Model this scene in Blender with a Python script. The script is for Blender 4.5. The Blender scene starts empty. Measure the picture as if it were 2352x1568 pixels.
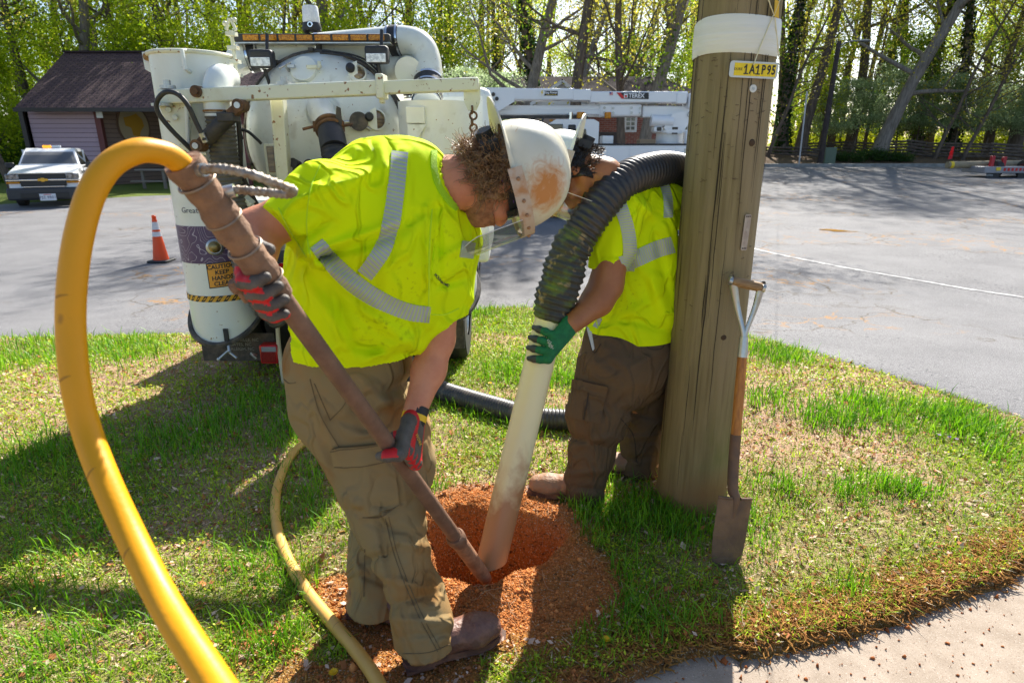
import bpy, bmesh, math, random
import numpy as np
from mathutils import Vector, Matrix
from mathutils.bvhtree import BVHTree
R = math.radians
SC = bpy.context.scene
COL = SC.collection
# ------------------------------------------------------------------ camera, sky, sun, exposure
CAMZ, PITCH, FPX = 1.6, R(17.6), 1400.0           # FPX: focal length in units of a 2352 px wide frame
cd = bpy.data.cameras.new('camera'); cam = bpy.data.objects.new('camera', cd); COL.objects.link(cam)
cam.location = (0, 0, CAMZ); cam.rotation_euler = (R(90) - PITCH, 0, 0)
cd.sensor_width = 36; cd.lens = FPX / 2352 * 36; cd.clip_start = .05; cd.clip_end = 900
cd.dof.use_dof = True; cd.dof.focus_distance = 3.0; cd.dof.aperture_fstop = 4.8
SC.camera = cam
SUN_EL, SUN_AZ = R(42), R(17)                      # ahead of the camera, a little to the right
w = bpy.data.worlds.new('World'); SC.world = w; w.use_nodes = True
_nt = w.node_tree; _bg = _nt.nodes['Background']; _sky = _nt.nodes.new('ShaderNodeTexSky')
_sky.sky_type = 'NISHITA'; _sky.sun_disc = False; _sky.sun_elevation = SUN_EL; _sky.sun_rotation = SUN_AZ
_sky.air_density = 1.0; _sky.dust_density = 1.2; _sky.ozone_density = 1.5
_nt.links.new(_sky.outputs[0], _bg.inputs[0]); _bg.inputs[1].default_value = .085
sl = bpy.data.lights.new('sun', 'SUN'); sun = bpy.data.objects.new('sun', sl); COL.objects.link(sun)
sl.energy = 5.0; sl.angle = R(.5); sl.color = (1, .95, .86)
_sd = Vector((math.sin(SUN_AZ) * math.cos(SUN_EL), math.cos(SUN_AZ) * math.cos(SUN_EL), math.sin(SUN_EL)))
sun.rotation_euler = _sd.to_track_quat('Z', 'Y').to_euler(); sun.location = (0, 0, 30)
SC.view_settings.view_transform = 'Standard'; SC.view_settings.look = 'None'
SC.view_settings.exposure = 1.25; SC.view_settings.gamma = 1
SC.cycles.max_bounces = 8; SC.cycles.transparent_max_bounces = 12; SC.cycles.caustics_reflective = False; SC.cycles.caustics_refractive = False
SC.cycles.sample_clamp_indirect = 8
# ------------------------------------------------------------------ pixel rays (used to take measurements off the photograph)
CT, ST = math.cos(PITCH), math.sin(PITCH)
def ray(u, v):
    a = (u - 1176) / FPX; b = (784 - v) / FPX
    return np.array([a, CT + b * ST, -ST + b * CT])
def W(u, v, y):
    r = ray(u, v); return np.array([0, 0, CAMZ]) + r * (y / r[1])
def M(u, v, y): return y / ray(u, v)[1] / FPX       # metres per pixel there
def G(u, v, z=0.0):
    r = ray(u, v); return np.array([0, 0, CAMZ]) + r * ((CAMZ - z) / -r[2])
def uv_of(P):
    d = P - np.array([0, 0, CAMZ]); f = d[..., 1] * CT - d[..., 2] * ST; up = d[..., 1] * ST + d[..., 2] * CT
    f = np.maximum(f, .05); return 1176 + FPX * d[..., 0] / f, 784 - FPX * up / f
def nrm(a): a = np.asarray(a, float); return a / max(np.linalg.norm(a), 1e-9)
def V3(*a): return np.array(a, float)
# ------------------------------------------------------------------ noise
def _h(i, j, k):
    n = (i * 374761393 + j * 668265263 + k * 2147483647 + 1013904223) & 0xffffffff
    n = ((n ^ (n >> 13)) * 1274126177) & 0xffffffff
    return ((n ^ (n >> 16)) & 0xffff) / 65535.0
def vnoise(P):
    P = np.asarray(P, float); i = np.floor(P).astype(np.int64); f = P - i; f = f * f * (3 - 2 * f); o = 0
    for a in (0, 1):
        for b in (0, 1):
            for c in (0, 1):
                o = o + _h(i[..., 0] + a, i[..., 1] + b, i[..., 2] + c) * (f[..., 0] if a else 1 - f[..., 0]) * (f[..., 1] if b else 1 - f[..., 1]) * (f[..., 2] if c else 1 - f[..., 2])
    return o
def fbm(P, o=3):
    s = 0; a = .5; P = np.asarray(P, float)
    for q in range(o): s = s + a * vnoise(P * 2 ** q + q * 17.3); a *= .5
    return s / (1 - .5 ** o)
def n2(x, y, s, o=3): return fbm(np.stack([x * s, y * s, np.zeros_like(x)], -1), o)
def ss(a, b, x): t = np.clip((x - a) / (b - a), 0, 1); return t * t * (3 - 2 * t)
# ------------------------------------------------------------------ materials
MATS = {}
def mat(name, col, rough=.6, col2=None, scale=8, lo=.35, hi=.65, metal=0., bump=0., bscale=None, trans=0., coat=0., attr=False, spec=.5, alpha=1., ior=None, stretch=None, detail=5, emit=None, tm=0., specks=None, folds_=0.):
    if name in MATS: return MATS[name]
    m = bpy.data.materials.new(name); m.use_nodes = True; nt = m.node_tree; N = nt.nodes; L = nt.links
    b = N['Principled BSDF']; b.inputs['Roughness'].default_value = rough; b.inputs['Metallic'].default_value = metal
    b.inputs['Specular IOR Level'].default_value = spec; b.inputs['Coat Weight'].default_value = coat; b.inputs['Alpha'].default_value = alpha
    b.inputs['Base Color'].default_value = (*col, 1)
    if tm: b.inputs['Transmission Weight'].default_value = tm
    if ior: b.inputs['IOR'].default_value = ior
    tc = N.new('ShaderNodeTexCoord'); src = tc.outputs['Object']
    if stretch:
        mp = N.new('ShaderNodeMapping'); mp.inputs['Scale'].default_value = stretch; L.new(src, mp.inputs[0]); src = mp.outputs[0]
    csock = None
    if attr:
        at = N.new('ShaderNodeAttribute'); at.attribute_name = 'Col'; csock = at.outputs['Color']; L.new(csock, b.inputs['Base Color'])
    if col2 is not None:
        nz = N.new('ShaderNodeTexNoise'); nz.inputs['Scale'].default_value = scale; nz.inputs['Detail'].default_value = detail; nz.inputs['Roughness'].default_value = .6; L.new(src, nz.inputs[0])
        mr = N.new('ShaderNodeMapRange'); mr.inputs[1].default_value = lo; mr.inputs[2].default_value = hi; L.new(nz.outputs[0], mr.inputs[0])
        mx = N.new('ShaderNodeMix'); mx.data_type = 'RGBA'; L.new(mr.outputs[0], mx.inputs['Factor'])
        mx.inputs[6].default_value = (*col, 1); mx.inputs[7].default_value = (*col2, 1)
        if csock: L.new(csock, mx.inputs[6])
        csock = mx.outputs[2]; L.new(csock, b.inputs['Base Color'])
    for sk in (specks or []):
        nz = N.new('ShaderNodeTexNoise'); nz.inputs['Scale'].default_value = sk[0]; nz.inputs['Detail'].default_value = 3; L.new(src, nz.inputs[0])
        mr = N.new('ShaderNodeMapRange'); mr.inputs[1].default_value = sk[1]; mr.inputs[2].default_value = sk[2]; L.new(nz.outputs[0], mr.inputs[0])
        mx = N.new('ShaderNodeMix'); mx.data_type = 'RGBA'; L.new(mr.outputs[0], mx.inputs['Factor']); mx.inputs[7].default_value = (*sk[3], 1)
        if csock: L.new(csock, mx.inputs[6])
        else: mx.inputs[6].default_value = (*col, 1)
        csock = mx.outputs[2]; L.new(csock, b.inputs['Base Color'])
    fold_n = None
    if folds_:
        nf = N.new('ShaderNodeTexNoise'); nf.inputs['Scale'].default_value = 6.5; nf.inputs['Detail'].default_value = 1.5; nf.inputs['Distortion'].default_value = 1.1; mpf = N.new('ShaderNodeMapping'); mpf.inputs['Rotation'].default_value = (.4, .5, .2); mpf.inputs['Scale'].default_value = (1, 1, .55); L.new(tc.outputs['Object'], mpf.inputs[0]); L.new(mpf.outputs[0], nf.inputs[0])
        s1 = N.new('ShaderNodeMath'); s1.operation = 'SUBTRACT'; L.new(nf.outputs[0], s1.inputs[0]); s1.inputs[1].default_value = .5; s2 = N.new('ShaderNodeMath'); s2.operation = 'ABSOLUTE'; L.new(s1.outputs[0], s2.inputs[0]); s3 = N.new('ShaderNodeMapRange'); s3.inputs[1].default_value = 0; s3.inputs[2].default_value = .09; s3.inputs[3].default_value = 1; s3.inputs[4].default_value = 0; s3.interpolation_type = 'SMOOTHSTEP'; L.new(s2.outputs[0], s3.inputs[0])
        bf = N.new('ShaderNodeBump'); bf.inputs['Strength'].default_value = folds_; bf.inputs['Distance'].default_value = .012; L.new(s3.outputs[0], bf.inputs['Height']); L.new(bf.outputs[0], b.inputs['Normal']); fold_n = bf.outputs[0]
    if bump:
        nb = N.new('ShaderNodeTexNoise'); nb.inputs['Scale'].default_value = bscale or scale * 3; nb.inputs['Detail'].default_value = 6; L.new(src, nb.inputs[0])
        bp = N.new('ShaderNodeBump'); bp.inputs['Strength'].default_value = bump; bp.inputs['Distance'].default_value = .02; L.new(nb.outputs[0], bp.inputs['Height'])
        if fold_n: L.new(fold_n, bp.inputs['Normal'])
        L.new(bp.outputs[0], b.inputs['Normal'])
    if trans:
        t = N.new('ShaderNodeBsdfTranslucent'); ms = N.new('ShaderNodeMixShader'); ms.inputs[0].default_value = trans
        t.inputs[0].default_value = (*col, 1)
        if csock: L.new(csock, t.inputs[0])
        L.new(b.outputs[0], ms.inputs[1]); L.new(t.outputs[0], ms.inputs[2]); L.new(ms.outputs[0], N['Material Output'].inputs[0])
    if emit:
        b.inputs['Emission Color'].default_value = (*emit[:3], 1); b.inputs['Emission Strength'].default_value = emit[3]
    m.diffuse_color = (*col, 1); MATS[name] = m; return m
# ------------------------------------------------------------------ objects
def wloc(o):
    p = np.zeros(3)
    while o is not None: p = p + np.array(o.location); o = o.parent
    return p
def tag(o, label=None, cat=None, group=None, kind=None):
    if label: o['label'] = label
    if cat: o['category'] = cat
    if group: o['group'] = group
    if kind: o['kind'] = kind
    return o
def thing(name, loc, label, cat, group=None):
    o = bpy.data.objects.new(name, None); COL.objects.link(o); o.location = [float(q) for q in loc]; o.empty_display_size = .2
    return tag(o, label, cat, group)
def finish(me, smooth=True, ang=40):
    if smooth:
        me.polygons.foreach_set('use_smooth', np.ones(len(me.polygons), bool))
        if ang: me.set_sharp_from_angle(angle=R(ang))
    me.update()
def link(name, me, m, parent=None, local=False):
    o = bpy.data.objects.new(name, me); COL.objects.link(o)
    if m is not None:
        for q in (m if isinstance(m, (list, tuple)) else [m]): me.materials.append(q)
    if parent is not None:
        o.parent = parent
        if not local: o.location = [float(q) for q in -wloc(parent)]
    return o
def fast_mesh(name, verts, polys, cols=None, smooth=False, mi=None):
    """polys: list of int arrays (n,k)."""
    me = bpy.data.meshes.new(name); verts = np.asarray(verts, np.float32); me.vertices.add(len(verts)); me.vertices.foreach_set('co', verts.ravel())
    idx = np.concatenate([p.ravel() for p in polys]).astype(np.int32); tot = np.concatenate([np.full(len(p), p.shape[1]) for p in polys]).astype(np.int32)
    st = np.concatenate([[0], np.cumsum(tot)[:-1]]).astype(np.int32)
    me.loops.add(len(idx)); me.loops.foreach_set('vertex_index', idx); me.polygons.add(len(tot)); me.polygons.foreach_set('loop_start', st)
    try: me.polygons.foreach_set('loop_total', tot)
    except Exception: pass
    if smooth: me.polygons.foreach_set('use_smooth', np.ones(len(tot), bool))
    if mi is not None: me.polygons.foreach_set('material_index', np.asarray(mi, np.int32))
    if cols is not None:
        ca = me.color_attributes.new('Col', 'FLOAT_COLOR', 'POINT'); c4 = np.ones((len(verts), 4), np.float32); c4[:, :3] = cols; ca.data.foreach_set('color', c4.ravel())
    me.update(calc_edges=True); me.validate(); return me
class MB:
    def __init__(s): s.v = []; s.f = []; s.mi = []; s.m = 0
    def add(s, vs, fs):
        o = len(s.v); s.v += [tuple(float(c) for c in q) for q in vs]
        for f in fs: s.f.append(tuple(int(i) + o for i in f)); s.mi.append(s.m)
        return s
    def box(s, c, d, Rm=None):
        c = np.array(c, float); h = np.array(d, float) / 2; Rm = np.eye(3) if Rm is None else np.asarray(Rm, float)
        vs = [c + Rm @ (h * q) for q in ((-1, -1, -1), (1, -1, -1), (1, 1, -1), (-1, 1, -1), (-1, -1, 1), (1, -1, 1), (1, 1, 1), (-1, 1, 1))]
        return s.add(vs, ((0, 3, 2, 1), (4, 5, 6, 7), (0, 1, 5, 4), (1, 2, 6, 5), (2, 3, 7, 6), (3, 0, 4, 7)))
    def bx(s, u0, v0, u1, v1, y, dep):
        """box whose front face spans a measured rectangle at distance y and which is dep deep"""
        x0 = W(u0, (v0 + v1) / 2, y)[0]; x1 = W(u1, (v0 + v1) / 2, y)[0]; z1 = W((u0 + u1) / 2, v0, y)[2]; z0 = W((u0 + u1) / 2, v1, y)[2]
        return s.box(((x0 + x1) / 2, y + dep / 2, (z0 + z1) / 2), (abs(x1 - x0), dep, abs(z1 - z0)))
    def beam(s, a, b, w, h, up=(0, 0, 1)):
        a = np.array(a, float); b = np.array(b, float); d = nrm(b - a); x = nrm(np.cross(d, up)); z = np.cross(x, d)
        return s.box((a + b) / 2, (w, np.linalg.norm(b - a), h), np.stack([x, d, z], 1))
    def tube(s, path, r, n=12, cap=True, up=None, sx=1.):
        P = np.array(path, float); k = len(P); rr = np.full(k, r, float) if np.isscalar(r) else np.array(r, float)
        T = np.gradient(P, axis=0); T /= np.maximum(np.linalg.norm(T, axis=1, keepdims=True), 1e-9)
        x = np.cross(T[0], up if up is not None else ((0, 0, 1) if abs(T[0][2]) < .9 else (1, 0, 0))); x = nrm(x); rings = []; a = np.arange(n) * 2 * np.pi / n
        for i in range(k):
            x = nrm(x - T[i] * (x @ T[i])); y = np.cross(T[i], x)
            rings.append(P[i] + rr[i] * (np.cos(a)[:, None] * x * sx + np.sin(a)[:, None] * y))
        vs = np.concatenate(rings); fs = [(i * n + j, i * n + (j + 1) % n, (i + 1) * n + (j + 1) % n, (i + 1) * n + j) for i in range(k - 1) for j in range(n)]
        if cap: fs += [tuple(range(n - 1, -1, -1)), tuple((k - 1) * n + j for j in range(n))]
        return s.add(vs, fs)
    def cyl(s, a, b, r, r2=None, n=20, cap=True): return s.tube([a, b], [r, r if r2 is None else r2], n, cap)
    def lathe(s, prof, o, ax=(0, 0, 1), n=32, xr=(1, 0, 0), a0=0., a1=2 * math.pi, sy=1.):
        ax = nrm(ax); x = np.array(xr if abs(np.dot(nrm(xr), ax)) < .95 else (0, 0, 1), float); x = nrm(x - ax * (x @ ax)); y = np.cross(ax, x) * sy; o = np.array(o, float); full = abs(a1 - a0) > 6.28
        k = n if full else n + 1; A = a0 + (a1 - a0) * np.arange(k) / n; vs = []
        for r, h in prof: vs += [o + ax * h + r * (math.cos(t) * x + math.sin(t) * y) for t in A]
        fs = [(i * k + j, i * k + (j + 1) % k, (i + 1) * k + (j + 1) % k, (i + 1) * k + j) for i in range(len(prof) - 1) for j in range(n)]
        return s.add(vs, fs)
    def torus(s, c, ax, r, t, n=32, m=8, sx=1.):
        ax = nrm(ax); x = nrm(np.cross(ax, (0.3, .2, 1) if abs(ax[2]) < .9 else (1, 0, 0))); y = np.cross(ax, x)
        P = [np.array(c) + r * (math.cos(a) * x * sx + math.sin(a) * y) for a in np.arange(n) * 2 * np.pi / n]; vs = []
        for i in range(n):
            d = nrm(P[i] - np.array(c)); vs += [P[i] + t * (math.cos(b) * d + math.sin(b) * ax) for b in np.arange(m) * 2 * np.pi / m]
        return s.add(vs, [(i * m + j, ((i + 1) % n) * m + j, ((i + 1) % n) * m + (j + 1) % m, i * m + (j + 1) % m) for i in range(n) for j in range(m)])
    def prism(s, poly, o, X, Y, dep):
        """extrude a 2-D outline (in axes X,Y from o) by vector dep"""
        o = np.array(o, float); X = np.array(X, float); Y = np.array(Y, float); D = np.array(dep, float); n = len(poly)
        A = [o + p[0] * X + p[1] * Y for p in poly]; vs = A + [q + D for q in A]
        fl = 1 if np.dot(np.cross(X, Y), D) < 0 else -1
        fs = [tuple(range(n))[::fl], tuple(range(n, 2 * n))[::-fl]] + [(i, (i + 1) % n, n + (i + 1) % n, n + i)[::fl] for i in range(n)]
        return s.add(vs, fs)
    def sph(s, c, r, n=16, m=10, sc=(1, 1, 1)):
        vs = []; c = np.array(c, float)
        for i in range(m + 1):
            th = math.pi * i / m
            for j in range(n): ph = 2 * math.pi * j / n; vs.append(c + r * np.array((math.sin(th) * math.cos(ph) * sc[0], math.sin(th) * math.sin(ph) * sc[1], math.cos(th) * sc[2])))
        return s.add(vs, [(i * n + j, (i + 1) * n + j, (i + 1) * n + (j + 1) % n, i * n + (j + 1) % n) for i in range(m) for j in range(n)])
    def build(s, name, m, parent=None, bevel=0., ang=40, local=False, seg=2, keepmi=False):
        me = bpy.data.meshes.new(name); me.from_pydata(s.v, [], s.f)
        bm = bmesh.new(); bm.from_mesh(me); bmesh.ops.remove_doubles(bm, verts=bm.verts, dist=1e-6); bmesh.ops.dissolve_degenerate(bm, edges=bm.edges, dist=1e-7)
        if len(s.mi) == len(bm.faces) and any(s.mi):
            pass
        bm.to_mesh(me); bm.free()
        if any(s.mi) and len(me.polygons) == len(s.mi): me.polygons.foreach_set('material_index', np.array(s.mi, np.int32))
        finish(me, True, ang); o = link(name, me, m, parent, local)
        if bevel:
            b = o.modifiers.new('Bevel', 'BEVEL'); b.width = bevel; b.segments = seg; b.limit_method = 'ANGLE'; b.angle_limit = R(40); b.harden_normals = False
        return o
def spline(pts, n=8):
    P = np.array(pts, float); P = np.vstack([2 * P[0] - P[1], P, 2 * P[-1] - P[-2]]); out = []
    for i in range(1, len(P) - 2):
        for t in np.arange(n) / n:
            a, b, c, d = P[i - 1:i + 3]; out.append(.5 * (2 * b + (c - a) * t + (2 * a - 5 * b + 4 * c - d) * t * t + (3 * b - 3 * c + d - a) * t ** 3))
    out.append(P[-2]); return np.array(out)
def resample(P, step):
    P = np.array(P, float); L = np.concatenate([[0], np.cumsum(np.linalg.norm(np.diff(P, axis=0), axis=1))]); n = max(2, int(L[-1] / step)); t = np.linspace(0, L[-1], n)
    return np.stack([np.interp(t, L, P[:, k]) for k in range(P.shape[1])], 1)
_TXT = {}
def text(body, size, o, X, Y, m, name, parent, ext=.001, fn=None, align='CENTER', bold=0., space=1., line=1., sx=1.):
    """lettering as a thin raised mesh; X,Y are the reading and up directions"""
    c = bpy.data.curves.new('t', 'FONT'); c.body = body; c.size = size; c.align_x = align; c.align_y = 'CENTER'; c.extrude = ext; c.offset = bold; c.space_character = space; c.space_line = line; c.resolution_u = 2
    t = bpy.data.objects.new('t', c); COL.objects.link(t); dg = bpy.context.evaluated_depsgraph_get(); dg.update()
    me = bpy.data.meshes.new_from_object(t.evaluated_get(dg)); bpy.data.objects.remove(t); bpy.data.curves.remove(c)
    X = nrm(X); Y = nrm(Y); Z = np.cross(X, Y); co = np.zeros(len(me.vertices) * 3, np.float32); me.vertices.foreach_get('co', co); co = co.reshape(-1, 3)
    if fn: P = np.array([fn(q[0] * sx, q[1], q[2]) for q in co])
    else: P = np.array(o) + co[:, :1] * X * sx + co[:, 1:2] * Y + co[:, 2:] * Z
    me.vertices.foreach_set('co', P.astype(np.float32).ravel()); me.update(); me.materials.clear(); me.name = name
    return link(name, me, m, parent)
# ------------------------------------------------------------------ signed distance modelling (people, gloves, boots)
def smin(a, b, k): h = np.maximum(k - np.abs(a - b), 0) / k; return np.minimum(a, b) - h * h * k * .25
def cone(a, b, ra, rb, ax=None, s=1.):
    a = np.array(a, float); b = np.array(b, float); Mx = np.eye(3) if ax is None else np.eye(3) + (1 / s - 1) * np.outer(ax, ax)
    A = Mx @ a; D = Mx @ b - A; dd = max(D @ D, 1e-12)
    def f(P):
        Q = P @ Mx.T - A; t = np.clip(Q @ D / dd, 0, 1); return np.linalg.norm(Q - t[:, None] * D, axis=1) - (ra + (rb - ra) * t)
    return f
def ell(c, r, Rm=None):
    c = np.array(c, float); r = np.array(r, float); Rm = np.eye(3) if Rm is None else np.asarray(Rm)
    def f(P):
        q = (P - c) @ Rm; k0 = np.linalg.norm(q / r, axis=1); k1 = np.linalg.norm(q / r ** 2, axis=1) + 1e-9; return k0 * (k0 - 1) / k1
    return f
def union(fs, k):
    def f(P):
        d = fs[0](P)
        for g in fs[1:]: d = smin(d, g(P), k)
        return d
    return f
def chain(pts, k=.03, ax=None, s=1.):
    """pts: [(point, radius), ...]"""
    return union([cone(pts[i][0], pts[i + 1][0], pts[i][1], pts[i + 1][1], ax, s) for i in range(len(pts) - 1)], k)
def px(u, v, y, r): return (W(u, v, y), r * M(u, v, y))
def halfspace(p, n):
    n = nrm(n); p = np.array(p, float); return lambda P: (P - p) @ n
def inter(f, *hs):
    def g(P):
        d = f(P)
        for h in hs: d = np.maximum(d, h(P))
        return d
    return g
def surfnet(f, lo, hi, h):
    lo = np.array(lo, float); n = np.ceil((np.array(hi) - lo) / h).astype(int) + 1
    X = np.stack(np.meshgrid(*[lo[i] + h * np.arange(n[i]) for i in range(3)], indexing='ij'), -1).reshape(-1, 3)
    D = np.concatenate([f(X[i:i + 200000]) for i in range(0, len(X), 200000)]).reshape(n); S = D < 0; C = n - 1
    acc = np.zeros((*C, 3)); cnt = np.zeros(C)
    offs = [(a, b, c) for a in (0, 1) for b in (0, 1) for c in (0, 1)]
    def sub(A, o): return A[o[0]:o[0] + C[0], o[1]:o[1] + C[1], o[2]:o[2] + C[2]]
    for o in offs:
        for ax in range(3):
            if o[ax]: continue
            p = list(o); p[ax] = 1; d0 = sub(D, o); d1 = sub(D, p); m = (d0 < 0) != (d1 < 0); t = np.where(m, d0 / np.where(m, d0 - d1, 1), 0)
            e = np.zeros((*C, 3)); e[:] = o; e[..., ax] += t; acc += e * m[..., None]; cnt += m
    act = cnt > 0; ids = -np.ones(C, int); ids[act] = np.arange(act.sum()); I = np.argwhere(act)
    vs = lo + h * (I + acc[act] / cnt[act][:, None]); F = []
    for ax in range(3):
        b, c = (ax + 1) % 3, (ax + 2) % 3; s0 = np.moveaxis(S, (ax, b, c), (0, 1, 2)); idm = np.moveaxis(ids, (ax, b, c), (0, 1, 2))
        m = s0[:-1, 1:-1, 1:-1] != s0[1:, 1:-1, 1:-1]; q = np.argwhere(m)
        if not len(q): continue
        i, j, k = q[:, 0], q[:, 1], q[:, 2]; quad = np.stack([idm[i, j, k], idm[i, j + 1, k], idm[i, j + 1, k + 1], idm[i, j, k + 1]], 1)
        fl = ~s0[i, j + 1, k + 1]; quad[fl] = quad[fl][:, ::-1]; F.append(quad)
    F = np.concatenate(F); F = F[(F >= 0).all(1)]; e = h * .3
    for it in range(3):
        d = f(vs); g = np.stack([f(vs + e * np.eye(3)[i]) - f(vs - e * np.eye(3)[i]) for i in range(3)], 1) / (2 * e); gn = (g * g).sum(1)
        vs = vs - g * np.clip(d / np.maximum(gn, .05), -h, h)[:, None] * .8
    return vs, F
def sdf_obj(name, f, lo, hi, h, m, parent, mi=None, ang=None, cols=None):
    vs, F = surfnet(f, lo, hi, h)
    me = fast_mesh(name, vs, [F], smooth=True, mi=None if mi is None else mi(vs[F].mean(1)), cols=None if cols is None else cols(vs))
    if ang: me.set_sharp_from_angle(angle=R(ang))
    o = link(name, me, m, parent); o['nv'] = len(vs); del o['nv']; return o, (vs, F)
def bvh_of(g): return BVHTree.FromPolygons([tuple(q) for q in g[0]], [tuple(int(i) for i in q) for q in g[1]])
CAMP = Vector((0, 0, CAMZ))
def hit(b, u, v):
    h = b.ray_cast(CAMP, Vector(ray(u, v)).normalized()); return (None, None) if h[0] is None else (np.array(h[0]), np.array(h[1]))
def patch(name, b, quad, nu, nv, m, parent, off=.003, thick=.004, curve=None):
    """cloth patch laid on a surface: quad = 4 measured corners (tl,tr,br,bl) or function (s,t)->(u,v)"""
    q = np.array(quad, float) if not callable(quad) else None
    P = np.zeros((nu + 1, nv + 1, 3)); Nn = np.zeros((nu + 1, nv + 1, 3)); ok = np.zeros((nu + 1, nv + 1), bool)
    for i in range(nu + 1):
        for j in range(nv + 1):
            s, t = i / nu, j / nv
            u, v = quad(s, t) if q is None else (q[0] * (1 - s) + q[1] * s) * (1 - t) + (q[3] * (1 - s) + q[2] * s) * t
            p, n = hit(b, u, v)
            if p is not None: P[i, j] = p; Nn[i, j] = n; ok[i, j] = True
    K = (nu + 1) * (nv + 1); top = (P + Nn * (off + thick)).reshape(-1, 3); bot = (P + Nn * (off - .002)).reshape(-1, 3); me = bpy.data.meshes.new(name); fs = []
    uvv = []
    def I(i, j): return i * (nv + 1) + j
    for i in range(nu):
        for j in range(nv):
            c = ((i, j), (i + 1, j), (i + 1, j + 1), (i, j + 1))
            if all(ok[a] for a in c):
                pts = [P[a] for a in c]; dm = max(np.linalg.norm(pts[a] - pts[(a + 1) % 4]) for a in range(4))
                if dm < .12: fs.append(tuple(I(*a) for a in c)); fs.append(tuple(I(*a) + K for a in c[::-1]))
    es = {}
    for f in fs[::2]:
        for a in range(4): e = (f[a], f[(a + 1) % 4]); es[e] = 1
    for (a, c) in list(es):
        if (c, a) not in es: fs.append((c, a, a + K, c + K))
    vs = np.concatenate([top, bot]); me.from_pydata([tuple(q_) for q_ in vs], [], fs)
    ul = me.uv_layers.new(name='UVMap'); st = np.array([(i / nu, j / nv) for i in range(nu + 1) for j in range(nv + 1)] * 2)
    li = np.zeros(len(me.loops), np.int32); me.loops.foreach_get('vertex_index', li); ul.data.foreach_set('uv', st[li].astype(np.float32).ravel())
    bm = bmesh.new(); bm.from_mesh(me); bmesh.ops.delete(bm, geom=[x for x in bm.verts if not x.link_faces], context='VERTS'); bmesh.ops.recalc_face_normals(bm, faces=bm.faces); bm.to_mesh(me); bm.free()
    finish(me, True, 50); return link(name, me, m, parent)
def ribbon(pts, width):
    """(s,t)->(u,v) along a measured polyline, t across it; width px (number or per-point list)"""
    P = spline(pts, 8); L = np.concatenate([[0], np.cumsum(np.linalg.norm(np.diff(P, axis=0), axis=1))]); L /= L[-1]; T = np.gradient(P, axis=0); T /= np.linalg.norm(T, axis=1, keepdims=True)
    wd = np.interp(L, np.linspace(0, 1, len(pts)), width if np.ndim(width) else [width] * len(pts))
    def f(s, t):
        p = [np.interp(s, L, P[:, k]) for k in (0, 1)]; d = [np.interp(s, L, T[:, k]) for k in (0, 1)]; ww = np.interp(s, L, wd); return p[0] - d[1] * ww * (t - .5), p[1] + d[0] * ww * (t - .5)
    return f
# ------------------------------------------------------------------ terrain
HC = np.array([-.10, 2.22])                      # the dug hole
LOTX = np.array([-70, -12, -5.2, -3.2, -2.0, -.9, -.14, .8, 1.5, 2.1, 2.5, 2.85, 3.2, 3.5, 3.75, 4.1, 70])
LOTY = np.array([5.3, 5.5, 5.75, 6.0, 6.5, 7.1, 7.4, 7.3, 6.9, 6.3, 5.6, 4.7, 3.6, 2.3, .8, -4, -5])
def lot_near(x): return np.interp(x, LOTX, LOTY) + .05 * (n2(x, x * 0, 3.0) - .5) * 2
def lot_far(x): return np.interp(x, [-70, -19, -17, -14, -11, -9, -4, 8.5, 10.5, 13, 70], [20, 20.3, 21.5, 24, 25, 25, 25.5, 25, 38, 40, 42])
WX = np.array([-3, -.2, .1, .35, .6, .8, 1.05, 1.35, 1.75, 2.0, 2.6, 4])
WY = np.array([.9, 1.1, 1.32, 1.50, 1.60, 1.61, 1.65, 1.74, 1.90, 2.0, 2.3, 2.9])
def walk_edge(x): return np.interp(x, WX, WY) + .03 * (n2(x, x * 0 + 3, 7.0) - .5) * 2
def hole_rad(x, y):
    a = np.arctan2(y - HC[1], x - HC[0]); d = np.hypot((x - HC[0]) / 1.12, (y - HC[1]) / .95)
    return d / (.258 + .030 * np.sin(3 * a + 1) + .015 * np.sin(7 * a))
def inlot(x, y): return ss(-.06, .06, y - lot_near(x)) * (1 - ss(-.3, .3, y - lot_far(x)))
def base_z(x, y):
    z = -.3 * ss(2.6, 8, y) + .74 * ss(10, 41, y) * ss(-6, 9, x) + .25 * ss(18, 29, y) * (1 - ss(-8, -4, x))
    z = z + .72 * ss(41.2, 48, y) * ss(-2, 9, x) + .5 * ss(36, 60, y) * (1 - ss(-8, 0, x))
    return z
def terrain(x, y, det=True):
    x = np.asarray(x, float); y = np.asarray(y, float); z = base_z(x, y); L = inlot(x, y); wk = 1 - ss(-.03, .03, y - walk_edge(x))
    if det:
        g = (1 - L) * (1 - wk); near = 1 - ss(8, 14, y)
        z = z + g * near * (.035 * (n2(x, y, 1.6) - .5) + .018 * (n2(x, y, 7.) - .5))
        z = z + g * .03 * np.exp(-((y - walk_edge(x) - .07) / .09) ** 2)
        hr = hole_rad(x, y); z = z + .03 * np.exp(-((hr - 1.35) / .32) ** 2) * (.6 + .8 * n2(x, y, 5.)) * g
        soil = ss(2.6, 1.2, hr); z = z + soil * .02 * (n2(x, y, 22., 4) - .5)
        z = z - .42 * ss(1.06, .72, hr) + ss(1.1, .8, hr) * .03 * (n2(x, y, 14.) - .5)
    return z - .03 * L - .03 * wk
def tz(x, y): return float(terrain(np.array([x]), np.array([y]))[0])
def GT(u, v):
    r = ray(u, v); t = np.linspace(.8, 80, 8000); P = np.array([0, 0, CAMZ]) + r * t[:, None]; b = P[:, 2] < terrain(P[:, 0], P[:, 1], False)
    return P[np.argmax(b)] if b.any() else P[-1]
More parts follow.
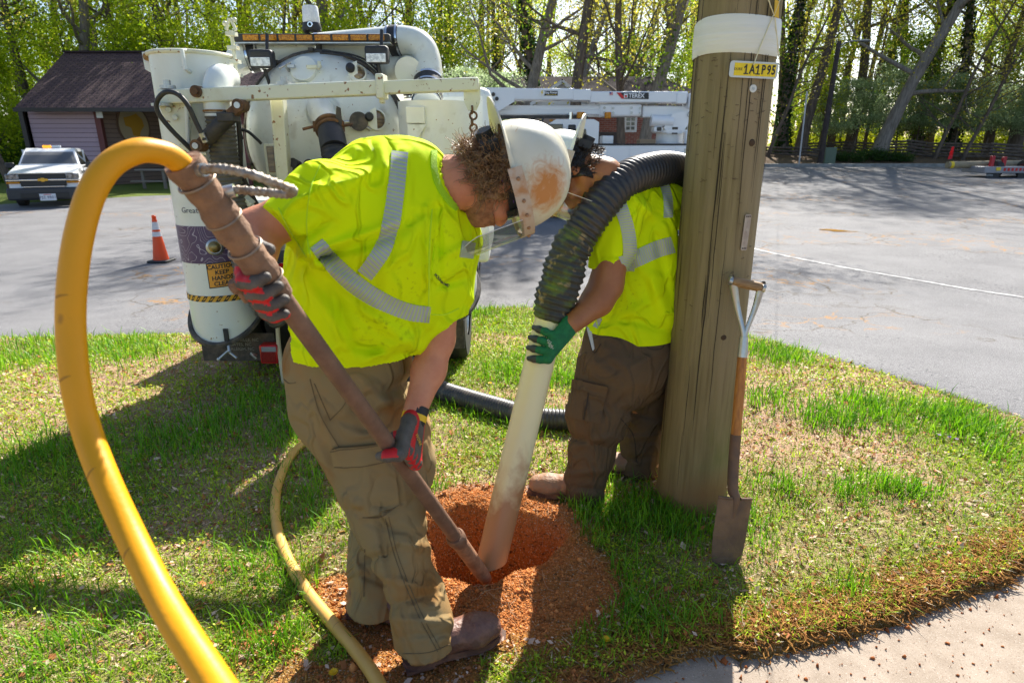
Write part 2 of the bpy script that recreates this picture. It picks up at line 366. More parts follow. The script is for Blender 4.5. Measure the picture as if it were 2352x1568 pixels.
def soilmask(x, y):
    a = np.arctan2(y - HC[1], x - HC[0]); d = np.hypot(x - HC[0] - .05, (y - HC[1]) * 1.0)
    lim = .27 + .34 * n2(x, y, 3.6) + .16 * np.maximum(0, -np.sin(a)) + .05 * np.exp(-((a + .6) / .5) ** 2)
    return np.maximum(ss(lim + .1, lim - .12, d), .75 * ss(1.15, .45, np.hypot(x - HC[0] + .1, y - HC[1] + .2)) * ss(.50, .64, n2(x + 2, y + 5, 4.5)))
def axis(segs):
    o = [np.arange(a, b, s) for a, b, s in segs]; return np.concatenate(o + [[segs[-1][1]]])
gx = axis([(-240, -60, 30), (-60, -15, 3), (-15, -4, .5), (-4, -1.4, .1), (-1.4, -.75, .04), (-.75, .75, .0125), (.75, 2, .04), (2, 4.5, .1), (4.5, 15, .5), (15, 60, 3), (60, 240, 30)])
gy = axis([(-8, .6, .8), (.6, 1.5, .05), (1.5, 2.75, .0125), (2.75, 5, .05), (5, 9, .1), (9, 50, .5), (50, 90, 4), (90, 300, 35)])
def grid_mesh(name, X, Y, Z, cols=None):
    a, b = X.shape; I = np.arange(a * b).reshape(a, b); F = np.stack([I[:-1, :-1], I[1:, :-1], I[1:, 1:], I[:-1, 1:]], -1).reshape(-1, 4)
    return fast_mesh(name, np.stack([X, Y, Z], -1).reshape(-1, 3), [F], cols=cols, smooth=True)
X, Y = np.meshgrid(gx, gy, indexing='ij'); Z = terrain(X, Y)
sm = soilmask(X, Y); wv = n2(X, Y, 1.1); hr = hole_rad(X, Y)
c_dry = np.array([.42, .27, .17]); c_soil = np.array([.46, .165, .045]); c_dark = np.array([.12, .075, .04]); c_grn = np.array([.16, .18, .03]); c_in = np.array([.36, .115, .03])
k1 = ss(.40, .66, wv)[..., None]; cg = c_dry * (1 - k1) + c_grn * k1
edge = np.exp(-((Y - walk_edge(X) - .08) / .16) ** 2)[..., None] * .85; cg = cg * (1 - edge) + np.array([.2, .085, .03]) * edge
ledge = (np.exp(-((Y - lot_near(X)) / .12) ** 2) * (Y < 9))[..., None] * .8; cg = cg * (1 - ledge) + np.array([.4, .19, .08]) * ledge
cg = cg * (1 - sm[..., None]) + c_soil * sm[..., None]; hh = ss(1.0, .75, hr)[..., None]; cg = cg * (1 - hh) + c_in * hh
far = ss(38, 42, Y)[..., None] * ss(-2, 6, X)[..., None]; mulch = np.array([.13, .09, .06]); cg = cg * (1 - far) + mulch * far
lg = (ss(18, 20, Y) * (1 - ss(-9, -5, X)))[..., None]; cg = cg * (1 - lg) + np.array([.10, .17, .02]) * lg
gm = mat('ground_soil', (.3, .2, .1), .95, (.10, .06, .03), 60, .5, .72, attr=True, bump=.9, bscale=110, spec=.1, specks=[(140, .58, .66, (.50, .38, .26)), (33, .62, .7, (.10, .05, .025))])
ground = tag(link('ground', grid_mesh('ground', X, Y, Z, cg.reshape(-1, 3)), gm), kind='structure')
# asphalt lot -------------------------------------------------------------------------------------
def asphalt():
    m = mat('asphalt', (.195, .192, .198), .85, (.135, .133, .14), 1.1, .35, .7, bump=.55, bscale=120, spec=.3)
    nt = m.node_tree; N = nt.nodes; L = nt.links; b = N['Principled BSDF']; base = b.inputs['Base Color'].links[0].from_socket; tc = [n for n in N if n.type == 'TEX_COORD'][0].outputs['Object']
    def mixin(fac, col):
        nonlocal base
        mx = N.new('ShaderNodeMix'); mx.data_type = 'RGBA'; L.new(fac, mx.inputs['Factor']); L.new(base, mx.inputs[6]); mx.inputs[7].default_value = (*col, 1); base = mx.outputs[2]
    def rng(s, a, c):
        r = N.new('ShaderNodeMapRange'); r.inputs[1].default_value = a; r.inputs[2].default_value = c; L.new(s, r.inputs[0]); return r.outputs[0]
    def mul(a, c):
        q = N.new('ShaderNodeMath'); q.operation = 'MULTIPLY'; L.new(a, q.inputs[0]); L.new(c, q.inputs[1]); return q.outputs[0]
    def noise(sc, d=4):
        n = N.new('ShaderNodeTexNoise'); n.inputs['Scale'].default_value = sc; n.inputs['Detail'].default_value = d; L.new(tc, n.inputs[0]); return n
    n1 = noise(160, 3); mixin(rng(n1.outputs[0], .56, .68), (.32, .32, .33)); mixin(rng(n1.outputs[0], .44, .34), (.06, .06, .065))
    # aggregate stones worn out of the surface in patches
    n4 = noise(30, 2); p4 = noise(.5, 3); mixin(mul(rng(n4.outputs[0], .60, .66), rng(p4.outputs[0], .45, .6)), (.05, .05, .055))
    # cracks with dead grass and red dirt in them
    wob = noise(2.2, 4); va = N.new('ShaderNodeVectorMath'); va.operation = 'MULTIPLY_ADD'; L.new(wob.outputs['Color'], va.inputs[0]); va.inputs[1].default_value = (.9, .9, .9); L.new(tc, va.inputs[2])
    for sc, wd, col, msk in ((.42, .012, (.10, .085, .07), .5), (1.5, .03, (.30, .17, .07), .56)):
        vo = N.new('ShaderNodeTexVoronoi'); vo.feature = 'DISTANCE_TO_EDGE'; vo.inputs['Scale'].default_value = sc; L.new(va.outputs[0], vo.inputs['Vector'])
        pm = noise(.35, 3); mixin(mul(rng(vo.outputs['Distance'], wd, wd * .3), rng(pm.outputs[0], msk - .03, msk + .05)), col)
    L.new(base, b.inputs['Base Color']); return m
lx = axis([(-70, -14, 4), (-14, -6, .5), (-6, 4.5, .06), (4.5, 70, 3)]); st = np.linspace(0, 1, 60) ** 1.8
LX = np.repeat(lx[:, None], len(st), 1); LN = lot_near(lx)[:, None]; LF = lot_far(lx)[:, None]; LY = LN + (LF - LN) * st
LZ = base_z(LX, LY) + .006 - .03 * np.exp(-(LY - LN) / .05) * (LY < 12)
lot = tag(link('parking_lot', grid_mesh('parking_lot', LX, LY, LZ), asphalt()), kind='structure')
# concrete walk -----------------------------------------------------------------------------------
cm = mat('concrete', (.36, .295, .235), .9, (.27, .215, .165), 9, .35, .7, bump=.25, bscale=420, specks=[(220, .6, .68, (.2, .15, .11)), (260, .62, .7, (.5, .44, .38))], spec=.25)
wx = axis([(-3, -.3, .3), (-.3, 2.6, .03), (2.6, 4, .3)]); sw = np.linspace(0, 1, 30); WXg = np.repeat(wx[:, None], 30, 1); e = walk_edge(wx)[:, None]; WYg = e + .02 + (-3 - e) * sw ** 1.5
WZg = base_z(WXg, WYg) - .008 + .004 * n2(WXg, WYg, 3.); jt = np.abs((WXg - .735) - (WYg - 1.55) * .25); WZg -= .012 * np.exp(-(jt / .02) ** 2)
tag(link('pavement', grid_mesh('pavement', WXg, WYg, WZg), cm), kind='structure')
# kerb at the far side of the lot -----------------------------------------------------------------
kx = axis([(1, 70, 1.)]); K = MB(); ky = lot_far(kx)
for i in range(len(kx) - 1):
    z = base_z(kx[i:i + 1], ky[i:i + 1])[0]; z2 = base_z(kx[i + 1:i + 2], ky[i + 1:i + 2])[0]
    K.add([(kx[i], ky[i] - .05, z - .1), (kx[i + 1], ky[i + 1] - .05, z2 - .1), (kx[i + 1], ky[i + 1] - .02, z2 + .2), (kx[i], ky[i] - .02, z + .2), (kx[i], ky[i] + .3, z + .21), (kx[i + 1], ky[i + 1] + .3, z2 + .21)], [(0, 1, 2, 3), (3, 2, 5, 4)])
tag(K.build('kerb', mat('kerb', (.34, .33, .31), .9, (.2, .2, .19), 3)), kind='structure')
# worn white line, puddle -------------------------------------------------------------------------
def sheet(name, pts, width, dz, m, n=40):
    P = resample(spline(pts, 10), .1); T = np.gradient(P, axis=0); T /= np.linalg.norm(T, axis=1, keepdims=True); Nn = np.stack([-T[:, 1], T[:, 0]], 1)
    A = P[:, :2] + Nn * width / 2; B = P[:, :2] - Nn * width / 2; vs = [(*q, base_z(q[:1], q[1:2])[0] + dz) for q in A] + [(*q, base_z(q[:1], q[1:2])[0] + dz) for q in B]; k = len(P)
    mb = MB(); mb.add(vs, [(i, k + i, k + i + 1, i + 1) for i in range(k - 1)]); return mb.build(name, m)
wm = mat('worn_paint', (.48, .48, .47), .8, (.20, .20, .21), 7, .4, .54)
tag(sheet('painted_line', [GT(u, v)[:2] for u, v in ((1690, 566), (1800, 592), (1950, 622), (2080, 645), (2210, 668), (2352, 690))], .1, .012, wm), kind='structure')
pc = GT(1945, 533); mb = MB(); n = 40; rr = [1 + .12 * math.sin(3 * a) + .1 * math.sin(5 * a + 1) for a in np.arange(n) * 2 * np.pi / n]
mb.add([(pc[0] + .55 * rr[i] * math.cos(2 * math.pi * i / n), pc[1] + .28 * rr[i] * math.sin(2 * math.pi * i / n), base_z(pc[:1], pc[1:2])[0] + .014) for i in range(n)], [tuple(range(n))])
tag(mb.build('puddle', mat('muddy_water', (.50, .24, .045), .12, (.4, .2, .04), 4, spec=.5)), kind='structure')
# ------------------------------------------------------------------ woodland
RT = random.Random(11)
bark = mat('bark', (.19, .15, .12), .95, (.09, .07, .058), 3, .35, .65, bump=.9, bscale=9, stretch=(3, 3, .5), spec=.15)
bark2 = mat('pale_bark', (.30, .26, .225), .95, (.15, .13, .11), 3, .35, .65, bump=.9, bscale=9, stretch=(3, 3, .5), spec=.15)
leaf_y = mat('leaf_spring', (.2, .3, .02), .5, attr=True, trans=.6, spec=.35)
def leafcloud(cent, rad, n, size, ca, cb, rng, droop=0., flat=1.):
    cent = np.array(cent); k = rng.integers(0, len(cent), n); P = cent[k] + rng.normal(0, 1, (n, 3)) * np.array(rad)[k][:, None] * np.array([1, 1, flat]); a = rng.normal(0, 1, (n, 3)); a /= np.linalg.norm(a, axis=1, keepdims=True); b = np.cross(a, rng.normal(0, 1, (n, 3))); b /= np.linalg.norm(b, axis=1, keepdims=True)
    s = (size * rng.uniform(.55, 1.4, n))[:, None]; V = np.stack([P - a * s * .6, P + b * s * .38 + a * s * .05, P + a * s * .6, P - b * s * .38 + a * s * .05], 1).reshape(-1, 3)
    t = rng.random((n, 1)) * .6 + .4 * rng.random(len(cent))[k][:, None]; c = (np.array(ca) * (1 - t) + np.array(cb) * t) * rng.uniform(.75, 1.2, (n, 1)); return V, np.arange(n)[:, None] * 4 + np.array([[0, 1, 2, 3]]), np.repeat(c, 4, 0)
def tree_proto(seed, H, r0, first, nb, lsz, nl, ca, cb, lean=.03, spread=1., flat=1., rise=.55, ivy=0, crad=.55, bk=None, fork=False, low=0.):
    rr = random.Random(seed); rng = np.random.default_rng(seed); mb = MB(); tips = []; rad = []
    path = [V3(0, 0, -.3)]; d = nrm((rr.uniform(-lean, lean), rr.uniform(-lean, lean), 1)); ns = 12
    for i in range(ns): d = nrm(d + V3(rr.gauss(0, .055), rr.gauss(0, .055), 0)); path.append(path[-1] + d * H / ns)
    path = np.array(path); tr = [r0 * (1.35 if i == 0 else 1.08 if i == 1 else 1) * (1 - .8 * (i / ns) ** 1.1) for i in range(ns + 1)]; mb.tube(path, tr, 9)
    def limb(p, d, L, r, lev):
        P = [p]; n = 6
        for i in range(n): d = nrm(d + V3(rr.gauss(0, .16), rr.gauss(0, .16), rr.gauss(.05, .12))); P.append(P[-1] + d * L / n)
        mb.tube(P, [r * (1 - .8 * i / n) for i in range(n + 1)], 5 if lev else 6, cap=False)
        if lev < 2:
            for k in range(4 if lev == 0 else 3):
                j = rr.randint(2, n); q = P[j]; dd = nrm(d * .6 + V3(rr.gauss(0, .7), rr.gauss(0, .7), rr.gauss(.15, .4))); limb(q, dd, L * rr.uniform(.35, .6), r * (1 - .75 * j / n) * .6, lev + 1)
        for j in range(3 if lev else 4, n + 1):
            if lev > 0 or j == n: tips.append(P[j]); rad.append(crad * rr.uniform(.5, 1.2))
    for k in range(nb):
        f = first + (1 - first) * (k + rr.random()) / nb; q = f * ns; i = min(int(q), ns - 1); p = path[i] * (1 - q + i) + path[i + 1] * (q - i); a = rr.uniform(0, 6.28); L = H * .26 * spread * (1.15 - .75 * f) * rr.uniform(.7, 1.2)
        limb(p, nrm((math.cos(a), math.sin(a), rise * rr.uniform(.4, 1.5))), L, max(tr[i] * .42, .02), 0)
    V, Q, C = leafcloud(tips, rad, nl, lsz, ca, cb, rng, flat=flat)
    if ivy:
        n = ivy; f = rng.random(n) ** 1.3 * .55; q = f * ns; i = np.minimum(q.astype(int), ns - 1); p = path[i] * (1 - q + i)[:, None] + path[i + 1] * (q - i)[:, None]; a = rng.uniform(0, 6.28, n); r_ = np.array(tr)[i] * 1.05 + rng.uniform(0, .12, n)
        P = p + np.stack([np.cos(a) * r_, np.sin(a) * r_, rng.normal(0, .1, n)], 1); V2, Q2, C2 = leafcloud(P, np.zeros(n) + .03, n, .16, (.02, .05, .012), (.04, .10, .02), rng); Q = np.concatenate([Q, Q2 + len(V)]); V = np.concatenate([V, V2]); C = np.concatenate([C, C2])
    tm = MB.build(mb, 'trunk', None) if False else None
    me = bpy.data.meshes.new('trunk'); me.from_pydata(mb.v, [], mb.f); finish(me, True, 60); me.materials.append(bk or bark)
    lm = fast_mesh('crown', V, [Q], C); lm.materials.append(leaf_y); return me, lm
YG = ((.26, .42, .012), (.62, .70, .03)); MG = ((.05, .14, .012), (.34, .48, .03)); OG = ((.36, .32, .04), (.62, .56, .08)); DW = ((.20, .30, .12), (.46, .56, .32))
PROTO = {
 'tall_a': tree_proto(1, 21, .30, .22, 15, .135, 9000, *YG, crad=.75), 'tall_b': tree_proto(2, 23, .36, .28, 14, .135, 8000, *MG, crad=.8), 'tall_c': tree_proto(3, 20, .24, .18, 14, .125, 7500, *OG, crad=.7, spread=1.2),
 'ivy': tree_proto(4, 22, .30, .35, 11, .135, 6000, *YG, ivy=2600, crad=.7), 'big': tree_proto(5, 24, .50, .2, 16, .13, 8500, *OG, spread=1.35, crad=.8, lean=.06, bk=bark2),
 'young_a': tree_proto(6, 8.5, .085, .12, 16, .115, 6500, *YG, spread=1.1, crad=.4), 'young_b': tree_proto(7, 7.0, .07, .1, 15, .11, 6000, *MG, spread=1.2, crad=.42),
 'bare': tree_proto(8, 12, .11, .15, 22, .10, 2200, *OG, spread=1.15, crad=.45), 'dogwood': tree_proto(9, 5.6, .085, .28, 14, .11, 9000, *DW, spread=1.7, flat=.22, rise=.12, crad=.6)}
def bush_mesh(seed, rx, h, n, size, ca, cb):
    rng = np.random.default_rng(seed); k = 26; a = rng.uniform(0, 6.28, k); q = np.sqrt(rng.random(k)); c = np.stack([np.cos(a) * q * rx, np.sin(a) * q * rx, rng.uniform(.12, .85, k) * h * (1 - .4 * q)], 1)
    V, Q, C = leafcloud(c, np.full(k, .2 * h + .08), n, size, ca, cb, rng); V[:, 2] = np.maximum(V[:, 2], 0); lm = fast_mesh('foliage', V, [Q], C); lm.materials.append(leaf_y)
    s = MB(); rr = random.Random(seed)
    for i in range(7): b = rr.uniform(0, 6.28); s.tube([(0, 0, -.1), (.3 * rx * math.cos(b), .3 * rx * math.sin(b), h * .4), (.7 * rx * math.cos(b), .7 * rx * math.sin(b), h * .75)], [.025, .018, .008], 5)
    me = bpy.data.meshes.new('stems'); me.from_pydata(s.v, [], s.f); finish(me); me.materials.append(bark); return me, lm
BUSH = {'yellow': bush_mesh(21, 1.5, 2.4, 2600, .15, (.30, .38, .01), (.56, .58, .03)), 'dark': bush_mesh(22, 1.3, 1.1, 2200, .12, (.025, .07, .012), (.07, .14, .025)), 'green': bush_mesh(23, 1.4, 2.6, 2600, .15, (.06, .14, .012), (.2, .32, .03))}
def plant(name, kind, x, y, s, label, cat, group, rot=None, table=PROTO, sink=0., pn=('trunk', 'crown')):
    t = thing(name, (x, y, tz(x, y) - sink), label, cat, group); t.rotation_euler = (RT.uniform(-.05, .05), RT.uniform(-.05, .05), RT.uniform(0, 6.28) if rot is None else rot); t.scale = (s, s, s * RT.uniform(.92, 1.08))
    for me, nm in zip(table[kind], pn): o = bpy.data.objects.new(nm, me); COL.objects.link(o); o.parent = t
    return t
def at(u, y): return (u - 1176) / FPX * y / 1.05
def wood(spec, label, group, cat='tree'):
    for kind, u, y, s in spec: plant('tree' if kind not in ('dogwood',) else 'dogwood_tree', kind, at(u, y), y, s, label, cat, group)
L1 = 'tall dark-trunked spring tree in the woods behind the purple shelter'; G1 = 'tall trees behind the purple shelter'
wood([('tall_b', -40, 36, 1.), ('tall_a', 95, 37, .95), ('big', 185, 36.5, .72), ('tall_c', 290, 38, 1.), ('tall_a', 415, 38, 1.), ('tall_c', 340, 44, 1.1), ('tall_b', 40, 45, 1.), ('tall_a', 150, 47, 1.), ('tall_b', 250, 46, 1.05), ('tall_a', 460, 46, 1.1), ('tall_b', -140, 42, 1), ('tall_a', -260, 44, 1.1)], L1, G1)
L2 = 'tall tree standing in the woods beyond the white tank truck'; G2 = 'tall trees beyond the tank truck'
wood([('tall_b', 520, 42, .95), ('big', 762, 43, .95), ('tall_a', 600, 46, 1.), ('tall_c', 690, 48, 1.1), ('tall_a', 880, 46, 1.), ('tall_b', 960, 49, 1.), ('tall_c', 840, 52, 1.1), ('tall_a', 720, 55, 1.1), ('tall_b', 560, 55, 1.1)], L2, G2)
L3 = 'tall sparse tree in front of or behind the dark roofed brick house'; G3 = 'tall trees round the brick house'
wood([('ivy', 1035, 52, 1.), ('tall_a', 1010, 49, 1.), ('big', 1175, 27.5, .62), ('ivy', 1140, 53, .95), ('tall_c', 1190, 56, 1.), ('big', 1285, 47, .75), ('big', 1415, 54, .8), ('ivy', 1500, 52, 1.), ('tall_a', 1560, 56, 1.), ('tall_b', 1340, 58, 1.), ('ivy', 1240, 58, 1.), ('tall_b', 1090, 58, 1.1), ('tall_a', 1450, 62, 1.1), ('big', 1471, 26.5, .56), ('tall_c', 1436, 26.8, .8), ('tall_b', 1321, 26.2, .72), ('ivy', 1236, 29, .8)], L3, G3)
L4 = 'tall trunk in the woods behind the split rail fence'; G4 = 'tall trees behind the split rail fence'
wood([(k_, u_, y_, s_ * 1.22) for k_, u_, y_, s_ in (('ivy', 1800, 49, 1.), ('tall_b', 1838, 50, .9), ('tall_c', 1780, 56, 1.), ('tall_c', 1905, 56, 1.), ('tall_b', 1950, 54, .95), ('ivy', 2000, 60, 1.), ('tall_a', 2130, 60, 1.1), ('ivy', 2185, 50, .95), ('ivy', 2105, 55, .9), ('tall_c', 2270, 52, 1.), ('tall_b', 2330, 50, 1.), ('ivy', 2350, 58, 1.), ('tall_a', 2420, 56, 1.1), ('tall_b', 2480, 50, 1.1), ('tall_c', 2560, 46, 1.), ('tall_b', 1880, 66, 1.1), ('tall_a', 2060, 68, 1.2), ('tall_a', 2240, 66, 1.2), ('tall_b', 1690, 60, 1.1), ('tall_c', 2440, 43, 1.), ('big', 2390, 45, 1.))], L4, G4)
t = plant('tree', 'big', at(2018, 45.5), 45.5, .92, 'big pale-barked tree leaning right before the split rail fence', 'tree', None); t.rotation_euler = (0, R(9), .4)
for u, y, l in ((1765, 46, 'straight slim trunk close behind the utility pole'), (2150, 45, 'thin leaning tree beside the red flag'), (2215, 44.5, 'thin leaning tree just right of the red flag')):
    t = plant('tree', 'bare', at(u, y), y, 1.2, l, 'tree', None); t.rotation_euler = (0, R(10), RT.uniform(0, 6))
t = plant('tree', 'tall_c', at(8, 27), 27, .62, 'crooked grey tree leaning beside the left end of the shelter', 'tree', None); t.rotation_euler = (0, R(-7), 1)
for spec, lb, gp in (([('young_a', u, y, RT.uniform(.8, 1.25)) for u, y in ((-20, 33), (60, 39), (130, 41), (220, 40), (300, 42), (370, 36), (440, 40), (500, 37), (30, 34), (310, 35), (355, 39), (-80, 31))], 'bright green young tree in the understorey behind the purple shelter', 'young trees behind the purple shelter'),
                     ([(('young_a', 'young_b', 'bare')[i % 3], u, y, RT.uniform(.9, 1.35)) for i, (u, y) in enumerate(((540, 40), (590, 43), (640, 38), (690, 42), (740, 39), (800, 44), (850, 40), (905, 42), (950, 45), (990, 44), (460, 36)))], 'leafy young tree in the understorey beyond the tank truck', 'young trees beyond the tank truck'),
                     ([(('young_a', 'bare', 'young_b')[i % 3], u, y, RT.uniform(.9, 1.3)) for i, (u, y) in enumerate(((1050, 54), (1110, 57), (1250, 53), (1330, 56), (1380, 52), (1470, 55), (1530, 54), (1590, 52), (1200, 60), (1430, 60)))], 'yellow-green young tree behind the roof of the brick house', 'young trees behind the brick house'),
                     ([(('bare', 'young_b', 'young_a', 'bare')[i % 4], u, y, RT.uniform(.9, 1.4)) for i, (u, y) in enumerate(((1790, 54), (1850, 57), (1880, 52), (1930, 58), (1985, 54), (2060, 56), (2090, 60), (2160, 56), (2220, 58), (2260, 54), (2300, 60), (2340, 54), (2400, 50), (2120, 52)))], 'slender young tree in the woods past the rail fence', 'young trees past the rail fence')): wood(spec, lb, gp)
wood([('dogwood', u, y, s) for u, y, s in ((1960, 49, .95), (2030, 51, 1.05), (2100, 50, .9), (2190, 48, .95), (2260, 49, .95), (1905, 52, .8), (2320, 49, .9))], 'pale layered dogwood in blossom under the trees by the rail fence', 'pale dogwoods by the rail fence', 'dogwood')
wood([('dogwood', u, y, s) for u, y, s in ((1130, 30, .85), (1090, 36, 1.0))], 'pale dogwood in front of the brick house left of the boom', 'pale dogwoods before the brick house', 'dogwood')
def bushes(kind, pts, label, group):
    for u, y, s in pts: plant('bush', kind, at(u, y), y, s, label, 'bush', group, table=BUSH, pn=('stems', 'foliage'))
bushes('yellow', [(u, y, RT.uniform(.8, 1.2)) for u, y in ((1830, 58), (1870, 60), (1925, 59), (1965, 58), (2240, 57), (2290, 56), (2340, 58), (1890, 64), (2070, 62), (2130, 64), (2180, 62), (2400, 56))], 'sunlit yellow-green bush behind the split rail fence', 'yellow bushes behind the rail fence')
bushes('green', [(u, y, RT.uniform(.9, 1.3)) for u, y in ((-30, 33), (20, 36), (80, 40), (300, 40), (340, 41), (390, 39), (430, 42), (480, 40), (540, 44), (620, 46), (700, 45), (780, 47), (860, 46), (940, 48))], 'green shrub at the foot of the woods on the left', 'green shrubs at the woods edge')
bushes('dark', [(u, y, s) for u, y, s in ((1920, 44.3, .55), (1960, 44, .6), (2000, 44.3, .75), (2040, 44.2, .7), (2075, 44, .55))], 'low dark juniper clump at the foot of the leaning tree', 'low dark shrubs by the leaning tree')
bushes('dark', [(u, 24.2, s) for u, s in ((1520, .75), (1490, .6))], 'dark evergreen shrub against the brick house wall', 'dark shrubs at the brick house')
# the far wood closing the view, too dense to count
rng = np.random.default_rng(5); cs = []; n = 900
for i in range(n): xx = rng.uniform(-130, 140); cs.append((xx, rng.uniform(70, 84) - .0022 * xx * xx, rng.uniform(.5, 9.5) * (1 if xx < -12 else .62)))
V, Q, C = leafcloud(cs, np.full(n, 1.5), 46000, .32, (.10, .18, .02), (.40, .46, .05), rng); mb = MB()
lm = fast_mesh('distant_wood', V, [Q], C); tag(link('distant_wood', lm, leaf_y), kind='stuff')
for i in range(210): xx = rng.uniform(-130, 140); yy = rng.uniform(68, 84) - .0022 * xx * xx; mb.tube([(xx, yy, 0), (xx + rng.normal(0, .6), yy, 9), (xx + rng.normal(0, 1.2), yy, 18)], [.25, .2, .12], 6)
tag(mb.build('distant_trunks', bark), kind='stuff')
# ------------------------------------------------------------------ vacuum excavation truck
wht = mat('truck_white', (.78, .80, .74), .32, (.66, .66, .56), 2.2, .45, .75, bump=.02, bscale=30, coat=.3, specks=[(34, .70, .74, (.30, .17, .07)), (9, .66, .8, (.50, .48, .38))])
wht2 = mat('boom_cream', (.74, .74, .58), .4, (.60, .56, .36), 5, .5, .75, specks=[(30, .64, .69, (.28, .13, .04))])
tnk = mat('tank_white', (.74, .76, .70), .3, (.58, .57, .46), 3., .45, .8, coat=.25, specks=[(40, .69, .73, (.26, .16, .08)), (7, .6, .8, (.46, .44, .36))])
blk = mat('black_rubber', (.022, .022, .025), .55, (.05, .045, .04), 12, .5, .7)
drk = mat('dark_steel', (.035, .033, .03), .6, (.09, .07, .05), 9, .45, .7)
rst = mat('rusty_steel', (.20, .10, .045), .75, (.10, .06, .035), 18, .4, .6, metal=.3)
rst2 = mat('rust_spot', (.26, .11, .03), .85, (.4, .25, .1), 30, .4, .6)
chm = mat('polished_steel', (.72, .72, .72), .16, metal=1.)
galv = mat('galvanised', (.52, .53, .53), .35, (.40, .40, .39), 14, .4, .6, metal=.8)
amb = mat('amber_lens', (.85, .36, .01), .25, (.55, .19, .004), 110, .45, .55, trans=.25)
clr = mat('clear_lens', (.80, .82, .84), .12, (.5, .52, .55), 40, .45, .6, coat=.5)
redl = mat('red_lens', (.55, .01, .012), .25, coat=.4)
gasket = mat('door_gasket', (.05, .045, .04), .7, (.15, .12, .09), 14, .45, .65)
sightg = mat('sight_glass', (.25, .17, .09), .15, (.12, .08, .05), 9, .4, .6, coat=1., stretch=(1, 1, 6))
TX, TY = -1.30, 4.6
vt = thing('vacuum_truck', (TX, 6.0, tz(TX, 6.0)), 'white vacuum truck with round tank door and amber light bar at the grass edge', 'truck')
tc = np.array([-1.336, 0, 1.66])
t = MB(); t.lathe([(0, 4.40), (.15, 4.405), (.3, 4.43), (.42, 4.475), (.52, 4.54), (.565, 4.60), (.565, 4.62), (.55, 4.63), (.55, 7.6), (.4, 7.8), (0, 7.85)], tc, (0, 1, 0), 64); tank = t.build('tank', tnk, vt, ang=50)
t = MB(); t.torus(tc + V3(0, 4.615, 0), (0, 1, 0), .572, .016, 64, 8)
for k in range(14): a = .3 + k * 2 * math.pi / 14; p = tc + V3(.585 * math.cos(a), 4.60, .585 * math.sin(a)); t.box(p, (.03, .05, .02), None)
t.build('door_gasket', gasket, tank)
def dome(u, v):                                    # point and outward normal on the tank door
    y = 4.45
    for _ in range(6): p = W(u, v, y); r = math.hypot(p[0] - tc[0], p[2] - tc[2]); y = float(np.interp(r, [0, .15, .3, .42, .52, .565], [4.40, 4.405, 4.43, 4.475, 4.54, 4.60]))
    p = W(u, v, y); d = p - (tc + V3(0, 4.40 + .95, 0)); return p, nrm(d)
p, n = dome(700, 162); t = MB(); t.cyl(p - n * .02, p + n * .028, .092, .09, 32); cv = t.build('manway_cover', tnk, vt, .004)
t = MB(); x = nrm(np.cross(n, (0, 0, 1))) * -1; z = np.cross(n, x) * -1
t.beam(p - x * .10 + n * .05, p - x * .05 + n * .045, .02, .02); t.cyl(p - x * .145 + n * .06 + z * .02, p - x * .075 + n * .06 - z * .02, .008); t.sph(p - x * .145 + n * .06 + z * .02, .011, 8, 6); t.cyl(p - x * .11 + n * .0, p - x * .11 + n * .075, .012)
t.build('wing_handle', galv, cv); t = MB(); t.beam(p + x * .03 + n * .04, p + x * .13 + n * .04, .018, .02); t.cyl(p + x * .115 - z * .03 + n * .045, p + x * .115 + z * .02 + n * .045, .012); t.box(p + z * .115 + n * .01, (.08, .05, .03)); t.build('hinge', wht2, cv)
for u, v, r, l in ((820, 172, .062, None), (862, 276, .072, None)):
    p, n = dome(u, v); sgl = MB(); sgl.lathe([(r, -.02), (r, .03), (r * .86, .034), (r * .84, .01)], p, n, 28); o = sgl.build('sight_port', wht, vt); s2 = MB(); s2.lathe([(r * .85, .012), (r * .6, .03), (.001, .04)], p, n, 24); s2.build('port_glass', sightg, o)
    x = nrm(np.cross((0, 0, 1), n)) * -1; k = MB(); k.prism([(0, -r), (r * .5, -r * .8), (r * 1.0, 0), (r * .5, r * .8), (0, r)], p + n * .035, -x * -1, V3(0, 0, 1), n * .008); k.build('port_bail', wht, o, .002)
    kn = p + x * r * .75 + n * .06 + V3(0, 0, .01); k = MB(); k.lathe([(.0, .03), (.022, .026), (.03, .012), (.03, -.012), (.012, -.03), (.0, -.03)], kn, n, 12); k.build('knob', blk, o)
p, n = dome(823, 282); t = MB(); t.cyl(p + n * .05, p + n * .062, .062, n=28); bp = t.build('blank_plate', gasket, vt); t = MB(); t.cyl(p + n * .045, dome(765, 285)[0] + n * .06, .011); t.cyl(p + n * .045, dome(850, 300)[0] + n * .03, .012); t.build('swing_arm', galv, bp)
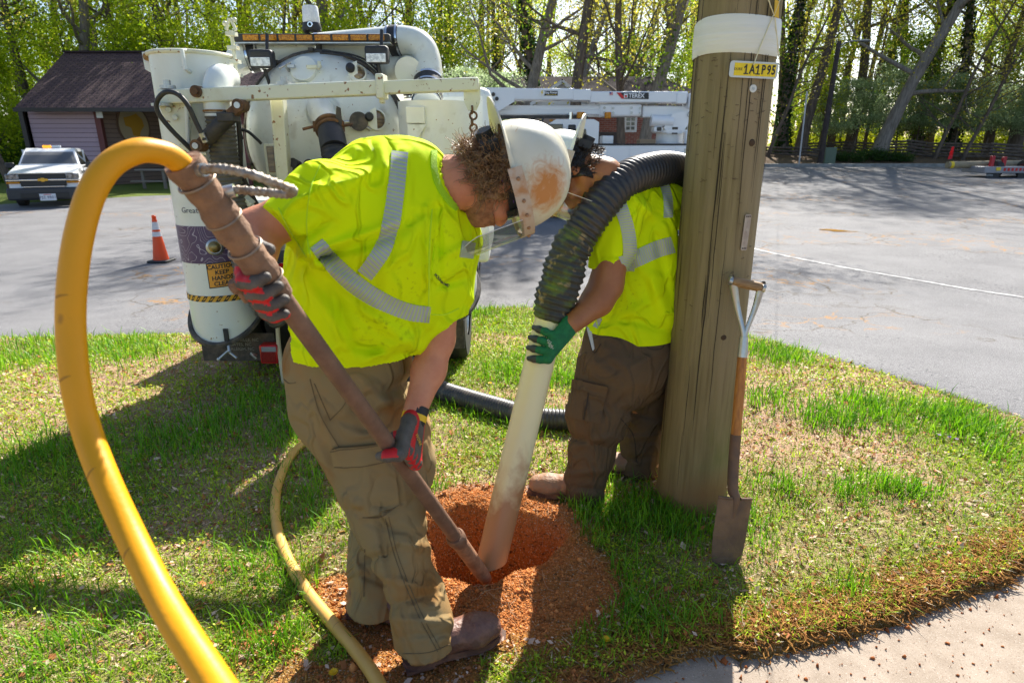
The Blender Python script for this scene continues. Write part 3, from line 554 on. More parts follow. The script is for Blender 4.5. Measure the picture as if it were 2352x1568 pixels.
# inlet with hose dropping behind the front worker
p, n = dome(744, 258); q1 = W(756, 290, 4.16); q2 = W(762, 312, 4.10); t = MB(); t.lathe([(.13, -.005), (.13, .006), (.115, .012)], p, n, 32); t.tube([p - n * .02, p + n * .10, q1], [.085, .085, .078], 24); inl = t.build('inlet_pipe', tnk, vt)
t = MB(); t.torus(q1, q2 - q1, .083, .014, 28, 8); t.torus(q1 + (q2 - q1) * .4, q2 - q1, .082, .012, 28, 8); t.build('coupling_ring', rst, inl); t = MB(); h0 = W(768, 345, 4.02); t.tube([q1 + (q2 - q1) * .2, q2, h0], [.079, .084, .084], 24); t.build('hose_cuff', blk, inl)
for s in (-1, 1):
    a = q1 + V3(.085 * s, -.01, 0); t = MB(); t.cyl(a, a + V3(.075 * s, -.03, -.02 if s < 0 else .01), .009); t.cyl(a - V3(0, 0, .035), a + V3(0, 0, .03), .016); t.build('cam_lever', rst, inl)
t = MB(); t.prism([(-.02, -.09), (.012, -.085), (.022, 0), (.012, .075), (-.01, .085)], q1 + V3(.075, -.055, .03), V3(1, 0, 0), V3(.1, 0, 1), V3(0, .008, 0)); t.build('cam_handle', drk, inl, .002)
def corr(path, r, pitch, n=28, amp=.07, sub=4):
    P = resample(path, pitch / sub); k = np.arange(len(P)); rr = r * (1 + amp * (np.cos(k * 2 * np.pi / sub) * .9)); return P, rr
P, rr = corr(spline([h0, W(772, 375, 3.99), W(775, 430, 4.05), W(775, 520, 4.2), (h0[0] + .05, 4.35, .5)], 10), .08, .028); t = MB(); t.tube(P, rr, 24); t.build('drop_hose', blk, inl, ang=0)
# left filter cylinder -----------------------------------------------------------------------------
LC = V3(-2.075, 4.32, 0); LR = .247; ztop, zbot = 2.165, .24
def cylinder(cx, nm, R0, z1, zb=.30):
    t = MB(); n = 48; a = np.arange(n) * 2 * np.pi / n; ring = []
    for z in (z1, z1 - .04, 1.6, 1.0, .56): ring.append([(cx[0] + R0 * math.cos(q), cx[1] + R0 * math.sin(q), z) for q in a])
    bot = [(cx[0] + R0 * math.cos(q), cx[1] + R0 * math.sin(q), zb + .40 * (.5 + .5 * math.sin(q))) for q in a]; ring.append(bot)
    t.add([q for r_ in ring for q in r_], [(i * n + (j + 1) % n, i * n + j, (i + 1) * n + j, (i + 1) * n + (j + 1) % n) for i in range(5) for j in range(n)])
    o = len(t.v); c = np.mean(bot, 0) ; d = nrm((0, -.6, -.8)); inner = [np.array(q) * .75 + c * .25 + d * .02 for q in bot]
    t.add(list(bot) + inner + [c + d * .03], [(j, (j + 1) % n, n + (j + 1) % n, n + j) for j in range(n)] + [(n + j, n + (j + 1) % n, 2 * n) for j in range(n)])
    t.add([(q[0], q[1], z1) for q in ring[0]], [tuple(range(n))]); ob = t.build(nm, wht, vt, ang=45)
    g = MB(); pts = [np.array(q) + (np.array(q) - np.array([cx[0], cx[1], q[2]])) * .045 + V3(0, 0, -.015) for q in bot]; g.tube(pts + pts[:1], .02, 6, cap=False); g.build('lid_rim', gasket, ob); return ob
lc = cylinder(LC, 'filter_cylinder', LR, ztop)
t = MB(); t.torus((LC[0], LC[1], ztop), (0, 0, 1), LR + .004, .013, 48, 8); t.cyl((LC[0], LC[1], ztop), (LC[0], LC[1], ztop + .012), LR * .99, n=48); t.build('top_rim', wht2, lc)
def oncyl(c, R0, ang, z, off=0.): return V3(c[0] + (R0 + off) * math.sin(ang), c[1] - (R0 + off) * math.cos(ang), z)
A0 = math.atan2(-LC[0], LC[1]) * 1.0               # bearing from the cylinder back to the viewer side
def zof(u, v): return W(u, v, LC[1] - LR)[2]
def shell(c, R0, a0, a1, z0, z1, off, n=40, zf=None):
    t = MB(); vs = []
    for i in range(n + 1): a = a0 + (a1 - a0) * i / n; d = zf(a) if zf else 0; vs += [oncyl(c, R0, a, z0 + d, off), oncyl(c, R0, a, z1 + d, off)]
    return t.add(vs, [(2 * i, 2 * i + 2, 2 * i + 3, 2 * i + 1) for i in range(n)])
pur = mat('purple_vinyl', (.085, .05, .12), .4, (.13, .085, .17), 3, .4, .6)
def topo():                                         # thin contour lines of the vinyl wrap
    nt = pur.node_tree; N = nt.nodes; L = nt.links; b = N['Principled BSDF']; base = b.inputs['Base Color'].links[0].from_socket; tcn = [n for n in N if n.type == 'TEX_COORD'][0].outputs['Object']
    nz = N.new('ShaderNodeTexNoise'); nz.inputs['Scale'].default_value = 4.5; nz.inputs['Detail'].default_value = 2; L.new(tcn, nz.inputs[0]); m1 = N.new('ShaderNodeMath'); m1.operation = 'MULTIPLY'; m1.inputs[1].default_value = 22; L.new(nz.outputs[0], m1.inputs[0])
    fr = N.new('ShaderNodeMath'); fr.operation = 'FRACT'; L.new(m1.outputs[0], fr.inputs[0]); mr = N.new('ShaderNodeMapRange'); mr.inputs[1].default_value = .12; mr.inputs[2].default_value = .06; L.new(fr.outputs[0], mr.inputs[0])
    mx = N.new('ShaderNodeMix'); mx.data_type = 'RGBA'; L.new(mr.outputs[0], mx.inputs['Factor']); L.new(base, mx.inputs[6]); mx.inputs[7].default_value = (.42, .38, .46, 1); L.new(mx.outputs[2], b.inputs['Base Color'])
topo()
z515, z605 = zof(470, 520), zof(490, 606); shell(LC, LR, -1.9, 1.9, z605, z515, .002).build('purple_band', pur, lc)
zc = zof(510, 632); hs = zof(510, 602) - zof(510, 659); a_s = A0 - .02
hz_y = mat('hazard_yellow', (.80, .42, .02), .5, (.7, .36, .03), 20); hz_k = mat('hazard_black', (.02, .02, .02), .5)
st_ = shell(LC, LR, a_s - .38, a_s + .38, zc - hs / 2, zc + hs / 2, .003, zf=lambda a: .02 * (a - a_s)); stk = st_.build('caution_sticker', hz_k, vt)
shell(LC, LR, a_s - .355, a_s + .355, zc - hs / 2 + .007, zc + hs / 2 - .007, .0042, zf=lambda a: .02 * (a - a_s)).build('sticker_face', mat('sticker_orange', (.85, .36, .03), .5, (.75, .33, .04), 8), stk)
for i, tx in enumerate(('CAUTION', 'KEEP', 'HANDS', 'CLEAR')):
    zz = zc + hs * (.33 - .225 * i); text(tx, hs * .235, None, (1, 0, 0), (0, 0, 1), hz_k, 'lettering', stk, .0004, lambda x, y, z, zz=zz: oncyl(LC, LR, a_s + x / LR, zz + y + .02 * x / LR, .0052 + z), bold=.0012)
zh = zof(500, 687); hh = .042
shell(LC, LR, -1.3, 1.5, zh - hh / 2, zh + hh / 2, .003).build('hazard_tape', hz_y, vt)
ht = [o for o in vt.children if o.name.startswith('hazard_tape')][0]; t = MB()
for k in range(-14, 15):
    a = k * .2; vs = []
    for q in (0, .1): vs += [oncyl(LC, LR, a + q - .05, zh - hh / 2, .0042), oncyl(LC, LR, a + q + .08, zh + hh / 2, .0042)]
    if -1.2 < a < 1.3: t.add(vs, [(0, 2, 3, 1)])
t.build('hazard_stripes', hz_k, ht)
zt = zof(450, 484); text('Great Colors', .052, None, (1, 0, 0), (0, 0, 1), mat('grey_print', (.12, .12, .13), .5), 'lettering', lc, .0003, lambda x, y, z: oncyl(LC, LR, -.02 + A0 * .35 + x / LR, zt + y, .002 + z), align='CENTER')
def lon(u, z=None):                                 # angle on the cylinder at a measured column
    best = min(((abs(uv_of(oncyl(LC, LR, a, z))[0] - u), a) for a in np.linspace(-1.2, 1.5, 120))); return best[1]
zk = zof(493, 568); p = oncyl(LC, LR, lon(493, zk), zk); n = nrm(p - V3(LC[0], LC[1], zk)); t = MB(); t.lathe([(.05, 0), (.055, .012), (.042, .02), (.036, .018)], p, n, 28); kb = t.build('knob_ring', galv, vt); t = MB(); t.lathe([(.04, .012), (.035, .026), (.02, .036), (.0, .04)], p, n, 24); t.build('brass_knob', mat('aged_brass', (.36, .27, .10), .35, (.22, .17, .08), 20, metal=.7), kb)
p = oncyl(LC, LR, lon(523, .32), .33); t = MB(); t.box(p + V3(.0, -.012, .0), (.03, .014, .14)); lt = t.build('lid_strap', blk, vt); t = MB(); q = p + V3(0, -.02, -.09); t.cyl(q + V3(0, .02, .06), q + V3(.02, -.02, 0), .011); t.cyl(q + V3(-.065, -.02, -.055), q, .009); t.cyl(q, q + V3(.065, -.02, -.045), .009); t.sph(q + V3(-.065, -.02, -.055), .013, 8, 6); t.build('wing_nut', galv, lt)
# grab handle, top lug and the elbow growing out of the cylinder
p = oncyl(LC, LR, lon(432, 2.1), zof(432, 140)); t = MB(); t.tube([p + V3(0, .0, .06), p + V3(0, -.05, .055), p + V3(.005, -.05, -.05), p + V3(.005, 0, -.06)], .013, 8); t.build('grab_handle', wht, lc)
t = MB(); y = LC[1] - .05; t.prism([(W(328, 122, y)[0], W(328, 122, y)[2]), (W(372, 120, y)[0], W(372, 120, y)[2]), (W(385, 215, y)[0], W(385, 205, y)[2]), (W(352, 168, y)[0], W(352, 168, y)[2]), (W(335, 158, y)[0], W(335, 158, y)[2])], (0, y, 0), V3(1, 0, 0), V3(0, 0, 1), V3(0, .03, 0)); t.build('hinge_lug', wht, lc, .006)
p = W(343, 132, y - .01); t = MB(); t.cyl(p, p + V3(0, -.03, 0), .025); t.cyl(p, p + V3(0, -.045, 0), .014, n=6); t.build('lug_bolt', rst2, lc)
E = [W(505, 175, 4.18), W(503, 200, 4.03), W(505, 235, 3.99), W(512, 290, 4.0), W(522, 300, 4.0)]; E = [V3(E[1][0], 4.16, E[0][2] - .02), V3(E[1][0], 4.06, E[0][2] - .03), V3(E[1][0], 4.0, E[1][2] - .02), V3(E[1][0], 3.985, E[2][2]), V3(E[1][0], 3.985, W(512, 268, 4)[2])]
t = MB(); t.tube(spline(E, 8), .083, 24); el = t.build('elbow_pipe', wht, vt); P, rr = corr(spline([E[-1] + V3(0, 0, .02), E[-1] - V3(0, 0, .4), E[-1] - V3(-.04, -.05, 1.05), E[-1] - V3(-.15, -.2, 1.35)], 10), .082, .026); t = MB(); t.tube(P, rr, 24); t.build('ribbed_hose', mat('ribbed_hose', (.13, .115, .085), .6, (.06, .055, .045), 12), el, ang=0)
t = MB(); q = E[-1] + V3(0, 0, .03); t.torus(q, (0, 0, 1), .085, .007, 28, 6); t.build('pipe_weld', rst2, el)
# swing clamp hardware between cylinder and blower pipe
t = MB(); a = W(541, 150, 4.25)
for dz in (.18, .1, .02, -.06): t.box(a + V3(0, 0, dz), (.06, .05, .022))
t.cyl(a + V3(0, 0, -.12), a + V3(0, 0, .2), .011); t.cyl(a + V3(-.03, 0, .2), a + V3(-.005, 0, .27), .009); t.cyl(a + V3(.03, 0, .2), a + V3(.005, 0, .27), .009); t.sph(a + V3(-.035, 0, .24), .015, 8, 6); t.sph(a + V3(.03, 0, .26), .015, 8, 6); t.build('lid_clamp', wht2, lc)
# right cylinder
RC_ = V3(-.515, 4.42, 0); rc = cylinder(RC_, 'silencer_cylinder', .255, W(1000, 233, 4.3)[2], .42); t = MB(); p = W(955, 265, 4.17); t.box(p, (.12, .05, .10)); t.prism([(0, 0), (.11, 0), (0, -.16)], p + V3(-.05, -.02, -.06), V3(1, 0, 0), V3(0, 0, 1), V3(0, .03, 0)); t.build('bracket', wht, rc, .004)
# blower pipes -------------------------------------------------------------------------------------
yb = 4.75
t = MB(); t.tube(spline([W(560, 165, yb), W(548, 142, yb), W(565, 133, yb), W(640, 122, yb + .03)], 6), .093, 24); main = t.build('blower_pipe', tnk, vt)
t = MB(); t.tube(spline([W(640, 122, yb + .03), W(760, 108, yb + .06), W(890, 96, yb + .08)], 6), .098, 28); t.build('pipe_run', tnk, main)
ex = W(985, 150, yb)[0]; t = MB(); el2 = [W(885, 97, yb + .08), W(930, 94, yb + .06), W(965, 106, yb + .03), V3(ex - .01, yb, W(985, 140, yb)[2]), V3(ex + .005, yb - .1, W(985, 200, yb)[2]), V3(ex + .012, yb - .3, W(1000, 240, 4.4)[2])]; t.tube(spline(el2, 10), .098, 28); t.build('pipe_elbow', tnk, main)
def band(parent, a, b, r):
    a = np.array(a); b = np.array(b); d = b - a; t = MB(); t.cyl(a, b, r, n=28); o = t.build('rubber_sleeve', blk, vt); t = MB()
    for f in (.12, .88): t.cyl(a + d * (f - .08), a + d * (f + .08), r * 1.03, n=28)
    t.build('hose_clamp', chm, o)
band(main, W(571, 133, yb), W(600, 129, yb + .01), .101); band(main, W(893, 96, yb + .08), W(921, 93, yb + .07), .104); P2 = spline(el2, 10); band(main, P2[38], P2[42], .104); band(main, P2[46], P2[49], .104); 
t = MB(); t.lathe([(.103, 0), (.103, .03)], W(729, 112, yb + .05), W(760, 108, yb + .06) - W(729, 112, yb + .05), 28); t.build('pipe_joint', chm, main)
y2 = 4.95; t = MB(); t.tube(spline([W(800, 148, y2), W(880, 150, y2), W(915, 152, y2 - .02), W(935, 158, y2 - .1), W(938, 164, y2 - .3)], 8), [.095] * 33, 24); p2 = t.build('return_pipe', tnk, vt); t = MB(); t.sph(W(912, 158, y2 - .08), .098, 20, 14, (1.3, 1, 1)); t.build('pipe_bend', tnk, p2); band(p2, W(866, 149, y2), W(886, 150, y2), .1)
band(vt, W(940, 205, y2), W(942, 225, y2), .05)
# light bar, beacon, work lamps
yl = 4.62; t = MB(); t.bx(536, 77, 895, 97, yl, .12); lb = t.build('light_bar', drk, vt, .012); t = MB(); t.bx(536, 97, 896, 100, yl - .01, .14); t.build('bar_tray', galv, lb)
for k in range(8): u0 = 557 + k * 41.3; t = MB(); t.bx(u0, 80, u0 + 36, 93, yl - .006, .02); t.build('amber_module', amb, lb, .003)
t = MB(); t.cyl(W(732, 100, yl + .05), W(733, 122, yl + .05), .02); t.cyl(W(733, 98, yl + .1), W(700, 72, yl + .1), .012); t.build('bar_post', drk, lb)
p = W(717, 72, yl + .06); t = MB(); t.lathe([(.0, .0), (.062, 0), (.066, .02), (.058, .05), (.0, .05)], p, n=28); bc = t.build('beacon', blk, vt); t = MB(); t.lathe([(.056, .05), (.058, .06), (.053, .145), (.048, .155), (0, .158)], p, n=32); t.build('beacon_lens', mat('frosted_dome', (.86, .87, .88), .2, (.74, .75, .77), 90, .4, .6, coat=.4), bc); t = MB(); t.torus(p + V3(.01, -.07, .03), (0, 1, 0), .014, .006, 16, 6); t.build('beacon_screw', chm, bc)
for u, v in ((597, 137), (863, 128)):
    p = W(u, v, 4.45); t = MB(); t.box(p + V3(0, .05, .01), (.155, .09, .11)); o = t.build('work_lamp', blk, vt, .018); t = MB(); t.box(p + V3(0, .0, -.014), (.13, .012, .055)); t.build('lamp_lens', clr, o, .004); t = MB(); t.tube([p + V3(.03, .06, .05), p + V3(.03, .1, .17)], .012, 8); t.tube([p + V3(.0, .06, -.05), p + V3(.02, .08, -.16), p + V3(.05, .15, -.2)], .012, 8); t.build('lamp_stalk', blk, o)
t = MB(); P = [W(u, v, 4.52) for u, v in ((735, 122), (760, 124), (800, 130), (830, 140), (855, 160), (880, 185), (905, 215), (925, 250), (933, 300))]; t.tube(spline(P, 4), .008, 6); t.tube(spline([q + V3(.01, .02, .015) for q in P[:6]], 4), .007, 6); t.build('wiring_loom', blk, vt)
# hose boom
yb0, yb1 = 3.95, 3.86
def BP(u, v): return W(u, v, yb0 + (yb1 - yb0) * (u - 370) / 730)
t = MB(); t.beam(BP(372, 224), BP(880, 202), .085, .08); bm_ = t.build('hose_boom', wht2, vt, .008); t = MB(); t.beam(BP(882, 202), BP(1100, 194), .075, .072); t.build('boom_extension', wht2, bm_, .008)
t = MB(); t.beam(BP(868, 200), BP(886, 200), .12, .135); t.box(BP(878, 228), (.03, .05, .05)); t.build('boom_collar', wht2, bm_, .008)
t = MB(); q = BP(1084, 214); t.prism([(-.045, .05), (.045, .05), (.04, -.05), (.02, -.09), (-.02, -.09), (-.04, -.05)], q + V3(0, .02, 0), V3(1, 0, 0), V3(0, 0, 1), V3(0, -.03, 0)); t.build('hook_plate', wht2, bm_, .006)
ch = MB(); q = BP(1085, 233); zz = 0
for k in range(7): ch.torus(q + V3(.004 * (-1) ** k, 0, -.012 - k * .034), (1, .2, 0) if k % 2 else (.2, 1, 0), .021, .0065, 14, 6)
e_ = q + V3(0, 0, -.25); ch.tube(spline([e_ + V3(-.0, 0, .02), e_ + V3(.03, 0, -.01), e_ + V3(.028, 0, -.05), e_ + V3(-.005, 0, -.065), e_ + V3(-.03, 0, -.04)], 4), .009, 8); ch.build('lifting_chain', rst, bm_)
for u, v in ((386, 205), (460, 212), (653, 197)):
    t = MB(); p = BP(u, v); t.cyl(p, p + V3(0, 0, .02) if u != 460 else p + V3(0, -.06, 0), .045 if u != 460 else .034, n=24); t.cyl(p, p + V3(0, 0, .05) if u != 460 else p + V3(0, -.075, 0), .02, n=6); t.build('pivot_bolt', galv if u != 460 else rst, bm_)
t = MB(); t.beam(W(640, 222, 4.05), W(662, 520, 4.2), .075, .075, (0, 1, 0)); t.beam(W(628, 222, 4.06), W(652, 520, 4.22), .012, .11, (0, 1, 0)); t.build('boom_post', wht2, bm_, .006)
for a, b, wd in (((420, 330), (580, 470), .09), ((372, 230), (400, 300), .07), ((405, 300), (432, 355), .03)): 
    t = MB(); t.beam(W(*a, 3.98), W(*b, 4.0 if wd < .08 else 4.05), .03, wd, (0, 1, 0)); t.build('boom_brace', wht2, bm_, .005)
t = MB(); t.prism([(W(368, 240, 3.95)[0], W(368, 240, 3.95)[2]), (W(430, 238, 3.95)[0], W(430, 238, 3.95)[2]), (W(428, 330, 3.95)[0], W(428, 330, 3.95)[2]), (W(395, 300, 3.95)[0], W(395, 300, 3.95)[2])], (0, 3.95, 0), V3(1, 0, 0), V3(0, 0, 1), V3(0, .05, 0)); gs = t.build('boom_gusset', wht2, vt, .005)
t = MB(); t.cyl(W(372, 238, 3.92), W(372, 238, 3.92) + V3(0, 0, -.015), .06); 
for u, v in ((386, 252), (401, 270)): t.cyl(W(u, v, 3.95), W(u, v, 3.93), .017, n=6)
t.build('gusset_bolts', galv, gs)
t = MB(); t.tube([W(428, 245, 3.9), W(432, 330, 3.92), W(440, 352, 3.92), W(475, 352, 3.92)], .012, 8); t.build('guard_rod', wht, bm_)
a, b = W(458, 335, 3.86), W(553, 243, 3.84); d = nrm(b - a); t = MB(); t.tube([a + d * .06, a + d * .27], .045, 20); hy = t.build('hydraulic_cylinder', drk, vt); t = MB(); t.cyl(a + d * .27, b - d * .06, .02); t.build('piston_rod', chm, hy)
for q, s_ in ((a, 1), (b, -1)): t = MB(); t.cyl(q + V3(0, -.045, 0), q + V3(0, .045, 0), .036); t.beam(q, q + d * s_ * .08, .06, .05); t.build('clevis', rst, hy)
t = MB()
for q in (a, b): t.cyl(q + V3(0, -.055, 0), q + V3(0, .05, 0), .018)
t.build('clevis_pin', galv, hy); t = MB(); t.box(a + d * .26, (.1, .1, .05)); t.build('cylinder_gland', drk, hy, .006)
t = MB(); t.tube(spline([W(470, 322, 3.8), W(452, 285, 3.78), W(430, 240, 3.75), W(405, 215, 3.74), W(378, 213, 3.75), W(360, 235, 3.78), W(365, 262, 3.8), W(395, 300, 3.84), W(440, 345, 3.9), W(490, 400, 4.), W(540, 450, 4.1)], 6), .014, 10); t.build('hydraulic_hose', blk, hy); t = MB(); t.cyl(W(462, 305, 3.79), W(472, 326, 3.81), .017); t.build('hose_fitting', galv, hy)
t = MB(); t.tube(spline([W(556, 320, 4.3), W(552, 300, 4.28), W(570, 303, 4.27), W(590, 320, 4.28), W(600, 330, 4.3)], 5), .01, 8); t.tube(spline([W(530, 250, 4.1), W(535, 330, 4.12), W(545, 400, 4.15), W(575, 470, 4.2)], 5), .02, 8); t.tube(spline([W(545, 250, 4.1), W(552, 330, 4.12), W(556, 400, 4.15), W(590, 470, 4.2)], 5), .016, 8); t.build('cable_bundle', blk, vt)
t = MB(); t.bx(608, 330, 636, 402, 4.22, .05); lv = t.build('level_gauge', wht2, vt, .006); t = MB(); t.bx(614, 336, 630, 396, 4.2, .03); t.build('gauge_glass', sightg, lv, .004)
t = MB(); p = W(685, 380, 4.25); t.cyl(p, p + V3(.0, -.1, .02), .03); t.cyl(p + V3(-.02, -.08, .0), p + V3(-.04, -.1, .11), .012); t.cyl(p + V3(-.0, -.08, .0), p + V3(.01, -.1, -.09), .014); t.torus(p + V3(.09, -.05, .0), (0, 1, 0), .03, .012); t.box(p + V3(.12, .05, -.04), (.16, .1, .1)); t.build('drain_valve', drk, vt)
# chassis, lamps, mud flaps, wheels, body and cab ahead
t = MB(); t.box((TX, 6.6, .62), (.9, 5.2, .22)); t.box((TX, 4.62, .62), (1.9, .1, .16)); ch_ = t.build('chassis', drk, vt, .01)
t = MB(); t.bx(640, 560, 720, 575, 4.3, .06); t.bx(655, 575, 668, 590, 4.28, .03); t.build('rear_sill', galv, ch_); t = MB(); t.bx(655, 520, 700, 560, 4.34, .1); t.build('hose_reel_box', drk, ch_)
for u, v in ((647, 614), (668, 615)): t = MB(); p = W(u, v, 4.3); t.cyl(p + V3(0, .03, 0), p, .030, n=24); t.build('round_lamp', redl, ch_, .003)
t = MB(); t.bx(463, 765, 632, 829, 4.34, .012); mf = t.build('mud_flap', mat('mud_flap', (.06, .05, .042), .8, (.13, .10, .08), 20, .4, .65), vt, .003)
gp = mat('grey_lettering', (.33, .31, .27), .7); zz = W(560, 795, 4.33)
for dz, tx in ((.05, 'YOUNGSVILLE, NC'), (.015, 'GATES, NC'), (-.02, 'RALEIGH, NC')): text(tx, .033, zz + V3(-.02, -.004, dz), (1, 0, 0), (0, 0, 1), gp, 'lettering', mf, .0005)
t = MB(); t.bx(596, 793, 637, 836, 4.22, .09); tl = t.build('tail_light', mat('red_plastic', (.62, .015, .015), .35, coat=.3), vt, .012); t = MB(); t.bx(600, 797, 633, 808, 4.212, .02); t.build('reverse_lens', mat('grey_lens', (.3, .3, .31), .2, coat=.5), tl, .002); t = MB(); t.bx(600, 809, 633, 832, 4.212, .02); t.build('brake_lens', mat('dark_red_lens', (.20, .008, .01), .25, (.3, .02, .02), 120, coat=.5), tl, .002)
t = MB(); p = W(590, 815, 4.26); t.cyl(p, p + V3(-.03, -.03, .02), .01); t.cyl(p + V3(-.03, -.03, .02), p + V3(0, -.02, -.02), .01); t.build('lamp_bracket', galv, tl)
t = MB(); t.tube(spline([W(637, 740, 4.3), W(640, 790, 4.26), W(648, 850, 4.2), W(655, 900, 4.15)], 5), .016, 8); t.build('cream_hose', mat('cream_hose', (.62, .52, .33), .5), vt)
def wheel(c, r, wdt, parent, ax=(1, 0, 0), rimm=None, rr_=.58):
    c = np.array(c, float); t = MB(); h = wdt / 2; t.lathe([(r * rr_, -h), (r * .92, -h), (r * .99, -h * .75), (r, -h * .5), (r, h * .5), (r * .99, h * .75), (r * .92, h), (r * rr_, h)], c, ax, 32); wh = t.build('wheel', mat('tyre', (.02, .02, .021), .8, (.05, .045, .04), 8), parent)
    t = MB(); t.lathe([(r * rr_, -h * .9), (r * rr_ * .9, -h * .7), (r * .5 * rr_, -h * .55), (0, -h * .6)], c, ax, 24); t.lathe([(r * rr_, h * .9), (r * rr_ * .9, h * .7), (r * .5 * rr_, h * .55), (0, h * .6)], c, ax, 24); t.build('rim', rimm or galv, wh); return wh
for x in (-2.12, -1.84, -.78, -.5): wheel((x, 5.1, tz(x, 5.1) + .48), .5, .25, vt)
for x in (-2.0, -.62): wheel((x, 8.9, tz(x, 8.9) + .5), .5, .28, vt)
t = MB(); t.box((TX, 8.9, 1.55), (2.1, 1.5, 1.55)); cb = t.build('cab', wht, vt, .12); t = MB(); t.box((TX, 9.66, 1.95), (1.8, .02, .6)); t.build('windscreen', mat('dark_glass', (.02, .025, .03), .06, coat=1.), cb)
for s in (-1, 1): t = MB(); t.box((TX + s * .92, 6.2, .9), (.35, 1.6, .55)); t.build('side_box', wht, vt, .03)
t = MB(); t.bx(1036, 735, 1066, 800, 4.5, .012); t.build('mud_flap', mat('mud_flap', (.06, .05, .042)), vt)
# ------------------------------------------------------------------ shelter, brick house
shing = mat('shingle_roof', (.085, .045, .05), .9, (.13, .075, .075), 1.2, .4, .65, bump=.3, bscale=30)
def courses(m, k, kb, brick=False, mort=(.05, .03, .032), c1=None, c2=None, off=.5, ms=.03):
    nt = m.node_tree; N = nt.nodes; L = nt.links; b = N['Principled BSDF']; tcn = [n for n in N if n.type == 'TEX_COORD'][0].outputs['UV']; br = N.new('ShaderNodeTexBrick'); br.inputs['Scale'].default_value = 1; br.inputs['Brick Width'].default_value = kb; br.inputs['Row Height'].default_value = k; br.inputs['Mortar Size'].default_value = ms * k
    br.inputs['Color1'].default_value = (*c1, 1); br.inputs['Color2'].default_value = (*c2, 1); br.inputs['Mortar'].default_value = (*mort, 1); br.offset = off; L.new(tcn, br.inputs[0]); L.new(br.outputs[0], b.inputs['Base Color'])
    bp = N.new('ShaderNodeBump'); bp.inputs['Strength'].default_value = .6; bp.inputs['Distance'].default_value = .02; L.new(br.outputs['Fac'], bp.inputs['Height']); bp.invert = True; L.new(bp.outputs[0], b.inputs['Normal']); return m
courses(shing, .14, .33, c1=(.095, .052, .055), c2=(.135, .078, .078), mort=(.035, .02, .024), ms=.16)
def uvquad(name, pts, m, parent, dims, thick=0.):
    me = bpy.data.meshes.new(name); P = [np.array(p) for p in pts]; n = nrm(np.cross(P[1] - P[0], P[3] - P[0])); vs = P + [p - n * thick for p in P]
    fs = [(0, 1, 2, 3)] + ([(7, 6, 5, 4), (1, 0, 4, 5), (2, 1, 5, 6), (3, 2, 6, 7), (0, 3, 7, 4)] if thick else []); me.from_pydata([tuple(p) for p in vs], [], fs); ul = me.uv_layers.new(name='UVMap'); X = nrm(P[1] - P[0]); Yv = nrm(np.cross(n, X))
    for lp in me.loops: q = np.array(me.vertices[lp.vertex_index].co) - P[0]; ul.data[lp.index].uv = (float(q @ X), float(q @ Yv))
    me.update(); return link(name, me, m, parent)
ye = 28.6; e0, e1 = W(33, 248, ye), W(640, 249, ye); yr = 32.6; r0, r1 = W(55, 121, yr), W(640, 127, yr); e1[2] = e0[2]; r1[2] = r0[2]; r0[0] = e0[0]; r1[0] = e1[0]
sh = thing('park_shelter', ((e0[0] + e1[0]) / 2, 31, tz(-15, 31)), 'purple-sided park shelter with a dark shingle roof behind the pickup', 'building'); gz = tz(-15, 30)
roof = uvquad('roof', [e0, e1, r1, r0], shing, sh, None, .12); rb = V3(0, 2 * (yr - ye), 0); uvquad('roof', [r0, r1, e1 + rb, e0 + rb], shing, sh, None, .12)
trim = mat('dark_trim', (.028, .022, .022), .5); t = MB(); t.beam(e0 + V3(0, -.05, -.08), e1 + V3(0, -.05, -.08), .12, .16); t.build('gutter', trim, roof); t = MB(); t.beam(r0 + V3(0, 0, .03), r1 + V3(0, 0, .03), .25, .08); t.build('ridge_cap', shing, roof)
sid = mat('purple_siding', (.27, .19, .255), .75, bump=.05, bscale=3); courses(sid, .2, 60, c1=(.46, .33, .40), c2=(.42, .30, .37), mort=(.16, .10, .13), ms=.06)
yw = 29.3; xw0, xw1, xw2 = W(66, 300, yw)[0], W(232, 300, yw)[0], W(283, 300, yw)[0]; zt_ = e0[2] + .12
wl = uvquad('wall', [(xw0, yw, gz - .3), (xw1, yw, gz - .3), (xw1, yw, zt_), (xw0, yw, zt_)], sid, sh, None, .15)
sid2 = mat('tan_siding', (.25, .17, .14), .8); courses(sid2, .2, 60, c1=(.27, .185, .155), c2=(.25, .17, .14), mort=(.10, .065, .05), ms=.06)
uvquad('wall', [(xw1 + .01, yw + .01, gz - .3), (xw2, yw + 3.6, gz - .3), (xw2, yw + 3.6, zt_ + .3), (xw1 + .01, yw + .01, zt_ + .3)], sid2, sh, None, .12); uvquad('wall', [(xw0, yw + 6.4, gz - .3), (xw0, yw, gz - .3), (xw0, yw, zt_ + .3), (xw0, yw + 6.4, zt_ + .3)], sid, sh, None, .12)
maro = mat('maroon_post', (.14, .035, .035), .6)
for xp in (xw0 - .1, xw1 + .02): t = MB(); t.box((xp, yw - .04, (gz + zt_) / 2 - .1), (.2 if xp < xw1 else .26, .2, zt_ - gz + .3)); t.build('corner_post', trim if xp < xw1 else maro, sh)
t = MB(); t.beam((xw1, yw - .1, zt_ - .06), (W(640, 249, ye)[0], yw - .1, zt_ - .06), .2, .2); t.build('eave_beam', mat('tan_beam', (.28, .19, .12), .7), sh)
for u in (560,): x = W(u, 300, yw)[0]; t = MB(); t.box((x, yw, (gz + zt_) / 2), (.2, .2, zt_ - gz)); t.build('roof_post', maro, sh)
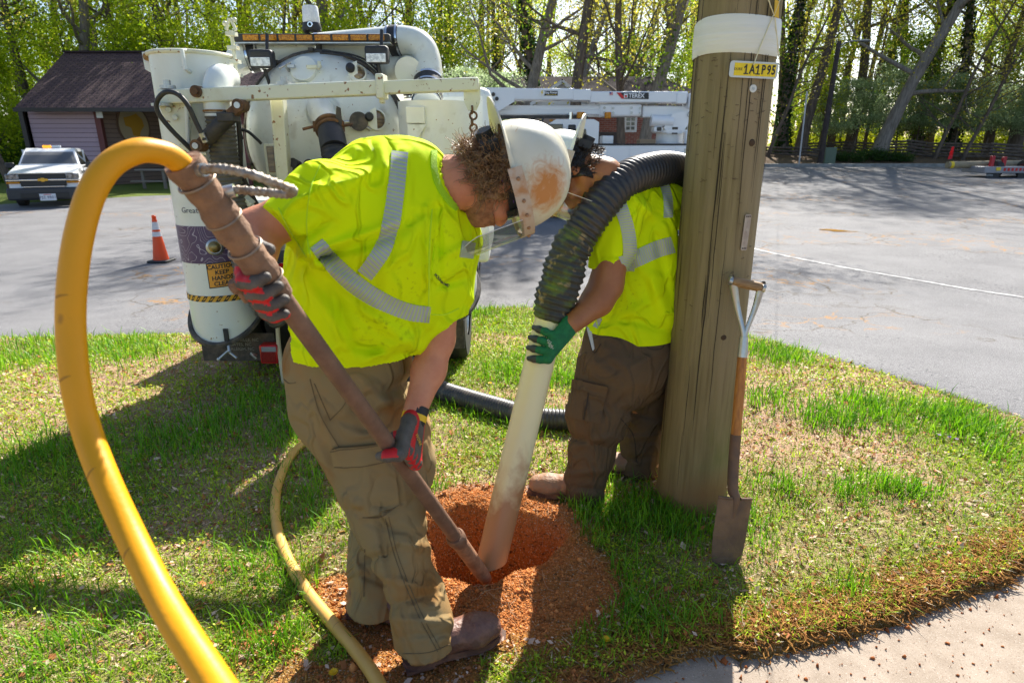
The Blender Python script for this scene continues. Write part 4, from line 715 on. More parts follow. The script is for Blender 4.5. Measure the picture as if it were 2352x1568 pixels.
X2 = nrm(V3(xw2 - xw1, 3.6, 0)); oc = V3((xw1 + xw2) / 2 - .05, yw + 1.75, W(257, 289, yw + 1.7)[2]); on = V3(-X2[1], X2[0], 0) * -1 if (-X2[1]) < 0 else V3(X2[1], -X2[0], 0); on = V3(X2[1], -X2[0], 0)
t = MB(); t.prism([(.95 * math.cos(a), 1.0 * math.sin(a)) for a in np.arange(36) * 2 * np.pi / 36], oc + on * .03, X2, V3(0, 0, 1), on * .05); ov = t.build('oval_sign', mat('sign_rim', (.17, .10, .07), .6), sh); t = MB(); t.prism([(.84 * math.cos(a), .89 * math.sin(a)) for a in np.arange(36) * 2 * np.pi / 36], oc + on * .08, X2, V3(0, 0, 1), on * .015); t.build('sign_field', mat('sign_cream', (.45, .36, .24), .6), ov)
t = MB(); t.prism([(-.55, .35), (-.2, .42), (.2, .55), (.5, .3), (.55, .0), (.3, -.25), (.2, -.5), (-.15, -.45), (-.2, -.1), (-.5, -.02)], oc + on * .1, X2, V3(0, 0, 1), on * .012); t.build('gold_emblem', mat('sign_gold', (.55, .30, .03), .5), ov)
p = W(228, 262, yw - .2); t = MB(); t.box(p, (.28, .02, .34)); t.build('notice_board', mat('paper_white', (.7, .72, .75), .6), sh); t = MB(); t.sph(W(226, 256, yw - .2) + V3(0, 0, .1), .09, 12, 8); t.build('security_lamp', galv, sh)
t = MB(); gp_ = tz(-12, 27); px0 = W(330, 415, 27)
for s in (0, .9): t.box(px0 + V3(s, 0, .0), (.1, .1, .9))
t.box(px0 + V3(.45, 0, .45), (1.3, .4, .06)); t.box(px0 + V3(.45, -.5, .0), (1.3, .25, .05)); pt = t.build('picnic_table', mat('weathered_wood', (.26, .23, .2), .85), None); tag(pt, 'grey picnic table under the open end of the shelter', 'table')
# house
brk = mat('house_brick', (.25, .07, .05), .85); courses(brk, .09, .26, c1=(.24, .065, .045), c2=(.30, .095, .065), mort=(.34, .26, .22), ms=.12)
hro = mat('house_roof', (.06, .05, .052), .95, spec=.05); courses(hro, .16, .4, c1=(.034, .026, .028), c2=(.022, .018, .02), mort=(.015, .012, .013), ms=.12)
yh = 30.0; gzh = tz(4, 30); ho = thing('brick_house', (4, 34, gzh), 'red brick house with a dark roof and white gable behind the bucket truck', 'house')
hx0, hx1 = W(1010, 300, yh)[0], W(1640, 300, yh)[0]; ze = W(1300, 243, yh)[2]; zr = W(1300, 176, yh + 5)[2]
wf = uvquad('wall', [(hx0, yh, gzh - .4), (hx1, yh, gzh - .4), (hx1, yh, ze), (hx0, yh, ze)], brk, ho, None, .2); uvquad('wall', [(hx1, yh, gzh - .4), (hx1, yh + 9.6, gzh - .4), (hx1, yh + 9.6, ze), (hx1, yh, ze)], brk, ho, None, .2); uvquad('wall', [(hx0, yh + 9.6, gzh - .4), (hx0, yh, gzh - .4), (hx0, yh, ze), (hx0, yh + 9.6, ze)], brk, ho, None, .2)
rf = uvquad('roof', [(hx0 - .5, yh - .5, ze), (hx1 + .5, yh - .5, ze), (hx1 - 1.6, yh + 5, zr), (hx0 + .4, yh + 5, zr)], hro, ho, None, .15); uvquad('roof', [(hx0 + .4, yh + 5, zr), (hx1 - 1.6, yh + 5, zr), (hx1 + .5, yh + 10, ze), (hx0 - .5, yh + 10, ze)], hro, ho, None, .15); uvquad('roof', [(hx1 + .5, yh - .5, ze), (hx1 + .5, yh + 10, ze), (hx1 - 1.6, yh + 5, zr)][:3] + [(hx1 - 1.6, yh + 4.99, zr)], hro, ho, None, 0)
wtr = mat('white_trim', (.70, .71, .72), .6, (.6, .6, .6), 3)
for uc, vap, wd in ((1290, 193, 1.25), (1055, 188, 1.3)):
    yg = yh - 2.0 if uc > 1200 else yh - 1; ap = W(uc, vap, yg); zb = ze - .1; xg = ap[0]
    t = MB(); t.prism([(-wd, 0), (wd, 0), (0, ap[2] - zb)], (xg, yg + .05, zb), V3(1, 0, 0), V3(0, 0, 1), V3(0, .1, 0)); gb = t.build('gable', wtr, ho)
    for s in (-1, 1):
        t = MB(); t.beam((xg, yg - .15, ap[2] + .08), (xg + s * (wd + .25), yg - .15, zb - .12), .14, .22, (0, 1, 0)); t.build('barge_board', wtr, gb)
        q = [V3(xg, yg - .25, ap[2] + .16), V3(xg + s * (wd + .4), yg - .25, zb - .1), V3(xg + s * (wd + .4), yg + 4.5, zb - .1), V3(xg, yg + 4.5, ap[2] + .16)]; uvquad('gable_roof', q if s > 0 else q[::-1], hro, gb, None, .08)
    t = MB(); t.box((xg, yg + .5, (gzh + zb) / 2 - .1), (wd * 2 - .3, 1.2, zb - gzh)); t.build('porch_wall', brk if uc < 1200 else wtr if False else brk, gb)
t = MB(); t.beam((W(1310, 240, yh - 2.3)[0], yh - 2.4, ze - .35), (W(1430, 240, yh - 2.3)[0], yh - 2.4, ze - .35), .3, .5); t.build('white_fascia', wtr, ho)
for u, v0, v1, wdx in ((1438, 269, 300, 20), (1130, 275, 300, 24), (1570, 270, 300, 20)):
    a = W(u, v0, yh - .08); b_ = W(u + wdx, v1, yh - .08); t = MB(); t.box(((a[0] + b_[0]) / 2, yh - .06, (a[2] + b_[2]) / 2), (abs(b_[0] - a[0]) + .16, .1, abs(a[2] - b_[2]) + .16)); wn = t.build('window', wtr, ho); t = MB(); gw, gh = abs(b_[0] - a[0]) / 2, abs(a[2] - b_[2]) / 3
    for i in range(2):
        for j in range(3): t.box((min(a[0], b_[0]) + gw * (i + .5), yh - .115, b_[2] + gh * (j + .5)), (gw - .06, .02, gh - .06))
    t.build('pane', mat('window_glass', (.05, .07, .075), .1, coat=1.), wn)
t = MB(); t.box((W(1395, 290, yh)[0], yh - .06, gzh + 1.1), (1.0, .1, 2.2)); t.build('door', mat('dark_door', (.04, .03, .03), .5), ho)
# ------------------------------------------------------------------ bucket truck
yk = 17.0; gk = tz(2.5, 17.5); bt = thing('bucket_truck', (2.4, 18, gk), 'white bucket truck with folded boom parked in front of the brick house', 'truck')
bw = mat('clean_white', (.80, .81, .83), .3, coat=.4); glass = mat('dark_glass', (.02, .025, .03), .06, coat=1.)
def BX(nm, u0, v0, u1, v1, y, dep, m, parent, bev=.02): t = MB(); t.bx(u0, v0, u1, v1, y, dep); return t.build(nm, m, parent, bev)
bd = BX('body', 1368, 333, 1640, 430, yk, 2.3, bw, bt, .03); BX('rub_rail', 1368, 330, 1640, 334, yk - .02, 2.34, blk, bd, .01)
for u in (1393, 1444, 1494, 1548): BX('locker_door', u + 1, 338, u + 46, 428, yk - .02, .03, bw, bd, .008)
p = W(1575, 348, yk - .02); t = MB(); t.box(p, (.09, .02, .14)); t.build('door_latch', galv, bd)
t = MB(); cx0, cx1 = W(1248, 320, yk + .1)[0], W(1370, 320, yk + .1)[0]; zt2, zm, zb2 = W(1310, 279, yk)[2], W(1310, 310, yk)[2], gk + .55
t.prism([(cx0, zb2), (cx1, zb2), (cx1, zt2 - .05), (cx1 - .1, zt2), (cx0 + .35, zt2), (cx0 + .15, zt2 - .12), (cx0 - .2, zm - .15), (cx0 - .9, zm - .25), (cx0 - .95, zb2)], (0, yk + .15, 0), V3(1, 0, 0), V3(0, 0, 1), V3(0, 2.0, 0)); cabk = t.build('cab', bw, bt, .06, seg=3)
t = MB(); t.prism([(cx0 + .75, zm - .2), (cx1 - .25, zm - .2), (cx1 - .3, zt2 - .2), (cx0 + .85, zt2 - .2)], (0, yk + .13, 0), V3(1, 0, 0), V3(0, 0, 1), V3(0, .03, 0)); t.build('side_window', glass, cabk, .02)
t = MB(); t.prism([(0, 0), (1.7, 0), (1.6, .55), (.1, .55)], V3(cx0 - .16, yk + .3, zm - .1), V3(0, 1, 0), nrm((.33, 0, .95)), V3(-.03, 0, .01)); t.build('windscreen', glass, cabk, .01)
BX('windscreen_side', 1252, 285, 1293, 300, yk + .12, .03, glass, cabk, .02)
for k in range(5): t = MB(); p = W(1266 + k * 10.5 + (12 if k == 4 else 0), 277, yk + .4); t.box(p, (.09, .08, .05)); t.build('marker_lamp', amb, cabk, .015)
t = MB(); p = W(1310, 278, yk + .5); t.cyl(p, p + V3(.01, 0, .22), .06); t.build('exhaust_stack', chm, cabk)
t = MB(); p = W(1312, 293, yk - .05); t.box(p + V3(.02, 0, -.1), (.2, .1, .34)); t.build('mirror', blk, cabk, .03)
# booms
up = MB(); up.bx(1125, 203, 1320, 230, yk + .5, .5); up.bx(1355, 210, 1580, 236, yk + .5, .5); ub = up.build('upper_boom', bw, bt, .03); BX('boom_sleeve', 1317, 205, 1357, 231, yk + .46, .58, bw, ub, .02)
BX('boom_sleeve', 1555, 212, 1578, 238, yk + .46, .58, bw, ub, .02); t = MB(); t.prism([(W(1105, 240, yk + .4)[0], W(1105, 262, yk + .4)[2]), (W(1108, 203, yk + .4)[0], W(1108, 203, yk + .4)[2]), (W(1180, 203, yk + .4)[0], W(1180, 203, yk + .4)[2]), (W(1180, 232, yk + .4)[0], W(1180, 232, yk + .4)[2]), (W(1128, 264, yk + .4)[0], W(1128, 264, yk + .4)[2])], (0, yk + .42, 0), V3(1, 0, 0), V3(0, 0, 1), V3(0, .08, 0)); kn = t.build('knuckle_plate', bw, ub, .02)
for u, v in ((1133, 217), (1141, 227), (1131, 232)): t = MB(); t.cyl(W(u, v, yk + .42), W(u, v, yk + .38), .05); t.build('knuckle_pin', drk, ub)
lo_ = MB(); lo_.bx(1085, 250, 1385, 264, yk + .7, .4); lo_.bx(1085, 242, 1380, 262, yk + .72, .36); lo_.bx(1476, 243, 1592, 270, yk + .7, .4); lbm = lo_.build('lower_boom', bw, bt, .03); BX('boom_sleeve', 1378, 239, 1474, 268, yk + .62, .56, bw, lbm, .05)
for cu in (1399, 1461):
    for du, dv in ((-11, -5), (9, -4), (-11, 6), (9, 7)): q = W(cu + du, 253 + dv, yk + .62); t = MB(); t.cyl(q, q + V3(0, -.03, 0), .035); t.build('bolt', galv, lbm)
t = MB(); t.cyl(W(1495, 277, yk + .6), W(1545, 280, yk + .6), .15); t.build('lift_cylinder', bw, lbm); BX('boom_tip', 1583, 214, 1604, 248, yk + .4, .7, bw, ub, .03)
t = MB(); a = [(1535, 305), (1528, 293), (1548, 262), (1585, 258), (1589, 268), (1565, 305)]; t.prism([(W(u, v, yk + .5)[0], W(u, v, yk + .5)[2]) for u, v in a][::-1], (0, yk + .5, 0), V3(1, 0, 0), V3(0, 0, 1), V3(0, .9, 0)); tu = t.build('turret', bw, bt, .03)
t = MB(); q = W(1537, 332, yk + .95); t.cyl(q + V3(0, 0, -.1), q + V3(0, 0, .32), .38, n=28); t.cyl(q + V3(0, 0, .3), q + V3(0, 0, .38), .48, n=28); t.build('pedestal', bw, tu); BX('hose_port', 1544, 292, 1557, 308, yk + .48, .03, drk, tu, .01); t = MB(); q = W(1584, 264, yk + .5); t.cyl(q, q + V3(0, -.04, 0), .07); t.build('pivot_pin', galv, tu)
BX('control_pod', 1502, 291, 1522, 304, yk + .5, .4, bw, bt, .03); BX('valve_block', 1509, 292, 1520, 301, yk + .48, .1, drk, bt, .02)
BX('tool_bin', 1383, 312, 1409, 331, yk + .3, .5, bw, bt, .02); BX('cardboard_box', 1470, 320, 1506, 332, yk + .3, .5, mat('cardboard', (.34, .24, .15), .85), bt, .01); BX('outrigger', 1575, 300, 1600, 332, yk + .3, .2, bw, bt, .02); BX('bucket', 1086, 262, 1120, 300, yk + .4, .8, wht, bt, .06)
t = MB(); t.beam(W(1086, 270, yk + .5), W(1330, 268, yk + .5), .1, .08); t.beam(W(1347, 268, yk + .5), W(1347, 330, yk + .5), .08, .12, (0, 1, 0)); t.build('boom_rest', drk, bt)
for u, v in ((1334, 267), (1396, 267)): t = MB(); p = W(u, v, yk + .4); t.cyl(p + V3(0, 0, -.06), p + V3(0, 0, .1), .09 if u > 1390 else .11, n=16); t.build('amber_beacon', amb, bt, .02)
for x in (1.5, 2.2 + 2.2, 0.9 - 1.5 + .2): 
    for dy in (.2, 2.1): wheel((x, yk + dy, tz(x, yk + dy) + .48), .5, .28, bt, (0, 1, 0))
# lettering on the boom
yt = yk + .49; dk = mat('decal_black', (.015, .015, .017), .4); rd = mat('decal_red', (.62, .02, .02), .4); wd_ = mat('decal_white', (.8, .8, .8), .4); ylw = mat('decal_yellow', (.85, .6, .02), .4)
def decal(uvs, m, y, name, parent, d=.006): t = MB(); t.prism([(W(u, v, y)[0], W(u, v, y)[2]) for u, v in uvs][::-1], (0, y, 0), V3(1, 0, 0), V3(0, 0, 1), V3(0, -d, 0)); return t.build(name, m, parent)
dc = decal([(1416, 213), (1490, 213), (1490, 228), (1430, 227)], dk, yt, 'maker_decal', bt); decal([(1416, 213), (1425, 213), (1436, 227), (1428, 227)], rd, yt - .006, 'red_flash', dc); p = W(1462, 220.5, yt - .008); text('TEREX', .145, p, (1, 0, 0), (0, 0, 1), wd_, 'lettering', dc, .002, bold=.004); decal([(1433, 215.5), (1442, 215.5), (1442, 225), (1433, 225)], wd_, yt - .008, 'emblem', dc); decal([(1435, 219), (1440, 219), (1440, 223.5), (1435, 223.5)], rd, yt - .015, 'emblem_core', dc)
yt2 = yk + .49; dc = decal([(1244, 209), (1281, 209), (1281, 220), (1244, 220)], dk, yt2, 'dealer_decal', bt); text('Ring Power', .075, W(1265, 213, yt2 - .008), (1, 0, 0), (0, 0, 1), wd_, 'lettering', dc, .002, bold=.002); text('Utility Equipment', .04, W(1266, 217.5, yt2 - .008), (1, 0, 0), (0, 0, 1), ylw, 'lettering', dc, .002); t = MB(); q = W(1245, 214, yt2 - .01); t.cyl(q, q + V3(0, -.01, 0), .075, n=24); t.build('dealer_roundel', wd_, dc); t = MB(); t.prism([(-.01, .06), (.03, .06), (.005, .01), (.03, .01), (-.02, -.06), (-.005, -.005), (-.03, -.005)], q + V3(0, -.012, 0), V3(1, 0, 0), V3(0, 0, 1), V3(0, -.004, 0)); t.build('bolt_mark', ylw, dc)
fl = decal([(1400, 212), (1408, 212), (1408, 219), (1400, 219)], wd_, yt, 'flag_decal', bt)
for k in range(4): decal([(1400, 212 + k * 1.9), (1408, 212 + k * 1.9), (1408, 213 + k * 1.9), (1400, 213 + k * 1.9)], rd, yt - .006, 'stripe', fl, .003)
decal([(1400, 212), (1403.5, 212), (1403.5, 215.5), (1400, 215.5)], mat('decal_blue', (.03, .06, .3), .4), yt - .009, 'canton', fl, .003)
# second white service truck half hidden behind the chain
st2 = thing('service_truck', (-.9, 22, tz(-.9, 22)), 'white service truck mostly hidden behind the lifting chain and boom', 'truck'); BX('cab', 1072, 296, 1125, 345, 22, 2.0, bw, st2, .08); BX('windscreen', 1076, 300, 1100, 316, 21.98, .05, glass, st2, .02); BX('rack', 1072, 281, 1120, 284, 22, 1.6, drk, st2, .01); BX('rack_post', 1098, 283, 1101, 300, 22.4, .1, drk, st2, .01)
for x in (-1.4, .1): wheel((x, 22.2, tz(x, 22.2) + .4), .42, .26, st2, (0, 1, 0))
# ------------------------------------------------------------------ pickup
def SX(o): o.location = (0, 0, 0)
gy_ = 20.5; pk = thing('pickup_truck', (W(110, 460, gy_)[0], gy_, tz(W(110, 460, gy_)[0], gy_) + .03), 'white pickup with chrome grille and amber roof beacon facing the camera', 'pickup'); PW = bw
def LB(nm, c, d, m, par, bev=.02, seg=2): t = MB(); t.box(c, d); return t.build(nm, m, par, bev, local=True, seg=seg)
def side(poly, y0, y1, inset=None):
    """profile in (length, height) extruded across the width; inset narrows the upper points"""
    t = MB(); n = len(poly); vs = []
    for s, x in ((-1, y0), (1, y1)): vs += [(x if not inset else x * inset[i], p[0], p[1]) for i, p in enumerate(poly)]
    return t.add(vs, [tuple(range(n)), tuple(range(2 * n - 1, n - 1, -1))] + [(i + n, (i + 1) % n + n, (i + 1) % n, i) for i in range(n)])
def arch(c, r, z): return [(c + r * math.cos(a), z + r * math.sin(a)) for a in np.linspace(math.pi, 0, 9)]
low = [(.0, .55), (.03, .95), (.1, 1.08), (.35, 1.15), (1.35, 1.31), (5.6, 1.3), (5.7, 1.2), (5.7, .6)] + [(p[0], p[1]) for p in arch(4.65, .46, .55)[::-1]] + [(3.2, .42)] + [(p[0], p[1]) for p in arch(.95, .46, .55)[::-1]] 
body = side(low, -1.0, 1.0, [.93, .95, .94, .93, .93, .97, .97, .97] + [1.] * 9 + [1.] + [1.] * 9).build('body', PW, pk, .03, local=True, seg=3)
cabp = side([(1.25, 1.18), (1.95, 1.78), (2.2, 1.86), (3.2, 1.86), (3.6, 1.78), (3.85, 1.18)], -.93, .93, [.98, .80, .78, .78, .80, .98]).build('cab', PW, pk, .04, local=True, seg=3)
t = MB(); t.add([(-.80, 1.455, 1.345), (.80, 1.455, 1.345), (.68, 1.90, 1.735), (-.68, 1.90, 1.735)], [(0, 1, 2, 3)]); t.v = [(q[0], q[1] - .03, q[2] + .01) for q in t.v]; gl_ = mat('windscreen_glass', (.012, .018, .028), .05, coat=.6, alpha=.72); t.build('windscreen', gl_, cabp, local=True)
for s in (-1, 1):
    t = MB(); t.add([(s * .935, 1.55, 1.25), (s * .935, 3.6, 1.25), (s * .78, 3.4, 1.74), (s * .765, 2.0, 1.74)], [(0, 1, 2, 3)]); t.build('side_window', glass, cabp, local=True)
    t = MB(); t.box((s * .88, 2.55, 1.53), (.05, .06, .55)); t.build('pillar', PW, cabp, local=True)
    m_ = LB('mirror', (s * 1.14, 1.62, 1.3), (.26, .12, .19), blk, pk, .04); t = MB(); t.cyl((s * .95, 1.62, 1.24), (s * 1.08, 1.62, 1.26), .03); t.build('mirror_arm', blk, m_, local=True)
    d_ = side([(1.55, .55), (3.0, .55), (3.0, 1.19), (1.55, 1.19)], s * 1.0, s * 1.012).build('door', PW, pk, .004, local=True); LB('handle', (s * 1.02, 2.85, 1.05), (.03, .16, .04), blk, d_, .01)
    hl = LB('headlight', (s * .80, .02, .985), (.36, .14, .17), mat('headlamp', (.30, .31, .33), .12, (.08, .085, .09), 14, .4, .6, coat=1.), pk, .03); LB('turn_signal', (s * .80, .0, .80), (.36, .1, .06), amb, pk, .015); LB('chrome_bar', (s * .80, .0, .87), (.37, .1, .05), chm, pk, .015)
LB('grille', (0, -.0, .985), (1.24, .1, .17), hz_k, pk, .02); LB('grille', (0, -.02, .765), (1.22, .1, .17), hz_k, pk, .02); LB('chrome_bar', (0, -.03, .875), (1.26, .08, .065), chm, pk, .02); LB('chrome_bar', (0, -.02, 1.085), (1.7, .08, .03), chm, pk, .01); LB('chrome_bar', (0, -.06, .665), (1.12, .08, .035), chm, pk, .01)
t = MB(); t.prism([(-.15, .0), (-.12, .035), (-.045, .035), (-.045, .06), (.045, .06), (.045, .035), (.12, .035), (.15, 0), (.12, -.035), (.045, -.035), (.045, -.06), (-.045, -.06), (-.045, -.035), (-.12, -.035)], (0, -.075, .88), V3(1, 0, 0), V3(0, 0, 1), V3(0, -.02, 0)); t.build('gold_emblem', mat('gold_badge', (.62, .36, .05), .3, metal=.6), pk, local=True)
bp_ = LB('bumper', (0, -.03, .445), (2.02, .32, .38), mat('grey_bumper', (.035, .037, .042), .5), pk, .06, 3); LB('bumper_slot', (0, -.19, .4), (1.3, .03, .17), hz_k, bp_, .02)
pl = LB('licence_plate', (.06, -.205, .34), (.44, .015, .22), mat('plate_white', (.72, .74, .78), .4), pk, .01); SX(text('PJZ 9801', .12, (.06, -.214, .335), (1, 0, 0), (0, 0, 1), mat('plate_blue', (.05, .06, .16), .5), 'lettering', pl, .001))
LB('plate_header', (.06, -.214, .425), (.2, .004, .02), rd, pl, 0)
for s in (-1, 1):
    for yy in (.95, 4.65):
        t = MB(); t.lathe([(.24, -.13), (.36, -.13), (.395, -.1), (.4, -.05), (.4, .05), (.395, .1), (.36, .13), (.24, .13)], (s * .86, yy, .40), (1, 0, 0), 28); wh = t.build('wheel', mat('tyre', (.02, .02, .021)), pk, local=True); t = MB(); t.lathe([(.24, s * .12), (.2, s * .09), (.08, s * .1), (0, s * .12)], (s * .86, yy, .40), (1, 0, 0), 20); t.build('rim', chm, wh, local=True)
LB('rear_bed', (0, 4.7, 1.23), (1.8, 1.7, .05), hz_k, body, 0)
t = MB(); t.box((-.12, 2.3, 1.91), (.25, .14, .09)); bcn = t.build('roof_beacon', mat('lit_amber', (.9, .35, .02), .3, emit=(1, .35, .02, .6)), pk, .03, local=True); t = MB(); t.box((.16, 2.3, 1.91), (.28, .14, .085)); t.build('beacon_lens', clr, bcn, .03, local=True)
X_, Z_ = (0, 1, 0), (0, 0, 1)
SX(text('AWP', .26, (1.018, 2.15, .98), X_, Z_, rd, 'lettering', pk, .002, bold=.006)); SX(text('800.343.2650', .12, (1.012, .85, 1.09), X_, Z_, dk, 'lettering', pk, .002)); SX(text('1.800.343.2650', .13, (.985, 4.6, 1.12), X_, Z_, dk, 'lettering', pk, .002))
pk.rotation_euler = (0, 0, R(26))
# two people sitting in the pickup
def sitter(x, vest, hat, label):
    o = np.array(pk.location) + V3(x * .9 - 2.35 * .438, 2.35 * .899 + x * .438, .0); me = thing('person', o + V3(0, 0, .75), label, 'person', None); sk = mat('skin_plain', (.40, .20, .13), .5)
    f = union([cone(o + V3(0, 0, .8), o + V3(0, 0, 1.15), .14, .17, V3(0, 1, 0), .7), cone(o + V3(-.17, 0, 1.2), o + V3(.17, 0, 1.2), .07, .07), cone(o + V3(0, 0, 1.2), o + V3(0, -.02, 1.34), .06, .055), ell(o + V3(0, -.03, 1.44), (.075, .095, .115)), cone(o + V3(.2, 0, 1.18), o + V3(.24, -.12, .95), .055, .045), cone(o + V3(.24, -.12, .95), o + V3(.12, -.36, 1.0), .045, .035), cone(o + V3(-.2, 0, 1.18), o + V3(-.24, -.12, .95), .055, .045), cone(o + V3(-.24, -.12, .95), o + V3(-.1, -.36, 1.0), .045, .035), cone(o + V3(.1, 0, .82), o + V3(.12, -.45, .85), .085, .07), cone(o + V3(-.1, 0, .82), o + V3(-.12, -.45, .85), .085, .07)], .03)
    ob, g = sdf_obj('body', f, o + V3(-.4, -.6, .6), o + V3(.4, .3, 1.65), .02, sk, me); sdf_obj('shirt', inter(lambda P: f(P) - .015, halfspace(o + V3(0, 0, 1.27), (0, 0, 1)), halfspace(o + V3(0, 0, .85), (0, 0, -1)), halfspace(o + V3(0, -.2, 1), (0, -1, 0))), o + V3(-.4, -.6, .6), o + V3(.4, .3, 1.65), .02, vest, me)
    t = MB(); t.lathe([(.105, 0), (.1, .05), (.07, .09), (0, .105)], o + V3(0, -.03, 1.47), n=20); t.box(o + V3(0, -.15, 1.48), (.15, .1, .012)); t.build('cap', hat, me)
sitter(-.42, mat('dark_jacket', (.03, .035, .05), .8), mat('faded_red', (.3, .08, .06), .8), 'person in dark jacket and reddish cap on the left inside the white pickup'); sitter(.42, mat('dark_jacket', (.03, .035, .05)), hz_k, 'person in a dark cap on the right inside the white pickup')
# ------------------------------------------------------------------ far right: lamp post, fence, log trailer, marker
tw = mat('weathered_rail', (.16, .125, .10), .9, (.09, .07, .06), 4, .4, .6, bump=.4)
p0 = GT(1882, 381); p0[2] = tz(p0[0], p0[1]); top = W(1925, 95, p0[1]); lp = thing('street_lamp', p0, 'dark wooden lamp post with a short arm before the rail fence', 'street lamp'); t = MB(); t.tube([p0 + V3(0, 0, -.2), V3(p0[0] + .1, p0[1], top[2])], [.2, .14], 14); t.build('pole', mat('dark_pole', (.07, .055, .05), .9, (.04, .03, .03), 5), lp)
t = MB(); a = V3(p0[0] + .1, p0[1], top[2] - .3); t.tube(spline([a, a + V3(.5, -.1, .25), a + V3(1.1, -.2, .3)], 5), .04, 8); ar = t.build('arm', galv, lp); t = MB(); t.sph(a + V3(1.45, -.25, .28), .42, 16, 8, (1, .5, .22)); t.build('lamp_head', galv, ar)
q = GT(1893, 378); t = MB(); zt0 = tz(q[0], q[1]); t.box((q[0] + .35, q[1] + .3, zt0 + .55), (.75, .6, 1.1)); tag(t.build('transformer_box', mat('box_green', (.12, .17, .12), .6), None, .04), 'grey-green utility box at the foot of the lamp post', 'utility box')
q = GT(1835, 378); t = MB(); zt0 = tz(q[0], q[1]); t.tube([(q[0], q[1], zt0), (W(1854, 210, q[1])[0], q[1], W(1854, 210, q[1])[2])], .05, 8); tag(t.build('marker_pole', mat('white_pole', (.6, .62, .65), .5)), 'thin white leaning pole between the utility pole and lamp post', 'pole')
def rail_fence(x0, y0, x1, y1, label, k):
    L = math.hypot(x1 - x0, y1 - y0); t = thing('split_rail_fence', ((x0 + x1) / 2, (y0 + y1) / 2, tz((x0 + x1) / 2, (y0 + y1) / 2)), label, 'fence', 'split rail fences at the wood edge'); n = max(2, int(L / 2.6)); P = []
    for i in range(n + 1): f = i / n; zig = .45 * (-1) ** i; P.append(V3(x0 + (x1 - x0) * f, y0 + (y1 - y0) * f + zig, tz(x0 + (x1 - x0) * f, y0 + (y1 - y0) * f)))
    for i in range(n):
        for j in range(k):
            m = MB(); a, b = P[i] + V3(0, 0, .14 + j * .21 + .1 * (i % 2)), P[i + 1] + V3(0, 0, .14 + j * .21 + .1 * ((i + 1) % 2) + RT.uniform(-.03, .03)); d = nrm(b - a); m.tube([a - d * .3, a, b, b + d * .3], [.07, .085, .08, .06], 6); m.build('rail', tw, t)
rail_fence(at(1770, 46), 46.5, at(1900, 46), 44, 'low split rail fence left of the lamp post', 3); rail_fence(at(2030, 46), 46.3, at(2150, 45), 45.6, 'split rail fence stretch left of the red flag', 5); rail_fence(at(2155, 45), 45.4, at(2420, 43), 43.5, 'split rail fence stretch right of the red flag', 5); rail_fence(at(1860, 52), 52, at(2010, 51), 51, 'farther split rail fence between the lamp post and big leaning tree', 4)
tr = W(2300, 395, 30); zt0 = tz(tr[0], 30); tl_ = thing('pole_trailer', (tr[0], 30.5, zt0), 'grey pole trailer with red uprights and black mud flaps at the right edge', 'trailer')
BX('deck', 2262, 383, 2420, 398, 30, 1.6, mat('trailer_grey', (.30, .30, .33), .5), tl_, .03)
for u in (2268, 2340): BX('mud_flap', u - 4, 397, u + 26, 425, 30.05, .04, blk, tl_, .01)
for u in (2284, 2352, 2400): x = W(u, 410, 30.5)[0]; wheel((x, 30.6, tz(x, 30.6) + .42), .42, .3, tl_, (1, 0, 0), maro)
for u, v in ((2277, 358), (2304, 360)): BX('red_upright', u, v - (0 if u < 2290 else 0), u + 8, 384, 30.3, .15, mat('upright_red', (.45, .02, .03), .5), tl_, .02)
for k in range(6): BX('red_reflector', 2306 + k * 9, 386, 2311 + k * 9, 393, 29.98, .03, rd, tl_, .005)
text('KIEFER', .12, W(2272, 403, 30.03) + V3(.0, 0, 0), (1, 0, 0), (0, 0, 1), mat('flap_white', (.5, .5, .5), .6), 'lettering', tl_, .003)
BX('warning_tag', 2289, 384, 2299, 392, 29.97, .03, ylw, tl_, .005)
t = MB(); la, lb2 = W(2176, 379, 31.0), W(2500, 374, 31.4); t.tube([la, lb2], [.16, .18], 16); lg_ = t.build('pole_log', mat('pale_log', (.36, .30, .19), .8, (.26, .21, .14), 4)); tag(lg_, 'long pale utility pole lying across the trailer', 'log'); t = MB(); t.cyl(la + V3(.1, 0, 0), la + V3(.25, 0, 0), .166); t.build('yellow_band', ylw, lg_)
a = W(2178, 372, 30.9); t = MB(); n = 6; vs = []
for i in range(n + 1):
    f = i / n; y = 30.9 + .12 * math.sin(f * 5); vs += [W(2177 + 10 * f, 366 - 28 * f, y), W(2186 + 6 * f, 365 - 20 * f ** 1.5 - 8 * f, y + .08)]
t.add(vs, [(2 * i, 2 * i + 1, 2 * i + 3, 2 * i + 2) for i in range(n)]); t.add([v + V3(.01, .03, 0) for v in vs], [(2 * i + 2, 2 * i + 3, 2 * i + 1, 2 * i) for i in range(n)]); tag(t.build('warning_flag', mat('flag_red', (.75, .02, .03), .7, trans=.35)), 'bright red flag tied to the end of the long pole', 'flag')
